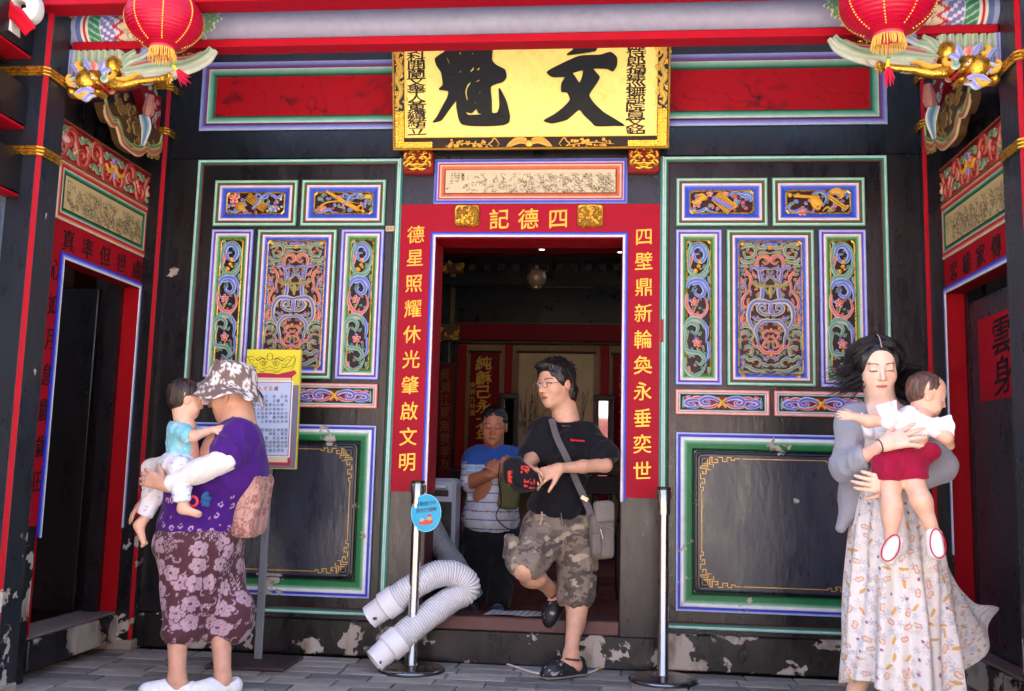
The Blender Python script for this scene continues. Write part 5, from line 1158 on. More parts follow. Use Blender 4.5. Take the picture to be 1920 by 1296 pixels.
poly_char('character_dot', [(1108, 88), (1130, 50), (1165, 30), (1215, 50), (1235, 85), (1222, 112), (1160, 124), (1060, 136), (1092, 110)])
poly_char('character', [(372, 97), (400, 40), (440, -20), (490, -60), (540, -30), (600, -10), (640, 30), (630, 97), (626, 165), (650, 195), (700, 222), (709, 262), (690, 290), (620, 318), (624, 400), (626, 470), (658, 470), (672, 430), (668, 330), (690, 365), (705, 395), (716, 430), (729, 490), (722, 525), (690, 540), (600, 546), (500, 544), (452, 534), (435, 500), (424, 440), (420, 400), (380, 450), (335, 512), (288, 524), (310, 495), (345, 430), (372, 380), (376, 345), (323, 335), (345, 308), (336, 240), (310, 200), (300, 158), (350, 122)],
    [[(356, 140), (374, 158), (384, 186), (377, 188), (366, 162)], [(438, 122), (450, 118), (448, 136), (440, 138)], [(508, 128), (516, 120), (520, 132), (510, 138)], [(498, 232), (522, 202), (526, 218), (508, 238)], [(536, 222), (556, 204), (556, 222), (542, 228)], [(440, 232), (450, 224), (450, 238), (442, 244)], [(382, 258), (390, 252), (392, 266), (386, 268)], [(480, 398), (470, 350), (482, 310), (502, 292), (506, 300), (488, 330), (484, 360), (490, 395)], [(530, 290), (552, 276), (556, 288), (534, 296)], [(472, 462), (486, 466), (510, 470), (538, 446), (548, 470), (566, 474), (560, 482), (490, 484)], [(528, 412), (534, 404), (536, 416), (530, 420)], [(552, 352), (560, 346), (562, 358), (554, 360)], [(480, 20), (530, 20), (525, 60), (485, 60)]])
for tx, cx, v0s, st in (('部侍郎福建巡撫部院員文銘爲', 1192, 100, 14.4), ('甲子科開蘭文舉人黃纘緒立', 782, 92, 15.3)):
    for i, ch in enumerate(tx):
        py = v0s+(i-(1 if tx[0] == '甲' else 1))*st+0; u, v = onNB(cx+(0 if tx[0] == '部' else 0)-(1 if tx[0] == '部' else -1)*(py-170)*.012, py); v = min(v, IT-.03)
        char(ch, NB, u, v, .100 if tx[0] == '甲' else .100, .050, M_INK, C(50, 30, 16), gold_field, d=.0125, thick=.0015, bold=.016, name='small_character')
g = Geo(); u, v = onNB(988, 91); slabq(g, NB, [(u-.03, v-.008), (u+.03, v-.008), (u+.03, v+.03), (u-.03, v+.03)], .0122, .0135, C(190, 110, 40)); g.build('seal', M_INK, gold_field)

# ---------------------------------------------------------------- lanterns
def lantern(cx, cy, cz, R, label, tail):
    t = thing('red_lantern', label, 'lantern', (cx, cy, cz-R), 'red silk lanterns')
    g = Geo(); n, m = 72, 85; th = np.arange(n)*2*math.pi/n; RR, Cc = [], []
    for i in range(m):
        ph = -math.pi/2+.30+(math.pi-.60)*i/(m-1); rib = (i % 4 == 0)
        r_ = R*math.cos(ph)*1.06*(1+.010*(1 if rib else -.7 if i % 4 == 2 else 0)); z = R*.86*math.sin(ph)
        wob = 1+.004*np.sin(th*9+i*1.7)+.004*np.sin(th*23+i)
        RR.append(np.stack([cx+r_*wob*np.cos(th), cy+r_*wob*np.sin(th), np.full(n, cz+z)], 1)); c = np.tile(C(196, 4, 50) if rib else C(212, 6, 60), (n, 1)); Cc.append(c)
    g.rings(np.array(RR), np.array(Cc)); g.build('silk_shell', M_SILK, t, smooth='all')
    for k in range(8):                      # dotted gilt lines between the gores
        a = k*math.pi/4+.42; g = Geo(); pts_ = []
        for ph in np.arange(-1.05, 1.1, .075): pts_.append((cx+R*1.075*math.cos(ph)*math.cos(a), cy+R*1.075*math.cos(ph)*math.sin(a), cz+R*.87*math.sin(ph)))
        for q in pts_: g.lathe([(.0006, -.004), (.0032, -.002), (.0036, .001), (.0008, .004)], q, C(240, 200, 80), n=6, caps=(True, True))
        stuff(g.build('gilt_dots', M_GILT, t))
    g = Geo(); zb = cz-R*.86*math.sin(math.pi/2-.30); g.lathe([(R*.30, .004), (R*.34, 0), (R*.34, -.012), (R*.30, -.014)], (cx, cy, zb), C(230, 60, 90), n=32, caps=(True, True)); g.build('lower_ring', M_PLAST, t)
    g = Geo(); g.lathe([(R*.33, .0), (R*.37, .012), (R*.33, .024)], (cx, cy, -zb+2*cz-.004), C(190, 20, 40), n=32, caps=(True, True)); g.lathe([(.003, .02), (.003, .45)], (cx, cy, 2*cz-zb), C(60, 40, 30), n=6); g.build('upper_ring', M_PLAST, t)
    g = Geo(); rr_ = np.random.default_rng(4)
    for k in range(70):
        a = k*2*math.pi/70; L_ = .042+rr_.uniform(-.004, .008); r0 = R*.335; dx, dy = rr_.uniform(-.003, .003, 2)
        g.tube([(cx+r0*math.cos(a), cy+r0*math.sin(a), zb-.010), (cx+r0*1.06*math.cos(a)+dx, cy+r0*1.06*math.sin(a)+dy, zb-.03), (cx+r0*1.1*math.cos(a)+dx*2, cy+r0*1.1*math.sin(a)+dy*2, zb-.010-L_)], .0018, C(232, 190, 84), n=4, caps=False)
    stuff(g.build('fringe', M_CLOTH, t))
    d = np.array(tail, float); p0 = np.array([cx, cy, zb-.01]); g = Geo(); g.tube([p0, p0+d*.35, p0+d*.5], .0018, C(210, 30, 60), n=5); g.build('cord', M_CLOTH, t)
    g = Geo(); g.lathe([(.002, -.008), (.010, 0), (.002, .008)], p0+d*.5, C(60, 160, 110), n=10, caps=(True, True)); g.tube([p0+d*.52, p0+d*.60, p0+d*.72], [.004, .009, .007], C(232, 190, 40), n=8); g.build('bead', M_PLAST, t)
    g = Geo(); 
    for k in range(26):
        o = rr_.normal(size=3)*.014; g.tube([p0+d*.71, p0+d*.85+o*.5, p0+d*1.1+o], [.0022, .0025, .001], C(214, 20, 64), n=4, caps=False)
    stuff(g.build('tassel', M_CLOTH, t))
LA = onY(308, 38, -1.28); lantern(LA[0], -1.28, LA[2], .150, 'round red silk lantern on the left, its tassel blown to the right', (.10, 0, -.13))
LB = onY(1664, 4, -1.28); lantern(LB[0], -1.28, LB[2]+.004, .172, 'round red silk lantern on the right, hanging nearer the top edge', (-.006, 0, -.17))
# interior in e_
# ================================================================= INSIDE THE HALL
YB = 4.0
hall = thing('hall_interior', 'dim red and black hall interior seen through the doorway', 'hall', (0, 2, .16))
g = Geo()
g.box(-2.5, -2.4, .15, YB+.1, 0, 4.2, C(60, 44, 38)); g.box(2.4, 2.5, .15, 2.0, 0, 4.2, C(60, 44, 38)); g.box(2.4, 2.5, 3.6, YB+.1, 0, 4.2, C(60, 44, 38)); g.box(2.4, 2.5, 2.0, 3.6, 0, .8, C(60, 44, 38))  # right wall: unseen opening added to brighten the hall, in line with the gable gap
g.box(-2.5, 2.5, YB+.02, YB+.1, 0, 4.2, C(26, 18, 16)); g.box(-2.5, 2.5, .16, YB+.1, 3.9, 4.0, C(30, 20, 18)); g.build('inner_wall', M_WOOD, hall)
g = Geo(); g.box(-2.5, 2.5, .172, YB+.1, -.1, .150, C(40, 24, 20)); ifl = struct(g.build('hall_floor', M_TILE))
tl = None; n = 0
for i in range(10):
    for j in range(13):
        x, y = -1.45+i*.305+(j % 2)*.15, .33+j*.305
        if tl is None:
            g = Geo(); g.bbox(-.148, .148, -.148, .148, -.02, .004, C(120, 56, 42), .004); tl = g.build('floor_tile', M_TILE); attach(tl, ifl); tl.location = (x, y, .158)
        else: inst(tl, 'floor_tile', ifl, Matrix.Translation((x, y, .158+RNG.uniform(-.001, .001))))
def wallbox(nm, x0, x1, y0, y1, c, mat=M_WOOD, Y=YB, th=.04, wear=0, par=hall, b=.004):
    a, bq = onY(x0, (y0+y1)/2, Y), onY(x1, (y0+y1)/2, Y); z0, z1 = onY((x0+x1)/2, y1, Y)[2], onY((x0+x1)/2, y0, Y)[2]
    g = Geo(); g.bbox(a[0], bq[0], Y-th, Y, z0, z1, c, b); return g.build(nm, mat, par)
wallbox('tie_beam', 700, 1300, 612, 643, C(120, 14, 20), M_RED, th=.18)
wallbox('panel_board', 858, 1290, 648, 1000, C(150, 110, 70), M_WOOD, th=.03)
for a, b in ((854, 871), (944, 958), (1124, 1140), (1224, 1240)): wallbox('red_stile', a, b, 648, 1010, C(150, 24, 28), M_RED, th=.05)
wallbox('rail', 700, 1300, 643.5, 648, C(60, 40, 24), M_WOOD, th=.14)
wallbox('post', 818, 850, 200, 1060, C(16, 14, 18), M_LACQ2, Y=YB-.5, th=.2)
wallbox('black_beam', 640, 1340, 480, 610, C(14, 12, 16), M_LACQ2, th=.1)
for yy in (541, 518, 610): wallbox('gold_line', 852, 1300, yy, yy+1.3, C(150, 120, 60), M_GILT, th=.115, b=.0005)
for xx in (852, 829): wallbox('gold_line', xx, xx+1.2, 541, 610, C(150, 120, 60), M_GILT, Y=YB-.5, th=.215, b=.0005)
wallbox('purlin', 640, 1340, 461, 482, C(120, 12, 18), M_RED, Y=2.9, th=.15)
wallbox('dark_purlin', 640, 1340, 484, 540, C(14, 12, 14), M_LACQ2, Y=3.3, th=.12)
for k in range(16): wallbox('rafter_end', 824+k*28, 838+k*28, 447, 461, C(110, 84, 66), M_WOOD, Y=2.8, th=.6)
for k in range(13): wallbox('bracket_block', 880+k*27, 893+k*27, 496, 510, C(44, 20, 22), M_WOOD, Y=3.0, th=.04)
# carved end brackets
for (x0, y0, x1, y1, Y) in ((824, 496, 870, 514, 2.6), (818, 610, 862, 640, YB-.7)):
    o = wallbox('carved_bracket', x0, x1, y0, y1, C(90, 50, 20), M_WOOD, Y=Y, th=.06); a, b = onY(x0, y1, Y-.07), onY(x1, y0, Y-.07); fr = Frame((0, Y-.06, 0), (1, 0, 0), (0, 0, 1), (0, -1, 0)); g = Geo()
    for k in range(10):
        u, v = RNG.uniform(a[0], b[0]), RNG.uniform(a[2], b[2]); ribbon(g, fr, curl((u, v), RNG.uniform(0, 6), .025, .9, 1, 8), .007, GOLD*.7, GOLD, d0=.0, n=2)
    stuff(g.build('gilt_carving', M_GOLD, o))
def scroll(x0, x1, y0, y1, col, label, nm, mat=M_RED, Y=YB-.06, cat='hanging scroll'):
    t = thing(nm, label, cat, tuple(onY((x0+x1)/2, y1, Y))); a, b = onY(x0, (y0+y1)/2, Y)[0], onY(x1, (y0+y1)/2, Y)[0]; z0, z1 = onY((x0+x1)/2, y1, Y)[2], onY((x0+x1)/2, y0, Y)[2]
    g = Geo(); g.bbox(a, b, Y-.006, Y, z0, z1, col, .001); g.build('sheet', mat, t)
    for z in (z0, z1): g = Geo(); g.tube([(a-.02, Y-.01, z), (b+.02, Y-.01, z)], .012, C(70, 40, 24), n=8); g.build('roller', M_WOOD, t)
    return t, Frame((0, Y-.007, 0), (1, 0, 0), (0, 0, 1), (0, -1, 0)), (a, b, z0, z1)
t, fr, bb = scroll(880, 935, 660, 858, C(120, 10, 20), 'red hanging scroll with large gold characters left of the ink painting', 'couplet_scroll')
for i, ch in enumerate('純龢己永大年'):
    p = onY(907, 681+i*27, YB-.067); char(ch, fr, p[0], p[2], .145, .125, M_GILT, C(214, 160, 60), t, bold=.02, thick=.002, d=.001)
g = Geo(); 
for i, ch in enumerate('庚辰九秋書'): p = onY(886, 722+i*13, YB-.067); chars_into(g, ch, fr, p[0], p[2], .06, C(200, 160, 80), d=.002)
g.build('side_inscription', M_GILT, t)
t, fr, bb = scroll(1148, 1203, 664, 858, C(120, 10, 20), 'red hanging scroll right of the ink painting, half hidden by the door frame', 'couplet_scroll')
for i, ch in enumerate('山高水長風清'): p = onY(1176, 690+i*27, YB-.067); char(ch, fr, p[0], p[2], .145, .125, M_GILT, C(214, 160, 60), t, bold=.02, d=.001)
t, fr, bb = scroll(824, 847, 684, 910, C(110, 12, 20), 'dark red scroll with faded characters on the inner left post', 'couplet_scroll', Y=YB-.72)
for i, ch in enumerate('黃渊江夏無雙孝友'): p = onY(834, 702+i*24, YB-.73); char(ch, fr, p[0], p[2], .09, .10, M_GILT, C(120, 80, 40), t, bold=.01, d=.001)
t, fr, bb = scroll(970, 1112, 661, 905, C(190, 156, 112), 'tan ink painting scroll of plants and rocks behind the man in black', 'ink_scroll', mat=M_PAPER, Y=YB-.05)
a, b, z0, z1 = bb; nx, ny = 110, 170; U, V = np.meshgrid(np.linspace(0, 1, nx), np.linspace(0, 1, ny)); P = np.stack([U*.8, V*1.4], -1)
tone = .18*np.clip(nz(P, 2.2, 77, 3), 0, 1)+.55*sm(nz(P, 3, 78, 2), .35, .6)*sm(.75-V, 0, .3)
for k in range(26):
    bx = RNG.uniform(.08, .3) if k < 16 else RNG.uniform(.6, .9); s_ = np.linspace(0, 1, 160); xs = bx+.10*np.sin(s_*2+k)*s_*RNG.uniform(-1, 1); ys = .42+s_*RNG.uniform(.1, .3); tone[np.clip((ys*ny).astype(int), 0, ny-1), np.clip((xs*nx).astype(int), 0, nx-1)] = .9
g = Geo(); g.grid(fr(np.stack([a+.01+U*(b-a-.02), z0+.01+V*(z1-z0-.02), np.full_like(U, .002)], -1)), mixc(C(204, 170, 124), C(50, 40, 34), tone)); g.build('ink_drawing', M_PAPER, t)
M_MIR = paint_mat('mirror_glass', 0.04, metallic=1.0, noise=0.0, bump=0.0, rvar=0.01)
for x0, x1, lab in ((935, 972, 'narrow standing mirror in a dark carved frame left of the man in black'), (1112, 1150, 'narrow standing mirror in a dark carved frame right of the man in black')):
    t = thing('standing_mirror', lab, 'mirror', tuple(onY((x0+x1)/2, 905, YB-.6)), 'pair of standing mirrors'); Y = YB-.6
    a, b = onY(x0, 800, Y)[0], onY(x1, 800, Y)[0]; z0, z1 = onY(950, 905, Y)[2], onY(950, 738, Y)[2]; w = (b-a)
    for q0, q1 in ((a, a+w*.27), (b-w*.27, b)): g = Geo(); g.bbox(q0, q1, Y-.03, Y+.02, z0-.6, z1, C(30, 20, 16), .006); g.build('frame_post', M_WOOD, t)
    for zz in (z1, z0): g = Geo(); g.bbox(a, b, Y-.035, Y+.02, zz-.05, zz, C(30, 20, 16), .006); g.build('frame_rail', M_WOOD, t)
    m_ = (a+b)/2; hw = w*.225; nrm = Vector((.06, 0, 0)); g = Geo()
    g.add([(m_-hw, Y-.004, z0), (m_+hw, Y-.004-.0, z0), (m_+hw, Y-.004, z1-.05), (m_-hw, Y-.004, z1-.05)], [(0, 1, 2, 3)], C(235, 238, 240)); g.add([(m_-hw, Y, z0), (m_+hw, Y, z0), (m_+hw, Y, z1-.05), (m_-hw, Y, z1-.05)], [(0, 1, 2, 3)], C(60, 50, 40)); g.build('glass', M_MIR, t)
# altar table and armchairs, nearly black
def dark_table(x0, x1, y0, y1, z1, lab):
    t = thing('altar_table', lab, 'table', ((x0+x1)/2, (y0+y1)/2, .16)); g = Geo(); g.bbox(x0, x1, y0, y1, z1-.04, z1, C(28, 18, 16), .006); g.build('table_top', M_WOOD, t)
    g = Geo(); g.bbox(x0+.05, x1-.05, y0+.02, y0+.04, z1-.20, z1-.045, C(34, 16, 14), .004); g.build('apron', M_WOOD, t)
    for x in (x0+.05, x1-.05):
        for y in (y0+.05, y1-.05): g = Geo(); g.bbox(x-.03, x+.03, y-.03, y+.03, .16, z1-.04, C(28, 18, 16), .004); g.build('leg', M_WOOD, t)
dark_table(-1.15, .75, 3.3, 3.75, .98, 'long dark altar table against the back wall of the hall')
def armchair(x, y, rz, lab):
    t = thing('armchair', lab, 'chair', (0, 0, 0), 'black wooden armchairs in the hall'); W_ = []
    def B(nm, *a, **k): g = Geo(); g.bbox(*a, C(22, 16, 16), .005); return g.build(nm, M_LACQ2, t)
    B('seat', -.26, .26, -.22, .22, .42, .46)
    for sx in (-1, 1):
        for sy in (-1, 1): B('leg', sx*.24-.02, sx*.24+.02, sy*.20-.02, sy*.20+.02, 0, .42 if sy < 0 else .95)
        B('armrest', sx*.25-.02, sx*.25+.02, -.22, .20, .64, .67); B('arm_post', sx*.25-.014, sx*.25+.014, -.20, -.17, .46, .64)
    for k in range(5): B('back_slat', -.17+k*.085-.015, -.17+k*.085+.015, .195, .21, .5, .9)
    B('top_rail', -.25, .25, .185, .215, .9, .96); B('stretcher', -.24, .24, -.21, -.19, .12, .15)
    t.location = (x, y, .162); t.rotation_euler = (0, 0, rz); return t
armchair(.72, 1.6, math.radians(-90), 'black armchair at the right inside the doorway, nearest the camera'); armchair(.74, 2.4, math.radians(-90), 'black armchair further back at the right inside the hall'); armchair(-1.2, 1.7, math.radians(90), 'black armchair inside at the left, behind the grey heater')
# hanging censer and spot lamps
Yc = 1.6; c = onY(1006, 522, Yc); t = thing('hanging_censer', 'dark brass pot hung on thin wires inside above the doorway', 'hanging pot', tuple(c)); k_ = (Yc+5)/F_PX
g = Geo(); g.lathe([(.004, -.075), (.03, -.075), (.034, -.06), (.030, -.055), (.050, -.045), (.068, -.01), (.070, .015), (.060, .04), (.066, .045), (.062, .050), (.04, .058), (.012, .064), (.012, .075), (.003, .08)], c, C(120, 95, 76), n=28, caps=(True, True)); g.build('pot', M_GILT, t, smooth=True)
for a in (0, 2.1, 4.2): g = Geo(); p = c+np.array([.062*math.cos(a), .062*math.sin(a), .045]); g.tube([p, c+np.array([.02*math.cos(a), .02*math.sin(a), .7])], .0012, C(90, 80, 70), n=5); g.build('wire', M_STEEL, t)
g = Geo(); g.lathe([(.010, .075), (.014, .085), (.010, .095)], c, C(120, 95, 76), n=16); g.build('finial', M_GILT, t)
M_LAMP, N, L = mat_new('lamp_glow'); e_ = N.new('ShaderNodeEmission'); e_.inputs[0].default_value = (1, .85, .6, 1); e_.inputs[1].default_value = 1.6; o_ = N.new('ShaderNodeOutputMaterial'); L.new(e_.outputs[0], o_.inputs[0])
for px, py in ((1016, 461), (1163, 466)):
    c = onY(px, py, 1.3); t = thing('spot_lamp', 'small black spotlight glowing under the ceiling, %s' % ('centre of the doorway' if px < 1100 else 'by the right door jamb'), 'spotlight', tuple(c), 'ceiling spotlights')
    g = Geo(); g.lathe([(.020, -.028), (.024, -.028), (.024, .03), (.008, .036), (.006, .10)], c, C(20, 18, 18), n=20, caps=(False, True)); g.build('housing', M_PLAST, t); g = Geo(); g.lathe([(.001, -.024), (.016, -.024), (.019, -.026)], c, C(255, 240, 200), n=16, caps=(True, False)); g.build('bulb', M_LAMP, t)
# grey heater / cooler behind the left jamb
Yh = .42; t = thing('air_cooler', 'grey air cooler with black front grille standing inside behind the left jamb', 'air cooler', tuple(onY(832, 1135, Yh)))
P0, P1 = onY(800, 1128, Yh), onY(855, 898, Yh); x0, x1, z0, z1 = P0[0]-.12, P1[0], .162, P1[2]
g = Geo(); g.bbox(x0, x1, Yh, Yh+.22, z0, z1, C(150, 160, 176), .02); g.build('housing', M_PLAST, t)
g = Geo(); g.bbox(x0+.03, x1-.018, Yh-.008, Yh-.001, z0+.05, z1-.13, C(18, 18, 22), .006); gr_ = g.build('grille', M_PLAST, t)
for k in range(16): g = Geo(); z = z0+.075+k*.034; g.bbox(x0+.04, x1-.026, Yh-.016, Yh-.009, z, z+.012, C(30, 30, 34), .003); g.build('grille_slat', M_PLAST, gr_)
g = Geo(); g.tube([(x0+.06, Yh-.004, z1-.05), (x0+.06, Yh-.03, z1-.045), (x1-.05, Yh-.03, z1-.045), (x1-.05, Yh-.004, z1-.05)], .010, C(190, 196, 208), n=8); g.build('handle', M_PLAST, t)
g = Geo(); g.bbox(x0+.05, x1-.04, Yh-.006, Yh-.001, z1-.10, z1-.065, C(36, 20, 22), .004); g.build('control_strip', M_PLAST, t)
# newspaper on the cap of the threshold
t = thing('newspaper', 'folded newspaper lying flat on the door threshold', 'newspaper', (-.1, .1, .238)); g = Geo()
A = [onZ(922, 1158, .239), onZ(1052, 1166, .239), onZ(1030, 1159, .243), onZ(945, 1152, .243)]; cx = sum(a[0] for a in A)/4
U, V = np.meshgrid(np.linspace(0, 1, 30), np.linspace(0, 1, 10)); Z = .240+.006*np.abs(np.sin(U*5+V*2)); X = -.19+U*.34+V*.03; Y_ = .01+V*.16; m = ((U*30).astype(int) % 3 == 0) & (V > .2); g.grid(np.stack([X, Y_, Z], -1), np.where(m[..., None], C(120, 118, 118), C(205, 205, 205))); g.build('sheet', M_PAPER, t)
# ================================================================= PEOPLE
def basis(fwd, up=(0, 0, 1), roll=0.0):
    f = np.array(fwd, float); f /= np.linalg.norm(f); u = np.array(up, float); r = np.cross(f, u); r /= np.linalg.norm(r); u = np.cross(r, f)
    if roll: r, u = r*math.cos(roll)+u*math.sin(roll), -r*math.sin(roll)+u*math.cos(roll)
    return np.stack([r, f, u], 1)            # columns: right, forward, up (local x, y, z)
class Head:
    def __init__(s, c, fwd, scale=1.0, roll=0.0, baby=False, up=(0, 0, 1), skin=C(214, 160, 130), lips=C(186, 96, 88), eyes='open', brow=C(40, 28, 24), age=0.0, jaw=1.0):
        s.c = np.array(c, float); s.B = basis(fwd, up, roll); s.s = scale; s.baby = baby; s.skin, s.lips, s.eyes, s.brow, s.age, s.jaw = skin, lips, eyes, brow, age, jaw
    def w(s, p): return s.c + s.B @ (np.array(p, float)*s.s)
    def E(s, op, k, c, r): return (op, k*s.s, 'ell', s.w(c), np.array(r)*s.s, s.B)
    def K(s, op, k, a, b, ra, rb): return (op, k*s.s, 'cap', s.w(a), s.w(b), ra*s.s, rb*s.s)
    def prims(s, neck=None):
        E, K = s.E, s.K; P = [E('+', .01, (0, -.014, .034), (.077, .094, .084)), E('+', .03, (0, .018, -.028), (.063, .068, .078))]
        if s.baby: P += [E('+', .02, (0, -.02, .045), (.086, .10, .085)), E('+', .03, (.034, .045, -.045), (.034, .030, .032)), E('+', .03, (-.034, .045, -.045), (.034, .030, .032)), E('+', .02, (0, .062, -.080), (.022, .018, .016))]
        else: P += [E('+', .03, (0, .030, -.074), (.046*s.jaw, .046, .034)), E('+', .02, (0, .060, -.096), (.020, .016, .014)), E('+', .02, (.037, .048, -.030), (.024, .022, .024)), E('+', .02, (-.037, .048, -.030), (.024, .022, .024))]
        P += [K('+', .015, (-.034, .070, .026), (.034, .070, .026), .010, .010)]
        for m in (-1, 1): P += [E('-', .014, (m*.031, .094, .006), (.019, .013, .012)), E('+', .006, (m*.031, .073, .005), (.015, .012, .0095)), E('+', .008, (m*.078, -.008, -.006), (.009, .019, .029)), E('-', .004, (m*.090, -.002, -.004), (.007, .010, .016))]
        n = .6 if s.baby else 1.0
        P += [K('+', .012, (0, .078, .014), (0, .084+.018*n, -.024), .006, .0105*(.8+.2*n)), E('+', .006, (.011, .090, -.029), (.008, .008, .007)), E('+', .006, (-.011, .090, -.029), (.008, .008, .007)),
              E('+', .006, (0, .080, -.055), (.021, .009, .0048)), E('+', .006, (0, .078, -.063), (.017, .009, .0056)), E('-', .003, (0, .094, -.0595), (.020, .006, .0018))]
        if neck is not None: P += [('+', .03*s.s, 'cap', s.w((0, -.022, -.06)), np.array(neck), .054*s.s, .060*s.s)]
        return P
    def paint(s, P, N):
        q = (P-s.c) @ s.B / s.s; x, y, z = q[:, 0], q[:, 1], q[:, 2]; ax = abs(x); c = np.tile(s.skin, (len(P), 1)); fr = y > .045
        c = mixc(c, s.skin*np.array([1.05, .80, .74]), .5*sm(.030-np.sqrt((ax-.040)**2+(z+.030)**2), 0, .03)*fr); c = mixc(c, s.skin*np.array([1.0, .78, .70]), .5*sm(.016-np.sqrt(x**2+(z+.028)**2), 0, .012)*(y > .08))
        c = mixc(c, s.skin*np.array([1.02, .72, .66]), .45*(ax > .073)*(abs(z+.005) < .04)*(y < .02))
        lp = ((x/.0215)**2+((z+.0595)/.0080)**2 < 1) & (y > .07); c[lp] = s.lips; c[((ax < .021) & (abs(z+.0597) < .0016) & (y > .07))] = s.lips*.35
        dx = ax-.031; dz = z-.0055; ey = fr & (y > .055)
        if s.eyes == 'open':
            op = (dx/.0140)**2+(dz/.0052)**2 < 1; c[ey & op] = C(232, 224, 218); c[ey & op & (dx**2+dz**2 < .0050**2)] = C(24, 16, 14)
            lid = ((dx/.0155)**2+((dz-.0015)/.0078)**2 < 1) & ~op & (dz > 0); c[ey & lid] = C(44, 28, 24)
        else:
            ld = (abs(dx) < .0145) & (abs(dz+.0035+.12*(abs(dx)**2)/.014) < .0022); c[ey & ld] = C(34, 20, 18)
            c = mixc(c, s.skin*np.array([.86, .74, .70]), .5*(ey & ((dx/.017)**2+((dz-.001)/.008)**2 < 1) & ~ld))
        br = fr & (ax > .012) & (ax < .051) & (abs(z-.0275-.004*np.sin((ax-.012)/.039*3.1)) < (.0016 if s.baby else .0030)) ; c = mixc(c, s.brow, (.4 if s.baby else .85)*br)
        if s.age: c = mixc(c, s.skin*.6, s.age*sm(nz(q, 22, 4, 2), .2, .8)*fr)
        nos = (abs(ax-.0075) < .0034) & (abs(z+.0345) < .0025) & (y > .08); c[nos] = s.skin*.25
        return c
def hand(w, d, back, L=.175, curl=(.3, .35, .4, .5), side=1, spread=.10, thumb=.7, tk=1.0):
    """wrist w, finger direction d, back-of-hand normal; returns capsules: palm, four fingers of three bones, thumb leaving the palm's side"""
    w = np.array(w, float); d = np.array(d, float); d /= np.linalg.norm(d); n = np.array(back, float); n -= d*(n @ d); n /= np.linalg.norm(n); a = np.cross(d, n)*side
    S = L/.18; P = []; pw = .036*S
    P.append(('+', .012*S, 'cap', w, w+d*.03*S, .024*S, .024*S))
    for k, o in enumerate((-.8, -.27, .27, .8)): P.append(('+', .014*S, 'cap', w+d*.012*S+a*o*.018*S, w+d*(.088-.004*abs(k-1.3))*S+a*o*pw, .0155*S, .0118*S))
    for k, (o, ln) in enumerate(zip((.86, .30, -.28, -.84), (.074, .084, .078, .060))):
        b = w+d*(.088-.005*abs(k-1.2))*S+a*o*pw; dd = d+a*o*spread; ang = 0
        for j, (fr_, r0, r1) in enumerate(((.46, .0098, .0088), (.31, .0086, .0078), (.23, .0076, .0060))):
            ang += curl[k]*(.7, 1.0, .7)[j]; v = dd*math.cos(ang)-n*math.sin(ang); v /= np.linalg.norm(v); e = b+v*ln*fr_*S; P.append(('+', .003*S, 'cap', b, e, r0*S*tk, r1*S*tk)); b = e
    b = w+d*.022*S+a*.022*S-n*.006*S; v = d*(.75)+a*thumb-n*.25; v /= np.linalg.norm(v); e = b+v*.045*S; P.append(('+', .010*S, 'cap', b, e, .0165*S, .0115*S)); v2 = v+d*.35-n*.25; v2 /= np.linalg.norm(v2); P.append(('+', .003*S, 'cap', e, e+v2*.032*S, .0108*S, .0078*S)); P.append(('+', .003*S, 'cap', e+v2*.032*S, e+v2*.052*S, .0080*S, .0062*S))
    return P
def foot(an, d, L=.24, w=.042, lift=0.0, up=(0, 0, 1)):
    an = np.array(an, float); d = np.array(d, float); d /= np.linalg.norm(d); u = np.array(up, float); u = u-d*(u @ d); u /= np.linalg.norm(u); return [('+', .03, 'cap', an, an-u*.045-d*.02, .036*L/.24, .034*L/.24), ('+', .03, 'cap', an-u*.05-d*.03, an-u*.062+d*L*.52, .032*L/.24, .030*L/.24), ('+', .03, 'cap', an-u*.05-d*.01, an-u*.064+d*L*.50, .030*L/.24, w*L/.24*.8)]
def skin_paint(col, seed=0):
    def f(P, N): return mixc(np.tile(col, (len(P), 1)), col*np.array([1.0, .80, .74]), .35*sm(nz(P, 9, seed, 2), 0, .9))
    return f
def body_mesh(parent, pieces, name='body', mat=None):
    """pieces: (prims, res, painter, cuts)"""
    out = []
    for pr, res, pt, *cu in pieces:
        V, F = sdf_mesh(pr, res, cu[0] if cu else ()); V = smooth_mesh(V, F, 1, .35); out.append((V, F, pt(V, normals(V, F))))
    V, F, c = merge(out); return mkobj(name, V, F, c, mat or M_SKIN, parent, smooth='all')
def cloth(parent, name, prims, res, painter, cuts=(), folds=None, mat=None, it=1, thick=None):
    V, F = sdf_mesh(prims, res, cuts); V = smooth_mesh(V, F, it, .5); N = normals(V, F)
    if folds is not None: V = V+N*folds(V, N)[:, None]; N = normals(V, F)
    return mkobj(name, V, F, painter(V, N), mat or M_CLOTH, parent, smooth='all')
def wrinkles(amp, f=5.0, seed=1, d=(0, 0, 1), str_=.35):
    """ridged folds running along d"""
    d = np.array(d, float); d /= np.linalg.norm(d)
    def g(V, N):
        q = V-np.outer(V @ d, d)*(1-str_); r = nz(q, f, seed, 2); r2 = nz(q, f*2.4, seed+3, 2); a = sm(nz(V, 1.6, seed+8, 1), -.9, .6)
        return amp*(1-2.1*np.abs(r)**.6)*(.4+.5*a)+amp*.45*(.5-np.abs(r2)**.7)*a
    return g
def flat(c, var=.05, seed=3):
    c = np.array(c, float)
    return lambda P, N: c[None]*(1+var*nz(P, 6, seed, 2))[:, None]
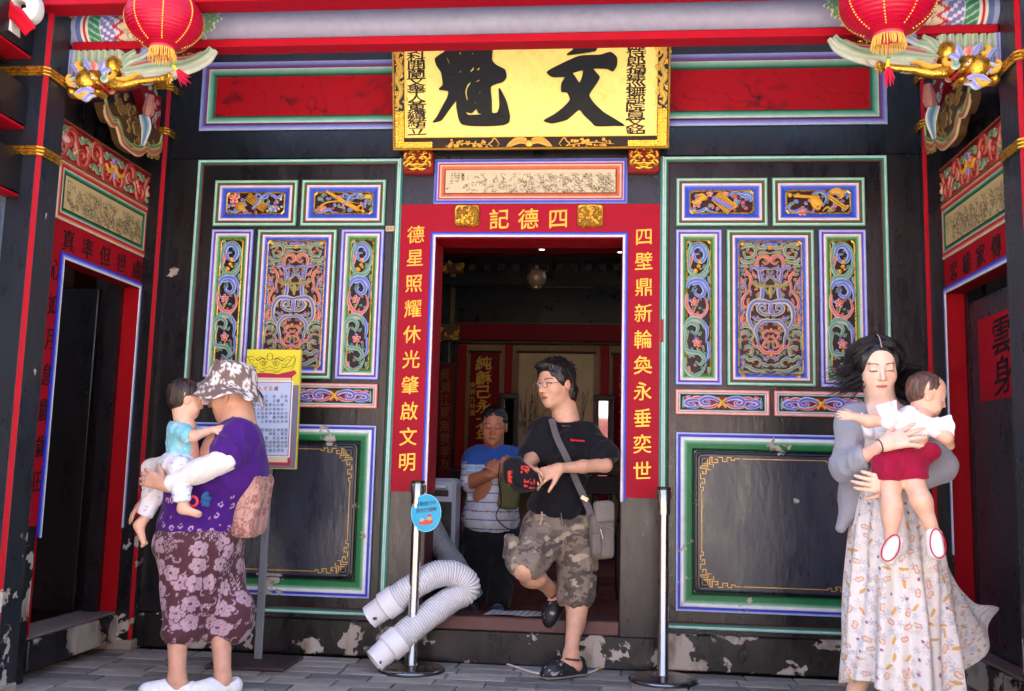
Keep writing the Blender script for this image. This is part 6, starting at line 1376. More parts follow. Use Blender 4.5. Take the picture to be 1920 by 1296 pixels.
# --- printed cloth
def cellmotif(uv, cell, seed):
    """for every point the nearest few scattered motifs: yields (type hash, local x, y) for 3x3 cells"""
    ij = np.floor(uv/cell)
    for di in (-1, 0, 1):
        for dj in (-1, 0, 1):
            c = ij+np.array([di, dj]); h = lambda k: np.mod(np.sin(c[:, 0]*127.1+c[:, 1]*311.7+seed*17.3+k*74.7)*43758.5453, 1)
            p = (c+.5+.62*(np.stack([h(1), h(2)], 1)-.5))*cell; q = uv-p; a = h(3)*2*math.pi; x = q[:, 0]*np.cos(a)+q[:, 1]*np.sin(a); y = -q[:, 0]*np.sin(a)+q[:, 1]*np.cos(a)
            yield h(4), x/cell, y/cell, h(5)
def m_flower(x, y, r=.42, k=5, dep=.35):
    th = np.arctan2(y, x); rr = np.hypot(x, y); return rr/(r*(1-dep+dep*np.abs(np.cos(th*k/2))**.6))
def print_hibiscus(bgc, fg, cell=.075, seed=1):
    def f(uv):
        c = np.tile(bgc, (len(uv), 1)); line = np.zeros(len(uv))
        for h, x, y, h2 in cellmotif(uv, cell*.62, seed+5):       # leaves, scrolls
            s = np.hypot(x, y); sc_ = (h > .45) & (abs(s-.26) < .05) & (np.mod(np.arctan2(y, x)+s*3, 6.28) < 4.3); lf = (h <= .45) & ((x/.42)**2+((y+.25*x*x)/.13)**2 < 1) & (np.abs(np.mod(x*14+abs(y)*9, 1)-.5) > .18); c[sc_ | lf] = fg*.92
        for h, x, y, h2 in cellmotif(uv, cell, seed):
            m = h > .3; d = m_flower(x, y, .44); rr = np.hypot(x, y); th = np.arctan2(y, x); pet = m & (d < 1) & (d > .0); vein = (np.abs(np.mod(th*5/(2*math.pi)*3+.5, 1)-.5) < .07) & (rr > .12) & (d < .8); out = m & (d < 1.13) & (d >= 1)
            c[out] = bgc; c[pet] = fg; c[pet & vein] = bgc*.6+fg*.4; c[m & (rr < .07)] = bgc
            t = ~m & (np.maximum(abs(x), abs(y)) < .34); k = (np.mod(np.maximum(abs(x), abs(y))*14, 1) < .45) & (np.mod(np.arctan2(y, x)*2, 1) < .85); c[t] = bgc; c[t & k] = fg
        return c
    return f
def print_dress(seed=2, cell=.040):
    base = C(240, 233, 228); cols = [C(196, 92, 84), C(150, 152, 176), C(222, 176, 100), C(214, 190, 176), C(160, 100, 130), C(168, 186, 208)]
    def f(uv):
        c = np.tile(base, (len(uv), 1))
        for h, x, y, h2 in cellmotif(uv, cell*.8, seed+3):
            k = 5+np.floor(h*3); th = np.arctan2(y, x); rr = np.hypot(x, y); st = (rr < .46*np.abs(np.cos(th*k/2))**1.5+.04)
            for j, cc in enumerate((1, 3, 5)): m = st & (np.floor(h2*3) == j) & (h < .62); c[m] = cols[cc]*.5+base*.5
        for h, x, y, h2 in cellmotif(uv, cell*1.3, seed):
            rr = np.hypot(x, y*1.1); heart = (np.hypot(np.abs(x)-.12, y*1.05) < .20) & (y > -.18); ring = heart & (np.hypot(np.abs(x)-.12, y*1.05) > .13); m = (h > .55); c[m & heart] = C(238, 214, 190); c[m & ring] = cols[0]*.7+base*.3
            lf = (h <= .3) & ((x/.36)**2+((y-.3*x*x)/.12)**2 < 1); c[lf] = cols[2]; dt = (h > .3) & (h <= .55) & (rr < .12); c[dt] = cols[4]
        return c
    return f
def cyl_uv(P, c0, r=.2, ax=2):
    a = np.arctan2(P[:, 0]-c0[0], -(P[:, 1]-c0[1])); return np.stack([a*r, P[:, 2]], 1)
def print_camo(seed=4, sc=9):
    a, b, c_, d = C(134, 120, 108), C(92, 80, 74), C(176, 160, 136), C(110, 98, 88)
    def f(P, N):
        col = np.tile(a, (len(P), 1)); q = P*np.array([1, 1, 1.6]); n1 = nz(q, sc, seed, 3); n2 = nz(q, sc*1.1, seed+5, 3); n3 = nz(q, sc*1.2, seed+9, 3)
        col[n1 > .15] = b; col[n2 > .32] = d; col[n3 > .48] = c_; return col
    return f
PXM = lambda Y: (Y+5.0)/F_PX          # metres per source pixel at depth Y

# ---------------------------------------------------------------- 1. grandmother
def build_grandmother():
    t = thing('person', 'older woman in flowered sun hat, purple top and maroon printed trousers, carrying a baby', 'person', (-1.35, -.75, 0), 'people on the porch')
    Y = -.80; k = PXM(Y); J = lambda x, y, dy=0.0: onY(x, y, Y+dy); sk = C(206, 156, 130); hip_l, hip_r = J(372, 1010, -.07), J(372, 1010, .09)
    H = Head(J(431, 742, -.0), (-.97, .06, -.22), 1.0, roll=.02, skin=sk, lips=C(150, 84, 74), eyes='shut', age=.25, brow=C(70, 50, 44))
    neck = J(444, 802)
    head = H.prims(neck)+[('+', .03, 'cap', J(446, 764, .0), J(448, 800, .0), .068, .082)]
    fa, fb = J(332, 1274, -.17), J(418, 1276, -.08)
    arm = []
    sh_l = J(438, 838, -.13); el_l = J(420, 866, -.17); wr_l = J(306, 908, -.24)
    arm += hand(wr_l+np.array([.004, 0, 0]), (-.85, .1, .25), (-.2, -.9, .3), L=.165, curl=(.35, .4, .4, .4), side=1)
    arm += [('+', .02, 'cap', wr_l+np.array([.03, 0, -.01]), wr_l, .026, .024)]
    sh_r = J(410, 838, .14); el_r = J(318, 880, .10); wr_r = J(282, 928, -.06)
    arm2 = hand(wr_r, (-.45, -.25, -.55), (-.8, -.5, .2), L=.16, curl=(.3, .3, .35, .4), side=-1)+[('+', .02, 'cap', wr_r+np.array([.03, .03, .02]), wr_r, .026, .024)]
    legs = []
    for kn, an in ((J(334, 1120, -.10), fa), (J(412, 1130, .04), fb)): legs += [('+', .03, 'cap', kn, an, .052, .034), ('+', .02, 'ell', kn+(an-kn)*.3+np.array([.012, 0, 0]), (.046, .046, .09))]
    feet = foot(fa, (-.95, -.25, 0), .215, .036)+foot(fb, (-.72, -.65, 0), .215, .036)
    tor = [('+', .05, 'cap', J(432, 850), J(390, 960), .13, .14), ('+', .03, 'cap', sh_l, el_l, .045, .04), ('+', .03, 'cap', el_l, wr_l, .036, .026), ('+', .03, 'cap', sh_r, el_r, .045, .04), ('+', .03, 'cap', el_r, wr_r, .036, .026), ('+', .05, 'cap', hip_l, J(334, 1120, -.10), .08, .06), ('+', .05, 'cap', hip_r, J(412, 1130, .04), .08, .06)]
    pk = skin_paint(sk, 1)
    body_mesh(t, [(head, .0028, H.paint), (arm, .0036, pk), (arm2, .0036, pk), (legs+feet+tor, .007, pk)])
    # purple top: wide, belly forward, hem loose
    pur = C(70, 24, 118)
    def pp(P, N):
        c = np.tile(pur, (len(P), 1)); uv = cyl_uv(P, J(380, 950), .22); lo = P[:, 2] < onY(380, 925, Y)[2]
        for h, x, y, h2 in cellmotif(uv, .052, 3):
            m = (h > .45) & lo & (abs(np.hypot(x, y*.8)-.17) < .045) & (np.mod(np.arctan2(y, x)+h*6, 6.28) < 5); c[m] = C(206, 170, 206)
            m = (h < .12) & lo & (np.hypot(x, y) < .1); c[m] = C(206, 120, 130)
        return c
    pr = [('+', .05, 'cap', J(454, 814, -.05), J(450, 814, .06), .068, .068), ('+', .02, 'cap', J(444, 826), J(438, 880), .115, .14), ('+', .07, 'cap', J(436, 880), J(386, 965), .138, .150), ('+', .08, 'ell', J(354, 925), (.12, .16, .14)), ('+', .06, 'ell', J(372, 985), (.175, .18, .09)),
          ('+', .05, 'cap', J(450, 830, -.07), J(430, 846, -.14), .074, .076), ('+', .05, 'cap', J(418, 830, .12), J(370, 856, .15), .075, .075), ('+', .04, 'cap', J(440, 812, -.10), J(424, 812, .10), .05, .05)]
    hem = onY(370, 1004, Y); el = J(376, 868, -.22)
    cloth(t, 'purple_top', pr, .0058, pp, cuts=[(hem, (-.06, 0, -1)), (J(424, 792), (-.55, 0, .83), .09)], folds=wrinkles(.012, 4.5, 5, (-.5, 0, 1)), mat=M_CLOTH)
    # white arm cover sleeves
    wh = C(236, 226, 218)
    pr = [('+', .03, 'cap', J(424, 862, -.16), J(374, 884, -.225), .054, .049), ('+', .03, 'cap', J(374, 884, -.225), J(318, 906, -.245), .046, .034)]
    cloth(t, 'white_sleeve', pr, .005, flat(wh, .02), cuts=[(J(314, 907, -.245), (-1, 0, -.2), .2)], folds=wrinkles(.005, 9, 2, (.5, 0, .8), .6), mat=M_KNIT)
    pr = [('+', .03, 'cap', J(350, 858, .12), J(286, 880, .06), .045, .043), ('+', .03, 'cap', J(286, 880, .06), J(280, 918, -.04), .042, .034)]
    cloth(t, 'white_sleeve', pr, .005, flat(wh, .02), cuts=[(J(279, 922, -.05), (-.3, -.2, -1), .2)], folds=wrinkles(.005, 9, 4, (.3, 0, .8), .6), mat=M_KNIT)
    # harem trousers
    ph = print_hibiscus(C(84, 50, 58), C(180, 150, 164), .082, 3)
    def pt(P, N): return ph(cyl_uv(P, J(380, 1100), .17))
    pr = [('+', .05, 'ell', J(372, 1010), (.175, .18, .12)), ('+', .06, 'cap', J(350, 1030, -.08), J(342, 1170, -.11), .125, .075), ('+', .07, 'cap', J(400, 1040, .06), J(424, 1165, .05), .135, .095), ('+', .06, 'ell', J(446, 1150, .03), (.070, .08, .09)), ('+', .05, 'ell', J(340, 1190, -.11), (.078, .08, .04)), ('+', .05, 'ell', J(420, 1188, .03), (.10, .08, .045)), ('+', .06, 'cap', J(380, 1020), J(384, 1110), .16, .11)]
    cloth(t, 'printed_trousers', pr, .0055, pt, cuts=[(J(380, 992), (0, 0, 1)), (J(340, 1212, -.1), (-.05, 0, -1))], folds=wrinkles(.013, 3.6, 8, (.12, 0, 1), .22), mat=M_CLOTH)
    # shoes
    for f_, d in ((fa, (-.95, -.25, 0)), (fb, (-.72, -.65, 0))):
        d = np.array(d)/np.linalg.norm(d); b = np.array([f_[0], f_[1], 0.0]); pr = [('+', .03, 'cap', b-d*.045+[0, 0, .030], b+d*.115+[0, 0, .026], .042, .036), ('+', .02, 'cap', b+d*.05+[0, 0, .030], b+d*.12+[0, 0, .024], .044, .030), ('-', .01, 'ell', b-d*.01+[0, 0, .078], (.052, .05, .032))]
        cloth(t, 'white_shoe', pr, .0042, flat(C(226, 230, 232), .03), cuts=[(b+[0, 0, .004], (0, 0, -1))], mat=M_LEATH)
    # hat: drooping brim with flower print, cord
    hc = H.w((0, -.012, .040)); hp = print_hibiscus(C(120, 100, 92), C(232, 224, 220), .095, 11); g = Geo(); n = 90; th = np.arange(n)*2*math.pi/n; up = H.B[:, 2]*.97+np.array([.40, 0, .1]); up /= np.linalg.norm(up); fx = H.B[:, 1]-up*(H.B[:, 1] @ up); fx /= np.linalg.norm(fx); rx = np.cross(up, fx); R, Cc = [], []
    prof = [(.002, .112), (.045, .110), (.078, .096), (.094, .062), (.101, .028), (.106, .006), (.122, -.014), (.142, -.032), (.158, -.052), (.157, -.056), (.137, -.038), (.108, -.004), (.098, .03)]
    prof = [((a*(1-f)+b[0]*f), (c_*(1-f)+b[1]*f)) for (a, c_), b in zip(prof[:-1], prof[1:]) for f in (0, .25, .5, .75)]+[prof[-1]]
    for i, (r_, z) in enumerate(prof):
        wv = sm(np.full(n, r_), .10, .15)*(.016*np.sin(th*3+1.2)+.008*np.sin(th*7)); dr = 1+.10*sm(np.full(n, r_), .10, .15)*np.cos(th)
        p = hc+np.outer(r_*dr*np.cos(th), fx)*1.08+np.outer(r_*dr*np.sin(th), rx)+np.outer(z+wv-.012*np.cos(th)*sm(np.full(n, r_), .10, .15), up); p = hc+(p-hc)*1.07; R.append(p); s_ = r_+max(0, .1-z); Cc.append(hp(np.stack([np.cos(th)*(s_+.02), np.sin(th)*(s_+.02)], 1)+.3))
    g.rings(np.array(R), np.array(Cc)); g.build('sun_hat', M_CLOTH, t, smooth='all')
    g = Geo(); g.tube([H.w((.07, .0, .02)), H.w((.066, .03, -.05)), H.w((.03, .05, -.115)), H.w((0, .045, -.125))], .0022, C(110, 60, 40), n=5); g.build('hat_cord', M_CLOTH, t)
    g = Geo(); 
    for q in range(40): a = RNG.uniform(0, 1); p = H.w((.06+.02*a, -.06+.05*RNG.uniform(-1, 1), .01)); g.tube([p, p+np.array([.02, 0, -.02]), p+np.array([.03, 0, -.05])+RNG.normal(size=3)*.006], [.003, .002, .0008], C(36, 28, 28), n=4)
    g.build('hair', M_HAIR, t)
    # tote bag hanging behind her
    bt = thing('tote_bag', 'pink and tan printed cloth bag hanging behind the older woman\'s arm', 'bag', tuple(J(476, 1005, .05)))
    ph2 = print_hibiscus(C(196, 152, 138), C(150, 100, 96), .05, 21)
    pr = [('+', .03, 'box', J(474, 945, .02), (.055, .10, .14), basis((0, 1, 0), (.10, 0, 1)), .035)]; cloth(bt, 'bag_body', pr, .0055, lambda P, N: ph2(np.stack([P[:, 0]+P[:, 1], P[:, 2]], 1)), folds=wrinkles(.008, 5, 9), mat=M_CLOTH)
    g = Geo(); g.tube([J(470, 905, -.04), J(464, 860, -.07), J(452, 815, -.08), J(440, 800, -.04)], [.010, .012, .012, .010], C(206, 160, 150), n=8, flat=.3); g.build('bag_strap', M_CLOTH, bt, smooth=True)
    # toy hanging on the baby's clothes
    ty = thing('soft_toy', 'red and dotted blue soft teether hanging at the older woman\'s belly', 'toy', tuple(J(372, 945, -.24))); g = Geo(); fr = Frame(J(372, 938, -.235), (1, 0, 0), (0, 0, 1), (0, -1, 0))
    for a in (0.2, 1.0, -.6): blob(g, fr, (.022+.012*math.cos(a), .020*math.sin(a)), (.022, .014), C(40, 84, 130), h=.012, rz=a, n=12)
    g.build('blue_petals', M_CLOTH, ty, smooth=True); g = Geo(); L = [fr(np.array([[-.022+.020*math.cos(q), -.006+.020*math.sin(q), .004]]))[0] for q in np.linspace(0, 6.28, 16)]; g.tube(L, .006, C(216, 60, 56), n=8, caps=False); g.build('red_ring', M_PLAST, ty, smooth=True)
    return t
def build_baby1():
    t = thing('person', 'baby in a pale blue top and white trousers held on the older woman\'s arm', 'person', (-1.5, -.75, .8), 'babies')
    Y = -.90; J = lambda x, y, dy=0.0: onY(x, y, Y+dy); sk = C(226, 176, 150); H = Head(J(350, 752), (.80, .50, -.12), .72, baby=True, skin=sk, roll=.05); nk = J(346, 800)
    head = H.prims(nk); pk = skin_paint(sk, 5)
    a1 = [('+', .02, 'cap', J(338, 812, -.05), J(362, 818, -.08), .028, .022), ('+', .02, 'cap', J(362, 818, -.08), J(398, 806, -.03), .022, .016)]+hand(J(398, 806, -.03), (.9, .2, .2), (0, -.8, .6), L=.085, curl=(.5, .5, .5, .5), tk=1.1)
    ftA = [('+', .02, 'cap', J(343, 930, -.17), J(344, 952, -.17), .024, .022), ('+', .02, 'cap', J(342, 955, -.17), J(372, 964, -.17), .020, .015)]+[('+', .004, 'ell', J(374-2*i, 962+2*i, -.185+.008*i), (.008, .007, .007)) for i in range(4)]
    ftB = [('+', .02, 'cap', J(276, 965, -.04), J(262, 985, -.05), .022, .020), ('+', .02, 'cap', J(260, 985, -.05), J(270, 1018, -.06), .020, .012)]+[('+', .004, 'ell', J(266+3*i, 1024-2*i, -.06+.004*i), (.006, .006, .008)) for i in range(4)]
    tor = [('+', .03, 'cap', nk, J(344, 860), .05, .07), ('+', .02, 'cap', J(340, 880, -.08), J(343, 940, -.17), .035, .024), ('+', .02, 'cap', J(320, 885), J(276, 965, -.04), .035, .024)]
    body_mesh(t, [(head, .0026, H.paint), (a1, .003, pk), (ftA, .003, pk), (ftB, .003, pk), (tor, .006, pk)])
    cy = C(130, 200, 214)
    def pc(P, N):
        c = np.tile(cy, (len(P), 1))
        for h, x, y, h2 in cellmotif(cyl_uv(P, J(345, 830), .08), .034, 4): m = (h > .4) & ((x/.26)**2+(y/.12)**2 < 1); c[m] = C(228, 190, 190); m = (h < .2) & (np.hypot(x, y) < .1); c[m] = C(240, 240, 220)
        return c
    pr = [('+', .03, 'cap', J(340, 806), J(342, 856), .062, .072), ('+', .03, 'cap', J(334, 808, -.05), J(352, 818, -.085), .038, .034), ('+', .02, 'cap', J(346, 806, .05), J(372, 812, .05), .036, .03)]
    cloth(t, 'blue_top', pr, .0045, pc, cuts=[(J(358, 820, -.09), (1, 0, .1), .05), (nk+np.array([0, 0, .014]), (0, 0, 1), .06)], folds=wrinkles(.004, 9, 2, (.2, 0, 1)), mat=M_CLOTH)
    def pw(P, N):
        c = np.tile(C(228, 226, 232), (len(P), 1))
        for h, x, y, h2 in cellmotif(cyl_uv(P, J(320, 900), .1), .030, 8):
            for j, cc in enumerate((C(180, 180, 214), C(224, 180, 190), C(170, 205, 205))): m = (np.floor(h2*3) == j) & (np.hypot(x, y*1.6) < .22) & (h > .25); c[m] = cc
        return c
    pr = [('+', .04, 'ell', J(336, 872, -.02), (.082, .08, .07)), ('+', .03, 'cap', J(338, 878, -.09), J(342, 936, -.17), .050, .036), ('+', .04, 'cap', J(320, 880, .0), J(290, 925, -.02), .055, .045), ('+', .03, 'cap', J(290, 925, -.02), J(272, 966, -.045), .042, .034)]
    cloth(t, 'white_trousers', pr, .0045, pw, cuts=[(J(343, 940, -.17), (.1, 0, -1), .07), (J(273, 968, -.045), (-.4, 0, -1), .07)], folds=wrinkles(.005, 9, 6, (.3, 0, 1)), mat=M_CLOTH)
    pr = [H.E('+', .01, (0, -.026, .048), (.092, .102, .088)), H.E('+', .02, (0, -.05, .0), (.078, .07, .07)), H.E('-', .02, (0, .10, -.01), (.10, .075, .085)), H.E('-', .01, (.09, -.0, -.03), (.03, .035, .05)), H.E('-', .01, (-.09, -.0, -.03), (.03, .035, .05))]
    V, F = sdf_mesh(pr, .0035); N = normals(V, F); q = (V-H.c) @ H.B; V = V+N*(.0035*nz(q*np.array([1, 1, .35]), 30, 3, 2))[:, None]; mkobj('hair', V, F, mixc(np.tile(C(44, 30, 26), (len(V), 1)), C(92, 66, 52), .5*sm(nz(q*np.array([1, 1, .2]), 40, 6, 2), 0, .8)), M_HAIR, t, smooth='all')
# ---------------------------------------------------------------- 2. man in black stepping over the sill
def build_man():
    t = thing('person', 'man in glasses, black T-shirt and camouflage shorts stepping out over the threshold', 'person', (-.15, -.1, 0), 'people in the doorway')
    Y = -.02; J = lambda x, y, dy=0.0: onY(x, y, Y+dy); sk = C(214, 164, 136); H = Head(J(1041, 721, -.04), (-.66, -.72, -.14), 1.05, roll=-.04, skin=sk, lips=C(176, 106, 96), jaw=1.0, brow=C(36, 28, 26))
    nk = J(1062, 790, .0); head = H.prims(nk)+[('+', .03, 'cap', J(1060, 764, .0), nk, .055, .064), ('+', .04, 'cap', J(1040, 812, .01), J(1084, 814, .01), .045, .045)]
    pk = skin_paint(sk, 11)
    shL, shR = J(1010, 806, -.02), J(1108, 812, .02)               # image left, image right
    elR = J(1134, 872, -.10); wrR = J(1050, 878, -.26); elL = J(998, 858, -.10); wrL = J(985, 878, -.24)
    arm1 = [('+', .03, 'cap', shR, elR, .044, .035), ('+', .02, 'cap', elR, elR*.5+wrR*.5, .036, .031), ('+', .02, 'cap', elR*.5+wrR*.5, wrR, .031, .023)]+hand(wrR, (-.85, -.25, -.35), (-.1, -.85, .6), L=.185, curl=(.5, .45, .5, .6), side=-1, spread=.16)
    arm2 = [('+', .03, 'cap', shL, elL, .048, .038), ('+', .02, 'cap', elL, wrL, .036, .027)]+hand(wrL, (.35, -.6, -.15), (-.2, -.5, .8), L=.17, curl=(.5, .5, .5, .5), side=1)
    hipL, hipR = J(1026, 990, .0), J(1078, 990, .02); knL = J(985, 1066, -.28); anL = J(1034, 1106, .02); knR = J(1082, 1128, -.06); anR = J(1070, 1230, -.20)
    legs = [('+', .05, 'cap', hipR, knR, .085, .058), ('+', .03, 'cap', knR, anR, .048, .031), ('+', .03, 'ell', knR+(anR-knR)*.28+np.array([.008, .02, 0]), (.045, .048, .11)), ('+', .05, 'cap', hipL, knL, .085, .058), ('+', .03, 'cap', knL, anL, .052, .034), ('+', .03, 'ell', knL*.7+anL*.3+np.array([0, .0, -.02]), (.07, .09, .045))]
    fR = foot(anR, (-.80, -.60, 0), .24); fL = foot(anL, (-.35, -.42, -.8), .24, up=(-.6, -.55, .5))
    tor = [('+', .05, 'cap', J(1062, 850, .01), J(1052, 955, .01), .088, .095)]
    body_mesh(t, [(head, .0028, H.paint), (arm1, .0036, pk), (arm2, .0036, pk), (legs+fR+fL+tor, .006, pk)])
    bk = C(19, 19, 26)
    pr = [('+', .05, 'cap', J(1028, 812), J(1096, 816), .076, .076), ('+', .06, 'cap', J(1060, 850), J(1048, 950), .130, .128), ('+', .05, 'ell', J(1060, 862), (.155, .118, .12)), ('+', .06, 'ell', J(1046, 950), (.152, .125, .08)),
          ('+', .04, 'cap', J(1106, 820, .01), J(1132, 856, -.06), .062, .080), ('+', .04, 'cap', J(1016, 812, -.02), J(998, 850, -.07), .070, .076), ('-', .010, 'cap', J(1056, 762, -.12), J(1056, 772, -.11), .055, .050)]
    cloth(t, 'black_tshirt', pr, .0052, flat(bk, .08), cuts=[(J(1048, 972), (.05, 0, -1)), (J(1136, 868, -.06), (.35, -.3, -1), .12), (J(992, 860, -.07), (-.2, -.2, -1), .12), (J(1064, 781), (0, 0, 1), .10)], folds=wrinkles(.011, 4.6, 14, (.35, 0, 1), .35), mat=M_CLOTH)
    g = Geo(); cc_ = J(1063, 789, -.015); g.tube([cc_+np.array([.076*math.cos(q), .066*math.sin(q), .020*math.sin(q)+.004*math.cos(q)]) for q in np.linspace(0, 2*math.pi, 40)], .0085, bk*1.3, n=8, caps=False); g.build('collar_rib', M_CLOTH, t, smooth=True)
    g = Geo(); fr = Frame(J(1082, 826, -.145), (1, .12, -.05), (.03, 0, 1), (0, -1, 0)); r_ = .05
    L = [(-.034+.0022*i+.0012*math.sin(i*1.9), .005*math.sin(i*2.6)*(1 if i > 4 else 1.6)) for i in range(33)]; ribbon(g, fr, L, .0014, C(200, 40, 50), C(200, 40, 50), d0=.0, h=.0015, t=.012, n=3, taper=(1, 1)); g.build('chest_script', M_CLOTH, t)
    cam_ = print_camo(4, 7)
    pr = [('+', .06, 'ell', J(1050, 985), (.155, .125, .075)), ('+', .07, 'cap', hipR, J(1081, 1112, -.05), .108, .082), ('+', .05, 'ell', J(1081, 1122, -.05), (.082, .085, .04)), ('+', .07, 'cap', hipL, J(990, 1056, -.24), .118, .092), ('+', .05, 'ell', J(980, 1052, -.26), (.085, .08, .06))]
    cloth(t, 'camouflage_shorts', pr, .0055, cam_, cuts=[(J(1050, 958), (0, 0, 1)), (J(1082, 1137, -.05), (-.02, 0, -1), .2), (J(980, 1078, -.30), (-.25, -.45, -1), .18)], folds=wrinkles(.012, 4.2, 17, (0, 0, 1), .3), mat=M_CLOTH)
    for c0, R0 in ((J(1106, 1048, -.05), basis((1, -.5, 0), (0, 0, 1))), (J(1102, 1100, -.08), basis((1, -.5, 0), (0, 0, 1))), (J(958, 1028, -.22), basis((-1, -.4, 0), (.3, 0, 1)))):
        cloth(t, 'cargo_pocket', [('+', .01, 'box', c0, (.055, .026, .062), R0, .016)], .005, cam_, folds=wrinkles(.005, 8, 22), mat=M_CLOTH)
    for a, b in (((1052, 962), (1056, 1040)), ((1016, 960), (1012, 985))): g = Geo(); g.tube([J(*a, -.135), J((a[0]+b[0])/2+2, (a[1]+b[1])/2, -.16), J(*b, -.155)], [.005, .0045, .006], C(180, 160, 140), n=6, flat=.4); g.build('drawstring', M_CLOTH, t)
    # sandals
    for an, d, up in ((anR, (-.80, -.60, 0), (0, 0, 1)), (anL, (-.35, -.42, -.8), (-.6, -.55, .5))):
        d = np.array(d)/np.linalg.norm(d); u = np.array(up, float); u -= d*(u @ d); u /= np.linalg.norm(u); sd = np.cross(d, u); b = an-u*.094
        pr = [('+', .02, 'cap', b-d*.05+u*.02, b+d*.12+u*.02, .038, .040), ('+', .02, 'cap', b+d*.09+u*.026, b+d*.135+u*.024, .044, .034), ('+', .02, 'cap', b-d*.055+u*.02, b-d*.055+u*.06, .034, .030), ('+', .02, 'cap', b+d*.02+u*.03, b+d*.10+u*.036, .046, .046), ('-', .01, 'ell', b+d*.01+u*.10, (.046, .046, .040))]
        def ps(P, N): q = (P-b) @ u; c = np.tile(C(30, 30, 36), (len(P), 1)); c[q < .012] = C(150, 148, 150); c[(nz(P, 30, 2, 1) > .75) & (q > .02)] = C(150, 150, 156); return c
        cloth(t, 'sandal', pr, .004, ps, cuts=[(b+u*.002, -u)], mat=M_LEATH)
        g = Geo(); th = np.linspace(.2, 5.9, 18); L = [an-u*.012+d*.044*math.cos(q)+sd*.043*math.sin(q)+u*.006*math.cos(q) for q in th]; g.tube(L, .008, C(34, 34, 40), n=6, flat=.5, up=tuple(u)); L = [b+d*.055+u*.04+sd*.046*math.cos(q)+u*.030*math.sin(q) for q in np.linspace(.1, 3.04, 12)]; g.tube(L, .008, C(34, 34, 40), n=6); g.build('sandal_strap', M_LEATH, t, smooth=True)
    pr = [H.E('+', .01, (0, -.020, .046), (.086, .100, .088)), H.E('+', .02, (0, -.056, -.03), (.078, .056, .085)), H.E('+', .02, (.01, .045, .098), (.062, .045, .026)), H.E('+', .015, (.065, .012, .03), (.022, .03, .045)), H.E('+', .015, (-.065, .012, .03), (.022, .03, .045)), H.E('-', .02, (0, .115, .005), (.085, .065, .075)), H.E('-', .01, (.095, .0, -.045), (.03, .04, .05)), H.E('-', .01, (-.095, .0, -.045), (.03, .04, .05)), H.E('-', .02, (0, .02, -.10), (.1, .06, .08))]
    V, F = sdf_mesh(pr, .0034); N = normals(V, F); q = (V-H.c) @ H.B; V = V+N*(.006*nz(q*np.array([1, .6, .5]), 22, 3, 3))[:, None]; hb = mkobj('hair', V, F, mixc(np.tile(C(20, 16, 17), (len(V), 1)), C(60, 46, 42), .4*sm(nz(q*np.array([1, .5, .2]), 40, 6, 2), 0, .8)), M_HAIR, t, smooth='all')
    g = Geo(); rr = np.random.default_rng(8)
    for i in range(150):
        a = rr.uniform(0, 2*math.pi); e = rr.uniform(.15, 1.4); p = np.array([.086*math.cos(a)*math.cos(e)*.95, -.018+.10*math.sin(a)*math.cos(e)*.95, .046+.086*math.sin(e)*.95])
        if p[1] > .055 and p[2] < .07: continue
        o = p-np.array([0, -.02, .03]); o /= np.linalg.norm(o); d1 = np.array([.3*rr.normal(), -.5*(p[2] < .09)+.5*rr.normal()*.4+.2, -.3+.5*rr.random()]); g.tube([H.w(p), H.w(p+o*.012+d1*.012), H.w(p+o*.014+d1*.034)], [.004, .003, .0006], C(22, 18, 18), n=4)
    stuff(g.build('loose_hair', M_HAIR, hb))
    # glasses
    g = Geo()
    for m in (-1, 1):
        L = [H.w((m*.033+.021*math.cos(q), .104-.008*abs(math.cos(q)), .002+.014*math.sin(q))) for q in np.linspace(0, 6.28, 20)]; g.tube(L, .0012, C(190, 170, 160), n=5, caps=False); g.tube([H.w((m*.054, .098, .006)), H.w((m*.078, .04, .008)), H.w((m*.082, -.01, .004))], .0013, C(170, 130, 110), n=5)
    g.tube([H.w((-.012, .106, .005)), H.w((0, .108, .007)), H.w((.012, .106, .005))], .0012, C(190, 170, 160), n=5); g.build('glasses', M_STEEL, t)
    # cap held in both hands
    c = J(978, 892, -.30); cp = thing('cap', 'black cap with red lettering held in the hands of the man in black', 'cap', tuple(c))
    Bc = basis((-.3, -.3, -.9), (-.9, -.2, .35)); E = lambda op, k, q, r: (op, k, 'ell', c+Bc @ np.array(q), r, Bc)
    def pcap(P, N):
        col = np.tile(C(24, 20, 26), (len(P), 1)); q = (P-c) @ Bc; uv = np.stack([P[:, 0], P[:, 2]], 1)-np.array([c[0], c[2]]); m = (abs(uv[:, 0]+.052) < .010) & (abs(uv[:, 1]+.012) < .035) & (nz(P, 34, 5, 2) > -.1); col[m] = C(214, 70, 50); m = (abs(uv[:, 0]-.022) < .02) & (abs(uv[:, 1]-.03) < .018) & (nz(P, 40, 9, 2) > 0); col[m] = C(214, 70, 50); m = (abs(uv[:, 0]-.044) < .026) & (abs(uv[:, 1]+.038) < .022) & (nz(P, 42, 2, 2) > 0); col[m] = C(214, 60, 50); return col
    cloth(cp, 'crown', [('+', .03, 'cap', J(966, 880, -.30), J(996, 900, -.32), .058, .046), ('+', .03, 'cap', J(960, 892, -.31), J(985, 906, -.33), .045, .042), ('+', .02, 'ell', J(962, 874, -.29), (.05, .05, .04)), ('-', .02, 'ell', J(1000, 905, -.27), (.05, .04, .03))], .0045, pcap, folds=wrinkles(.006, 7, 4), mat=M_CLOTH)
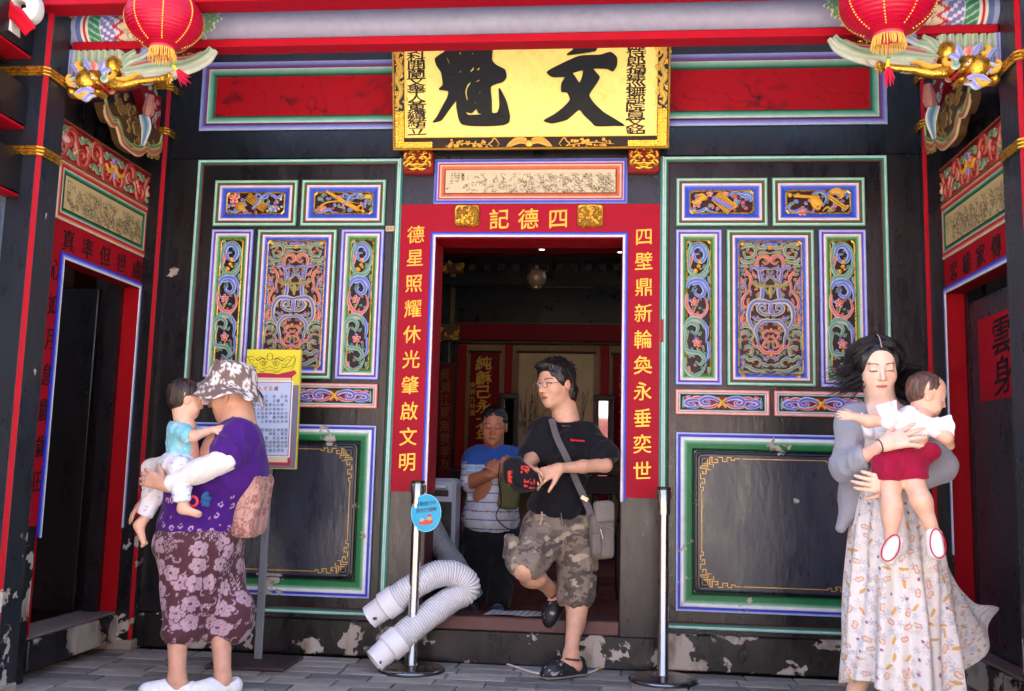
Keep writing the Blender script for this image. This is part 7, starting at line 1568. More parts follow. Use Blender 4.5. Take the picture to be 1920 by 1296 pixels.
    g = Geo(); fr = Frame(c+np.array([.045, -.05, -.05]), (.95, -.1, -.2), (.2, .3, .9), (-.1, -.95, .2)); slabq(g, fr, [(-.05+.05*math.cos(q), .045*math.sin(q)) for q in np.linspace(0, 6.28, 20)[:-1]], -.003, .003, C(34, 24, 28)); g.build('peak', M_CLOTH, cp)
    # shoulder bag
    bg_ = thing('shoulder_bag', 'grey shoulder bag with zips at the hip of the man in black', 'bag', tuple(J(1125, 1050, -.1)))
    R0 = basis((.35, -.93, 0), (-.05, 0, 1)); gy = C(120, 112, 106)
    cloth(bg_, 'bag_body', [('+', .01, 'box', J(1128, 1004, -.10), (.060, .040, .115), R0, .028)], .005, flat(gy, .05), folds=wrinkles(.004, 7, 3), mat=M_CLOTH)
    cloth(bg_, 'phone_pocket', [('+', .01, 'box', J(1118, 1020, -.15), (.026, .016, .055), R0, .012)], .0045, flat(gy*.9, .05), mat=M_CLOTH)
    cloth(bg_, 'flap', [('+', .01, 'box', J(1132, 960, -.12), (.052, .032, .055), R0, .022)], .005, flat(gy*1.1, .04), mat=M_CLOTH)
    g = Geo(); g.tube([J(1126, 992, -.165), J(1131, 1010, -.17)], .003, C(210, 210, 210), n=6); g.tube([J(1120, 985, -.165), J(1146, 990, -.15)], .002, C(190, 190, 190), n=6); g.build('zip', M_STEEL, bg_)
    g = Geo(); S = [J(1034, 785, -.085), J(1044, 820, -.135), J(1064, 862, -.165), J(1082, 905, -.165), J(1096, 935, -.155), J(1108, 965, -.15)]; P_ = spl(S, 6); w_ = .0165; a_ = np.gradient(P_, axis=0); R = []
    for i, p in enumerate(P_): tt = a_[i]/np.linalg.norm(a_[i]); sd = np.cross(tt, [0, -1, 0.05]); sd /= np.linalg.norm(sd); R.append([p+sd*w_, p+sd*w_+[0, -.003, 0], p-sd*w_+[0, -.003, 0], p-sd*w_])
    g.rings(np.array(R), C(96, 90, 92), True, True); g.build('strap', M_CLOTH, bg_)
    g = Geo(); g.bbox(-.02, .02, -.003, .003, -.012, .012, C(150, 140, 130), .002); q = J(1096, 935, -.162); g.build('buckle', M_STEEL, bg_, xf=Matrix.Translation(q) @ Matrix.Rotation(.5, 4, 'Y'))
# ---------------------------------------------------------------- 3. man inside
def build_man2():
    t = thing('person', 'stocky man in a blue and white striped polo shirt standing inside the dim hall', 'person', (-.5, .8, .16), 'people in the doorway')
    Y = .80; J = lambda x, y, dy=0.0: onY(x, y, Y+dy); sk = C(170, 112, 84); H = Head(J(926, 800, -.03), (.05, -1, -.20), .98, skin=sk, lips=C(140, 80, 70), eyes='shut', jaw=1.12, age=.2, roll=.03); nk = J(926, 846, 0); head = H.prims(nk); pk = skin_paint(sk, 21)
    shL, shR = J(888, 862), J(968, 862); elL = J(884, 902, -.10); wrL = J(932, 884, -.24); elR = J(976, 905, -.08); wrR = J(948, 890, -.22)
    a = [('+', .03, 'cap', shL, elL, .05, .042), ('+', .02, 'cap', elL, wrL, .042, .030)]+hand(wrL, (.6, -.3, .6), (-.2, -.8, .3), L=.18, curl=(.9, .9, 1, 1), side=1)+[('+', .03, 'cap', shR, elR, .05, .042), ('+', .02, 'cap', elR, wrR, .042, .030)]+hand(wrR, (-.6, -.3, .5), (.2, -.8, .3), L=.18, curl=(.9, .9, 1, 1), side=-1)
    fz = .162; anL, anR = onZ(886, 1128, fz+.07), onZ(934, 1132, fz+.07)
    tor = [('+', .05, 'cap', J(926, 880), J(920, 980), .12, .13), ('+', .05, 'cap', J(902, 1000), anL, .07, .04), ('+', .05, 'cap', J(944, 1000), anR, .07, .04)]
    body_mesh(t, [(head, .0032, H.paint), (a, .0042, pk), (tor, .008, pk)])
    def pp(P, N):
        z = P[:, 2]; z0 = J(926, 858)[2]; d = z0-z; c = np.tile(C(190, 196, 210), (len(P), 1)); c[d < .045] = C(44, 86, 164); c[(d > .055) & (d < .075)] = C(130, 180, 220); c[(d > .085) & (d < .115)] = C(140, 160, 180); c[(d > .12) & (d < .14)] = C(214, 214, 190); st = (np.mod(d, .052) < .006) & (d > .15); c[st] = C(50, 70, 150); sl = np.abs(P[:, 0]-J(926, 880)[0]) > .155; c[sl & (d > .03)] = C(190, 196, 210); c[sl & (np.mod(d, .035) < .006) & (d > .03)] = C(50, 70, 150); return c
    pr = [('+', .05, 'cap', J(898, 864), J(954, 864), .088, .088), ('+', .06, 'cap', J(926, 890), J(920, 965), .155, .165), ('+', .04, 'cap', J(888, 866), J(882, 902, -.08), .075, .068), ('+', .04, 'cap', J(964, 866), J(974, 902, -.06), .075, .068), ('+', .05, 'ell', J(920, 975), (.17, .15, .08))]
    cloth(t, 'striped_polo', pr, .006, pp, cuts=[(J(920, 996), (0, 0, -1)), (elL+np.array([.02, -.02, -.01]), (.6, -.5, -.5), .11), (elR+np.array([-.02, -.02, -.01]), (-.6, -.5, -.5), .11)], folds=wrinkles(.008, 4, 5), mat=M_CLOTH)
    cloth(t, 'collar', [('+', .02, 'cap', J(908, 856, -.02), J(922, 874, -.13), .022, .012), ('+', .02, 'cap', J(944, 856, -.02), J(930, 874, -.13), .022, .012), ('+', .02, 'cap', J(908, 852, .04), J(944, 852, .04), .024, .024)], .005, flat(C(40, 90, 190)), mat=M_CLOTH)
    pr = [('+', .05, 'ell', J(920, 1000), (.165, .14, .09)), ('+', .05, 'cap', J(898, 1010), anL+np.array([0, 0, .02]), .10, .068), ('+', .05, 'cap', J(944, 1010), anR+np.array([0, 0, .02]), .10, .068)]
    cloth(t, 'black_trousers', pr, .008, flat(C(20, 20, 24)), cuts=[(J(920, 985), (0, 0, 1)), ((0, 0, fz+.05), (0, 0, -1))], folds=wrinkles(.010, 4, 8), mat=M_CLOTH)
    for an in (anL, anR):
        b = np.array([an[0], an[1], fz]); d = np.array([0.05, -1, 0])
        def ps(P, N): c = np.tile(C(50, 62, 84), (len(P), 1)); c[P[:, 2] < fz+.022] = C(200, 205, 210); c[(nz(P, 26, 3, 1) > .6)] = C(180, 190, 205); return c
        cloth(t, 'trainer', [('+', .03, 'cap', b+d*-.03+[0, 0, .045], b+d*.15+[0, 0, .032], .042, .038), ('+', .02, 'cap', b+[0, 0, .05], b+[0, 0, .085], .038, .036)], .0055, ps, cuts=[(b+[0, 0, .005], (0, 0, -1))], mat=M_LEATH)
    pr = [H.E('+', .01, (0, -.022, .044), (.083, .096, .084)), H.E('+', .02, (0, -.045, .0), (.080, .062, .06)), H.E('-', .02, (0, .10, .0), (.078, .072, .072)), H.E('-', .02, (0, .03, -.10), (.11, .08, .085))]
    V, F = sdf_mesh(pr, .004); N = normals(V, F); q = (V-H.c) @ H.B; V = V+N*(.004*nz(q, 24, 3, 2))[:, None]; mkobj('hair', V, F, np.tile(C(22, 18, 18), (len(V), 1)), M_HAIR, t, smooth='all')
    bg_ = thing('olive_bag', 'olive bag with a black strap held in front of the man in the striped shirt', 'bag', tuple(J(952, 960, -.25)))
    cloth(bg_, 'bag_body', [('+', .01, 'box', J(956, 924, -.28), (.062, .03, .095), basis((0, -1, 0), (.12, 0, 1)), .025)], .006, flat(C(84, 84, 52), .1), folds=wrinkles(.006, 6, 3), mat=M_CLOTH)
    g = Geo(); g.tube(spl([J(938, 868, -.30), J(934, 900, -.31), J(940, 940, -.31), J(930, 968, -.31), J(946, 988, -.30), J(964, 995, -.29)], 6), [.011]*31, C(20, 18, 20), n=6, flat=.3); g.build('strap', M_CLOTH, bg_)
# ---------------------------------------------------------------- 4. young mother
def build_mother():
    t = thing('person', 'young woman in a grey cardigan and long flowered dress looking down, long hair blowing', 'person', (1.45, -1.0, 0), 'people on the porch')
    Y = -.98; J = lambda x, y, dy=0.0: onY(x, y, Y+dy); sk = C(228, 190, 168); H = Head(J(1645, 687, -.02), (-.04, -.93, -.34), 1.02, skin=sk, lips=C(206, 128, 122), eyes='shut', jaw=.86, roll=-.04, brow=C(70, 52, 46)); nk = J(1657, 770, 0)
    head = H.prims(nk)+[('+', .04, 'cap', J(1630, 782), J(1690, 782), .042, .042), ('+', .05, 'ell', J(1660, 812), (.105, .075, .10))]; pk = skin_paint(sk, 31)
    shL, shR = J(1600, 788, .0), J(1724, 796, .03); elL = J(1584, 878, -.06); wrL = J(1655, 834, -.24); elR = J(1764, 878, -.04); wrR = J(1678, 912, -.22)
    a1 = [('+', .03, 'cap', shL, elL, .042, .036), ('+', .02, 'cap', elL, wrL, .036, .023)]+hand(wrL, (.88, -.08, .30), (-.05, -.85, .45), L=.178, curl=(.12, .1, .12, .16), side=-1, spread=.34, thumb=.8)
    a2 = [('+', .03, 'cap', shR, elR, .042, .036), ('+', .02, 'cap', elR, wrR, .036, .024)]+hand(wrR, (-.9, -.05, .12), (.1, -.9, -.2), L=.17, curl=(.3, .3, .3, .35), side=-1)
    legs = []
    for kn, an in ((J(1720, 1180, -.05), np.array([1.62, -1.12, .085])), (J(1650, 1180, .06), np.array([1.40, -.94, .085]))): legs += [('+', .03, 'cap', kn, an, .05, .032)]+foot(an, (.3, -.95, 0), .225, .034)
    tor = [('+', .05, 'cap', J(1660, 830), J(1668, 960), .095, .10), ('+', .05, 'cap', J(1690, 990), J(1720, 1180, -.05), .08, .055), ('+', .05, 'cap', J(1650, 990), J(1650, 1180, .06), .08, .055)]
    body_mesh(t, [(head, .0028, H.paint), (a1, .0034, pk), (a2, .0034, pk), (legs+tor, .007, pk)])
    # dress: bodice + wind-filled skirt as one grid
    pd = print_dress(); nth = 420; zs_px = np.linspace(0, 1, 290); th = np.linspace(0, 2*math.pi, nth, endpoint=False)
    top, wa, hem = J(1660, 806), J(1670, 905), J(1695, 1284)
    R, Cc = [], []
    for s in zs_px:
        if s < .2: u = s/.2; c = top*(1-u)+wa*u; rx = .118*(1-u)+.112*u+.012*math.sin(u*3.1); ry = .098*(1-u)+.085*u; A = .002
        else: u = (s-.2)/.8; c = wa*(1-u)+hem*u+np.array([.0, 0.03*u, 0]); rx = .112+.03*min(1, u*4)+.075*u; ry = .088+.03*min(1, u*4)+.10*u; A = .004+.020*u
        x = np.cos(th); y = np.sin(th); fold = A*(np.sin(th*9+1.2*math.sin(s*5)+s*3)+.6*np.sin(th*17+s*7+1)); e = 1+fold/max(rx, .1)
        px = rx*x*e; py = ry*y*e
        if s > .3:                                     # wind carries the back hem to the right
            u = (s-.3)/.7; w_ = np.exp(-((np.mod(th-.42+math.pi, 2*math.pi)-math.pi)/.42)**2); px = px+.27*w_*u**1.5; py = py+.14*w_*u**1.5
            dz = .20*w_*u**2+.05*u**3*np.clip(x, -1, 1)*.6
        else: dz = np.zeros(nth)
        zoff = dz+(.05*np.sin(th*2+.6)*sm(s, .8, 1) if s > .8 else 0)
        P = np.stack([c[0]+px, c[1]+py, c[2]+zoff], 1); R.append(P)
    R = np.array(R); L = np.concatenate([[0], np.cumsum(np.linalg.norm(np.diff(R, axis=0), axis=2).mean(1))])
    for i in range(len(R)):
        d = np.linalg.norm(np.diff(np.vstack([R[i], R[i][:1]]), axis=0), axis=1).cumsum(); d = d-d[int(nth*.75)]; Cc.append(pd(np.stack([d, np.full(nth, L[i])], 1)))
    g = Geo(); g.rings(R, np.array(Cc)); o = g.build('flowered_dress', paint_mat('dress_cloth', .85, noise=.04, nscale=40, bump=.15, bscale=300, spec=.2, trans=.15), t, smooth='all')
    m = o.modifiers.new('thick', 'SOLIDIFY'); m.thickness = .002
    cloth(t, 'white_camisole', [('+', .03, 'ell', J(1660, 818, -.012), (.115, .092, .055)), ('+', .02, 'cap', J(1612, 776, -.04), J(1630, 812, -.085), .016, .02), ('+', .02, 'cap', J(1700, 776, -.04), J(1690, 812, -.085), .016, .02)], .005, flat(C(236, 234, 238), .02), cuts=[(J(1660, 832), (0, 0, -1))], mat=M_CLOTH)
    gyc = C(150, 150, 160)
    pr = [('+', .05, 'cap', J(1612, 790, .03), J(1596, 800, .02), .062, .062), ('+', .05, 'cap', shL, J(1586, 868, -.03), .060, .054), ('+', .04, 'cap', elL, J(1618, 858, -.15), .056, .048), ('+', .06, 'cap', J(1610, 810, .05), J(1604, 930, .06), .07, .055), ('+', .05, 'cap', J(1604, 930, .06), J(1576, 990, .02), .055, .022), ('+', .04, 'cap', J(1620, 775, .03), J(1690, 775, .05), .035, .035)]
    cloth(t, 'grey_cardigan', pr, .0055, flat(gyc, .03), cuts=[(J(1622, 856, -.17), (.9, -.4, .35), .08), (J(1576, 1003, .02), (0, 0, -1), .08)], folds=wrinkles(.006, 5, 3, (.1, 0, 1)), mat=M_KNIT)
    pr = [('+', .05, 'cap', J(1716, 792, .04), J(1732, 800, .04), .06, .06), ('+', .05, 'cap', shR, J(1764, 868, .0), .060, .056), ('+', .04, 'cap', elR, J(1730, 898, -.12), .058, .046), ('+', .06, 'cap', J(1716, 810, .06), J(1716, 950, .08), .065, .045), ('+', .05, 'cap', J(1716, 950, .08), J(1756, 1010, .10), .045, .02)]
    cloth(t, 'grey_cardigan', pr, .0055, flat(gyc, .03), cuts=[(J(1726, 900, -.14), (-.9, -.4, 0), .08)], folds=wrinkles(.006, 5, 7, (.1, 0, 1)), mat=M_KNIT)
    g = Geo(); L = [wrL+np.array([-.012, 0, -.006])+.027*(np.array([.25, .1, -.9])*math.cos(q)+np.array([.15, -.95, 0])*math.sin(q)) for q in np.linspace(0, 6.28, 20)]; g.tube(L, .0028, C(60, 54, 70), n=6, caps=False); g.build('bracelet', M_LEATH, t)
    # hair: parted in the middle, blown to both sides
    hk = C(15, 12, 15)
    pr = [H.E('+', .01, (0, -.020, .038), (.083, .101, .085)), H.E('+', .02, (0, -.05, -.03), (.086, .065, .095)), H.E('+', .02, (.064, .012, .03), (.024, .045, .06)), H.E('+', .02, (-.064, .012, .03), (.024, .045, .06)), H.E('-', .012, (0, .100, .0), (.064, .085, .084)), H.E('-', .02, (0, .07, -.11), (.07, .07, .08)), ('+', .05, 'cap', H.w((-.06, -.05, .03)), J(1604, 706, .05), .056, .030), ('+', .04, 'cap', H.w((-.06, -.04, -.01)), J(1600, 722, .05), .048, .026), ('+', .05, 'cap', H.w((.06, -.05, .03)), J(1706, 712, .08), .056, .026), ('+', .04, 'cap', H.w((.06, -.05, -.03)), J(1702, 740, .08), .050, .030)]
    V, F = sdf_mesh(pr, .0036); N = normals(V, F); q = (V-H.c) @ H.B; V = V+N*(.0015*nz(q*np.array([1, 1, .3]), 26, 3, 2))[:, None]
    hb = mkobj('hair', V, F, mixc(np.tile(hk, (len(V), 1)), C(64, 48, 46), .4*sm(nz(q*np.array([1, 1, .15]), 40, 6, 2), 0, .8)), M_HAIR, t, smooth='all')
    g = Geo(); rr = np.random.default_rng(12)
    L_ = [H.w((.002*math.sin(q*3), y_, z_)) for q, (y_, z_) in enumerate(((.066, .094), (.045, .113), (.018, .1245), (-.01, .128)))]; g2 = Geo(); g2.tube(spl(L_, 5), .0022, C(190, 160, 146), n=5); g2.build('parting', M_SKIN, hb)
    for i in range(760):
        s = -1 if i < 460 else 1; y0 = rr.uniform(-.10, .050); e = rr.uniform(0, 1)
        if s < 0: tip = J(rr.uniform(1546, 1600), rr.uniform(690, 748), rr.uniform(-.04, .12)); 
        else: tip = J(rr.uniform(1700, 1738), rr.uniform(694, 742), rr.uniform(.02, .14))
        r0 = H.w((s*.004, y0*.8, .124-abs(y0+.02)*.34)); m1 = H.w((s*.054, y0*.95+.004, .104-abs(y0+.02)*.25)); m2 = H.w((s*(.088+.006*e), y0*.9-.01, .050-.05*e)); m3 = m2*.55+tip*.45+np.array([0, 0, .012+.010*rr.normal()])
        if rr.random() < .30: r0, m1 = m1, m1*.5+m2*.5
        P_ = spl([r0+rr.normal(size=3)*.002, m1+rr.normal(size=3)*.002, m2+rr.normal(size=3)*.004, m3+rr.normal(size=3)*.004, tip], 5); k_ = np.linspace(0, 1, len(P_)); g.tube(P_, .0048*(1-.15*k_)*np.clip((1-k_)*3.2, .12, 1), hk*rr.uniform(.45, 1.15), n=4, flat=.6)
    for i in range(90):
        s = rr.choice([-1, -1, 1]); m2 = H.w((s*.09, rr.uniform(-.08, .03), rr.uniform(-.02, .06))); tip = J(rr.uniform(1530, 1600), rr.uniform(660, 765), .05) if s < 0 else J(rr.uniform(1700, 1758), rr.uniform(680, 745), .05); P_ = spl([m2, m2*.5+tip*.5+rr.normal(size=3)*.012, tip], 6); g.tube(P_, np.linspace(.0011, .0004, len(P_)), hk, n=3)
    stuff(g.build('blown_hair', M_HAIR, hb, smooth='all'))
def build_baby2():
    t = thing('person', 'baby in white ruffled top, crimson bloomers and white shoes held by the young woman', 'person', (1.5, -1.2, .8), 'babies')
    Y = -1.14; J = lambda x, y, dy=0.0: onY(x, y, Y+dy); sk = C(226, 178, 152); H = Head(J(1740, 744, .02), (.92, -.10, -.30), .70, baby=True, skin=sk, roll=.0); nk = J(1724, 786, .0); head = H.prims(nk); pk = skin_paint(sk, 41)
    aL = [('+', .02, 'cap', J(1668, 788, -.02), J(1628, 790, -.04), .026, .022), ('+', .02, 'cap', J(1628, 790, -.04), J(1606, 782, -.04), .022, .016)]+hand(J(1606, 782, -.04), (-.9, 0, .1), (0, -.9, .3), L=.082, curl=(.2, .2, .2, .2), tk=1.15, side=1)
    aR = [('+', .02, 'cap', J(1748, 806, -.04), J(1774, 820, -.06), .026, .024), ('+', .02, 'cap', J(1774, 820, -.06), J(1782, 836, -.03), .022, .016)]
    lA = [('+', .03, 'cap', J(1668, 890, -.06), J(1672, 950, -.10), .042, .032), ('+', .03, 'cap', J(1672, 950, -.10), J(1670, 1010, -.10), .034, .024), ('+', .02, 'ell', J(1671, 968, -.10), (.034, .034, .04))]
    lB = [('+', .03, 'cap', J(1710, 895, -.06), J(1728, 940, -.12), .043, .033), ('+', .03, 'cap', J(1728, 940, -.12), J(1750, 1000, -.12), .034, .024)]
    tor = [('+', .03, 'cap', nk, J(1695, 860), .05, .07)]
    body_mesh(t, [(head, .0026, H.paint), (aL, .003, pk), (aR, .003, pk), (lA+lB, .004, pk), (tor, .006, pk)])
    wh = C(236, 234, 242)
    pr = [('+', .03, 'cap', J(1712, 790), J(1694, 828), .064, .070), ('+', .02, 'cap', J(1676, 782, -.03), J(1664, 792, -.05), .03, .026), ('+', .02, 'cap', J(1750, 795, -.03), J(1752, 806, -.05), .034, .030)]
    cloth(t, 'white_top', pr, .0045, flat(wh, .02), cuts=[(nk+np.array([0.01, 0, .012]), (.4, 0, 1), .06)], folds=wrinkles(.004, 8, 2), mat=M_CLOTH)
    for c0, a, dr in ((J(1664, 770, -.05), (-.3, 0, 1), 1), (J(1768, 800, -.05), (1, -.1, .1), 1)):      # ruffles
        a = np.array(a, float)/np.linalg.norm(a); b = np.cross(a, (0, 1, 0)); b /= np.linalg.norm(b); g = Geo(); R = []
        for s in np.linspace(0, 1, 8): R.append([c0-a*.03+a*.06*s+b*(.03+.014*s)*math.cos(q)+np.array([0, -1, 0])*(.024+.01*s+.007*s*math.sin(q*5))*math.sin(q) for q in np.linspace(0, 2*math.pi, 40, endpoint=False)])
        g.rings(np.array(R), wh); g.build('ruffle', M_CLOTH, t, smooth='all')
    rd = C(150, 10, 52)
    pr = [('+', .04, 'ell', J(1690, 862), (.098, .088, .064)), ('+', .03, 'cap', J(1664, 866, -.03), J(1666, 890, -.06), .060, .055), ('+', .03, 'cap', J(1708, 868, -.03), J(1712, 894, -.06), .062, .055), ('+', .03, 'ell', J(1740, 846, -.02), (.045, .05, .04)), ('+', .03, 'ell', J(1656, 856), (.04, .05, .05))]
    cloth(t, 'crimson_bloomers', pr, .0045, flat(rd, .08), cuts=[(J(1690, 832), (-.18, 0, 1), .14), (J(1688, 900, -.05), (.05, 0, -1), .2)], folds=wrinkles(.006, 6, 4, (.4, 0, 1)), mat=M_CLOTH)
    for c0, d, n_ in ((J(1671, 1030, -.13), (-.45, -.15, -.85), (-.3, -.9, .3)), (J(1755, 1020, -.15), (.05, -.15, -1), (0, -1, 0))):
        d = np.array(d, float)/np.linalg.norm(d); n_ = np.array(n_, float); n_ -= d*(n_ @ d); n_ /= np.linalg.norm(n_); B = np.stack([np.cross(d, n_), d, n_], 1)
        cloth(t, 'baby_shoe', [('+', .01, 'box', c0+n_*-.01, (.030, .058, .026), B, .024)], .0035, flat(C(238, 232, 230), .02), mat=M_LEATH)
        fr = Frame(c0, B[:, 0], B[:, 1], n_); g = Geo(); L = [((.027+.003*math.sin(q))*math.cos(q), .053*math.sin(q)) for q in np.linspace(0, 6.28, 26)]; g.tube([fr(np.array([[a, b, .019]]))[0] for a, b in L], .0026, C(190, 20, 50), n=5, caps=False); g.build('red_piping', M_CLOTH, t, smooth=True)
    pr = [H.E('+', .01, (0, -.027, .048), (.089, .102, .086)), H.E('+', .02, (0, -.06, .0), (.075, .06, .06)), H.E('-', .02, (0, .10, -.0), (.10, .080, .085)), H.E('-', .01, (.09, -.0, -.04), (.03, .04, .05)), H.E('-', .01, (-.09, -.0, -.04), (.03, .04, .05))]
    V, F = sdf_mesh(pr, .0035); N = normals(V, F); q = (V-H.c) @ H.B; V = V+N*(.003*nz(q*np.array([1, 1, .35]), 30, 3, 2))[:, None]; mkobj('hair', V, F, mixc(np.tile(C(84, 56, 46), (len(V), 1)), C(150, 108, 88), .6*sm(nz(q*np.array([1, 1, .2]), 36, 6, 2), 0, .8)), M_HAIR, t, smooth='all')
import time as _t
for fn in (build_grandmother, build_baby1, build_man, build_man2, build_mother, build_baby2):
    _a = _t.time(); fn(); print(fn.__name__, round(_t.time()-_a, 2))
# ================================================================= THINGS STANDING ABOUT
# information board on its stand
YS = -.262; t = thing('information_board', 'yellow-topped information board on a grey post behind the older woman', 'sign', (-1.28, -.25, 0)); J = lambda x, y: onY(x, y, YS)
o = J(451, 878); rr_ = J(553, 880)-o; rr_ = rr_/np.linalg.norm(rr_); uu = J(449.5, 655)-o; uu -= rr_*(uu @ rr_); Hh = np.linalg.norm(uu); uu = uu/Hh; SG = Frame(o, rr_, uu, (0, -1, 0)); Wd_ = (J(553, 880)-o) @ rr_+.004
U = lambda x, y: ((J(x, y)-SG.o) @ SG.r, (J(x, y)-SG.o) @ SG.u)
g = Geo(); slabq(g, SG, [(0, 0), (Wd_, 0), (Wd_, Hh), (0, Hh)], -.022, -.002, C(216, 196, 60)); bd = g.build('board', M_PLAST, t)
g = Geo(); slabq(g, SG, [(.004, .004), (Wd_-.004, .004), (Wd_-.004, Hh-.004), (.004, Hh-.004)], -.002, .0, C(120, 116, 132)); g.build('backing_sheet', M_PAPER, bd)
g = Geo(); slabq(g, SG, [(.004, Hh*.72), (Wd_*.55, Hh*.70), (Wd_-.004, Hh*.70), (Wd_-.004, Hh-.004), (.004, Hh-.004)], .0003, .0012, C(228, 216, 50)); g.build('yellow_header', M_PAPER, bd)
g = Geo(); top = [(Wd_*.10, .78), (Wd_*.25, .80), (Wd_*.42, .80), (Wd_*.60, .79), (Wd_*.72, .805), (Wd_*.90, .825), (Wd_*.94, .80), (Wd_*.86, .77), (Wd_*.86, .70)]; slabq(g, SG, [(Wd_*.02, Hh*.03), (Wd_*.90, Hh*.03), (Wd_*.90, Hh*.06)]+[(a, Hh*b) for a, b in reversed(top)]+[(Wd_*.02, Hh*.78)], .0014, .002, C(190, 34, 66)); g.build('red_sheet', M_PAPER, bd)
g = Geo(); slabq(g, SG, [(.02, Hh*.055), (Wd_*.845, Hh*.055), (Wd_*.845, Hh*.76), (.02, Hh*.76)], .0022, .003, C(228, 208, 168)); slabq(g, SG, [(.02, Hh*.095), (Wd_*.885, Hh*.095), (Wd_*.885, Hh*.735), (.02, Hh*.735)], .0032, .004, C(236, 236, 242)); g.build('paper_edge', M_PAPER, bd)
g = Geo(); slabq(g, SG, [(.02, Hh*.11), (Wd_*.855, Hh*.11), (Wd_*.855, Hh*.72), (.02, Hh*.72)], .0042, .005, C(200, 214, 238)); ps = g.build('text_sheet', M_PAPER, bd)
g = Geo(); strip(g, SG, [(.02, Hh*.11), (Wd_*.855, Hh*.11), (Wd_*.855, Hh*.72), (.02, Hh*.72)], .0035, .0058, C(170, 110, 110)); g.build('text_border', M_INK, ps)
g = Geo(); a, b = U(478, 724), U(524, 733); slabq(g, SG, [(a[0]-.03, b[1]), (b[0], b[1]), (b[0], a[1]), (a[0]-.03, a[1])], .0055, .006, C(238, 216, 222)); g.build('title_strip', M_INK, ps)
g = Geo(); inkc = C(60, 56, 96)
for i, ch in enumerate('舉人宅正廳'): p = U(478+i*10.2, 728.6); chars_into(g, ch, SG, p[0], p[1], .023, C(90, 50, 80), d=.0065)
lines = [(743, '位於　在　正身'), (751, '宅中央　稱為　正廳　為'), (759, '是院落中最重要的空間。'), (767, '也顯示著主人的身分和地位。'), (775, '正廳主要作為祭神奉祖的空'), (782, '間及祭祀的場所　廳內陳設'), (790, '祖先牌位　以祭祀祖先及神'), (806, '明　依照傳統在神案擺'), (813, '設「公媽」　神案上擺設'), (821, '香爐　香燭　其至奉祭'), (829, '品供上方的燈籠照亮匾'), (836, '額　每逢陳設年慶佳節'), (844, '的主廳及環境。')]
for y, s_ in lines:
    for i, ch in enumerate(s_[::-1]):
        if ch not in ' 　': p = U(537-i*7.4, y+.6); chars_into(g, ch, SG, p[0], p[1], .0185, inkc, d=.0055, thick=.0004)
stuff(g.build('lettering', M_INK, ps))
g = Geo(); cu, lc = U(506, 680), C(70, 62, 20)            # line drawing of a guardian beast's face
for m in (-1, 1):
    q = lambda L: [(cu[0]+m*x*.00262, cu[1]-y*.00262) for x, y in L]
    for L in ([(3, -3), (7, 1), (10, 7), (16, 5), (20, 0), (14, -3), (8, -2)], [(10, -8), (20, -11), (28, -7), (36, -12), (46, -10)], [(24, 2), (32, 4), (40, -2), (48, -14), (50, -4), (44, 6), (34, 9), (24, 10)], [(0, 8), (6, 10), (12, 12), (18, 10)], [(0, 16), (8, 15), (14, 19), (20, 16), (26, 12)], [(8, 22), (14, 18), (20, 20)], [(30, -2), (36, -6), (42, -4)], [(2, -14), (6, -10), (5, -4)], [(24, 6), (30, 9), (36, 4)], [(52, -10), (50, 4), (44, 14)]): strip(g, SG, spl(q(L), 5), .0016, .002, lc, th=.0006)
    c0 = q([(11, 1)])[0]; strip(g, SG, [(c0[0]+.010*math.cos(a), c0[1]+.010*math.sin(a)) for a in np.linspace(0, 6.2, 16)], .002, .002, lc, th=.0006); blob(g, SG, c0, .004, lc, h=.001, d0=.0015, n=8)
    strip(g, SG, spl(q([(8, -5), (16, -8), (24, -4), (28, -6)]), 5), .0045, .002, C(110, 70, 30), th=.0006)
strip(g, SG, [(cu[0]+.016*math.cos(a), cu[1]+.030+.018*math.sin(a)) for a in np.linspace(0, 6.2, 20)], .0018, .002, lc, th=.0006); stuff(g.build('beast_drawing', M_INK, bd))
g = Geo(); p0, p1 = onY(492, 1242, -.245), onY(494, 870, -.245); x = (p0[0]+p1[0])/2; g.bbox(x-.022, x+.018, -.262+.02, -.225, .02, p1[2], C(120, 124, 132), .004); g.build('post', M_STEEL if False else M_PLAST, t)
for z in (.34, .62): g = Geo(); g.lathe([(.001, .002), (.004, .002), (.004, 0)], (x-.002, -.243, z), C(40, 40, 44), n=8, axis=(0, -1, 0)); g.build('bolt', M_PLAST, t)
g = Geo(); g.bbox(x-.20, x+.19, -.42, -.10, .002, .018, C(72, 56, 56), .005); g.build('base_plate', M_LEATH, t)

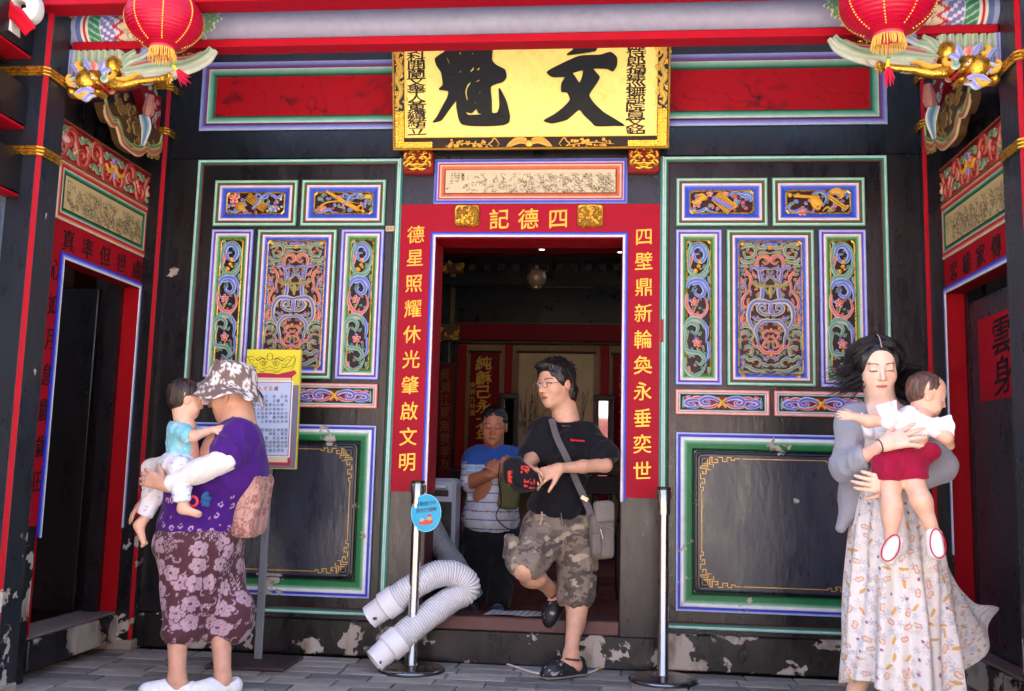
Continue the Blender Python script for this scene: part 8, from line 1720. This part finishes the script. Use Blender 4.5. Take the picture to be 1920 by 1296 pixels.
def stanchion(px, py, pxt, pyt, label):
    p = onZ(px, py, .0); Y = p[1]; t = thing('barrier_post', label, 'barrier post', tuple(p), 'steel barrier posts'); ht = onY(pxt, pyt, Y)[2]
    g = Geo(); g.lathe([(.001, .030), (.05, .028), (.135, .020), (.150, .018), (.158, .012), (.160, .004), (.158, 0)], p, C(150, 150, 152), n=56); g.build('base', M_STEEL, t, smooth=True)
    g = Geo(); g.lathe([(.158, .0), (.165, .003), (.163, .010), (.158, .008)], p, C(30, 30, 32), n=56); g.build('rubber_ring', M_LEATH, t)
    g = Geo(); g.lathe([(.036, .024), (.030, .034), (.0262, .038), (.0255, ht-.13)], p, C(200, 190, 180), n=32); g.build('pole', M_STEEL, t, smooth='all')
    g = Geo(); g.lathe([(.0255, ht-.135), (.033, ht-.133), (.0335, ht-.013), (.031, ht-.010)], p, C(212, 196, 170), n=32); hd = g.build('head', M_STEEL, t, smooth=True)
    g = Geo(); g.lathe([(.0345, ht-.014), (.035, ht-.004), (.030, ht), (.001, ht+.001)], p, C(30, 24, 26), n=32); g.build('cap', M_PLAST, hd, smooth=True)
    for a in (0, math.pi): g = Geo(); g.bbox(p[0]+.036*math.cos(a)-.004, p[0]+.036*math.cos(a)+.004, p[1]-.011, p[1]+.011, ht-.06, ht-.022, C(24, 22, 24), .002); g.build('tape_slot', M_PLAST, hd)
    return p, ht
P1_, h1 = stanchion(771, 1257, 784, 901, 'steel barrier post with a blue round notice, left of the doorway')
stanchion(1243, 1277, 1247, 913, 'steel barrier post without a notice, right of the doorway')
c = onY(799, 962, P1_[1]-.042); t = thing('round_notice', 'round sky-blue notice card with dark lettering hung on the left barrier post', 'notice', tuple(c)); fr = Frame(c, (.985, -.17, .0), (.0, .05, 1), (-.17, -.985, .05)); g = Geo()
E_ = [(.079*math.cos(a), .092*math.sin(a)) for a in np.linspace(0, 2*math.pi, 48, endpoint=False)]; slabq(g, fr, E_, -.002, .001, C(40, 176, 214)); cd = g.build('card', M_PLAST, t)
g = Geo(); strip(g, fr, [(a*.98, b*.98) for a, b in E_]+[(E_[0][0]*.98, E_[0][1]*.98)], .0025, .0015, C(150, 220, 236), th=.0006); g.build('rim', M_PLAST, cd)
g = Geo()
for j, s_ in enumerate(('活動進行中', '請勿打擾喔')):
    for i, ch in enumerate(s_): chars_into(g, ch, fr, -.045+i*.0215+j*.003, .040-j*.031+i*.003, .024, C(40, 60, 110) if j == 0 else C(90, 50, 80), d=.0016)
g.build('lettering', M_INK, cd)
g = Geo()       # a small coloured printed shape under the words
for (cx, cy, rx, ry, cc) in ((.002, -.045, .040, .012, C(214, 90, 80)), (-.02, -.036, .012, .010, C(180, 190, 150)), (.018, -.028, .011, .013, C(232, 180, 90)), (.018, -.012, .012, .006, C(200, 80, 100))): blob(g, fr, (cx, cy), (rx, ry), cc, h=.0008, d0=.0014, n=18, rz=.15)
g.build('printed_picture', M_INK, cd)
g = Geo(); g.tube([fr(np.array([[0, .088, .0]]))[0], fr(np.array([[-.02, .10, -.02]]))[0]], .0015, C(200, 200, 200), n=5); g.build('tie', M_PLAST, t)

def hose(name, label, px, rad, col, cuffs, parent=None, pitch=.0125):
    P = spl([onY(*q) for q in px], 30); d = np.concatenate([[0], np.cumsum(np.linalg.norm(np.diff(P, axis=0), axis=1))]); L = d[-1]; n = int(L/pitch*6); s = np.linspace(0, L, n); Q = np.stack([np.interp(s, d, P[:, k]) for k in range(3)], 1)
    for _ in range(6): Q[1:-1] = .25*Q[:-2]+.5*Q[1:-1]+.25*Q[2:]
    ph = (s/pitch) % 1; r = rad*(1+.045*np.where(ph < .55, 1, -1)*np.minimum(1, 6*np.minimum(abs(ph-.0), abs(ph-.55)+.02)))*(1+.02*np.sin(s*31)+.012*np.sin(s*77))
    t = thing(name, label, 'hose', tuple(Q[0])); g = Geo(); cc = np.where((ph < .55)[:, None], col, col*.72); g.tube(Q, r, np.repeat(cc[:, None], 28, 1), n=28, caps=False); g.build('corrugated_tube', M_PLAST, t, smooth='all')
    for e in cuffs:
        a, b = (Q[0], Q[10]) if e == 0 else (Q[-1], Q[-11]); ax = (a-b)/np.linalg.norm(a-b); g = Geo(); cl = col*1.12
        g.lathe([(rad*1.07, -.03), (rad*1.14, -.028), (rad*1.14, .045), (rad*1.0, .05), (rad*.97, .055), (rad*.92, .135), (rad*.86, .136), (rad*.86, .02), (.001, .0)], a, cl, n=40, axis=ax); g.build('cuff', M_PLAST, t, smooth=True)
        s_ = np.cross(ax, (0, -1, 0)); s_ /= np.linalg.norm(s_); q = a+ax*.10+np.array([0, -1, 0])*rad*.90-s_*.02; g = Geo(); g.bbox(-.010, .010, -.003, .003, -.007, .007, C(60, 56, 60), .002); g.build('label', M_PLAST, t, xf=Matrix.Translation(q))
    return t
hose('duct_hose', 'white corrugated duct hose bent double over the threshold, both cuffed ends lying to the left', [(735, 1128, -.20), (775, 1100, -.19), (815, 1078, -.14), (850, 1076, -.10), (874, 1092, -.07), (872, 1110, -.07), (846, 1124, -.10), (812, 1148, -.16), (778, 1174, -.22), (742, 1205, -.27)], .064, C(226, 226, 230), (0, 1))
hose('duct_hose', 'grey corrugated duct hose sloping down inside behind the left jamb', [(806, 985, .34), (822, 1015, .30), (842, 1046, .26), (866, 1082, .22), (884, 1120, .25)], .062, C(128, 134, 142), ())
t = thing('floor_cable', 'thin white cable lying on the paving by the threshold', 'cable', tuple(onZ(1000, 1255, 0))); g = Geo(); g.tube(spl([onZ(x, y, .006) for x, y in ((938, 1241), (966, 1250), (1000, 1261), (1040, 1266), (1078, 1267), (1108, 1260), (1122, 1254))], 8), .005, C(214, 212, 208), n=8); g.build('cable', M_PLAST, t, smooth=True); g = Geo(); g.tube([onZ(1120, 1255, .006), onZ(1127, 1251, .010)], .008, C(190, 160, 90), n=8); g.build('plug', M_GILT, t)
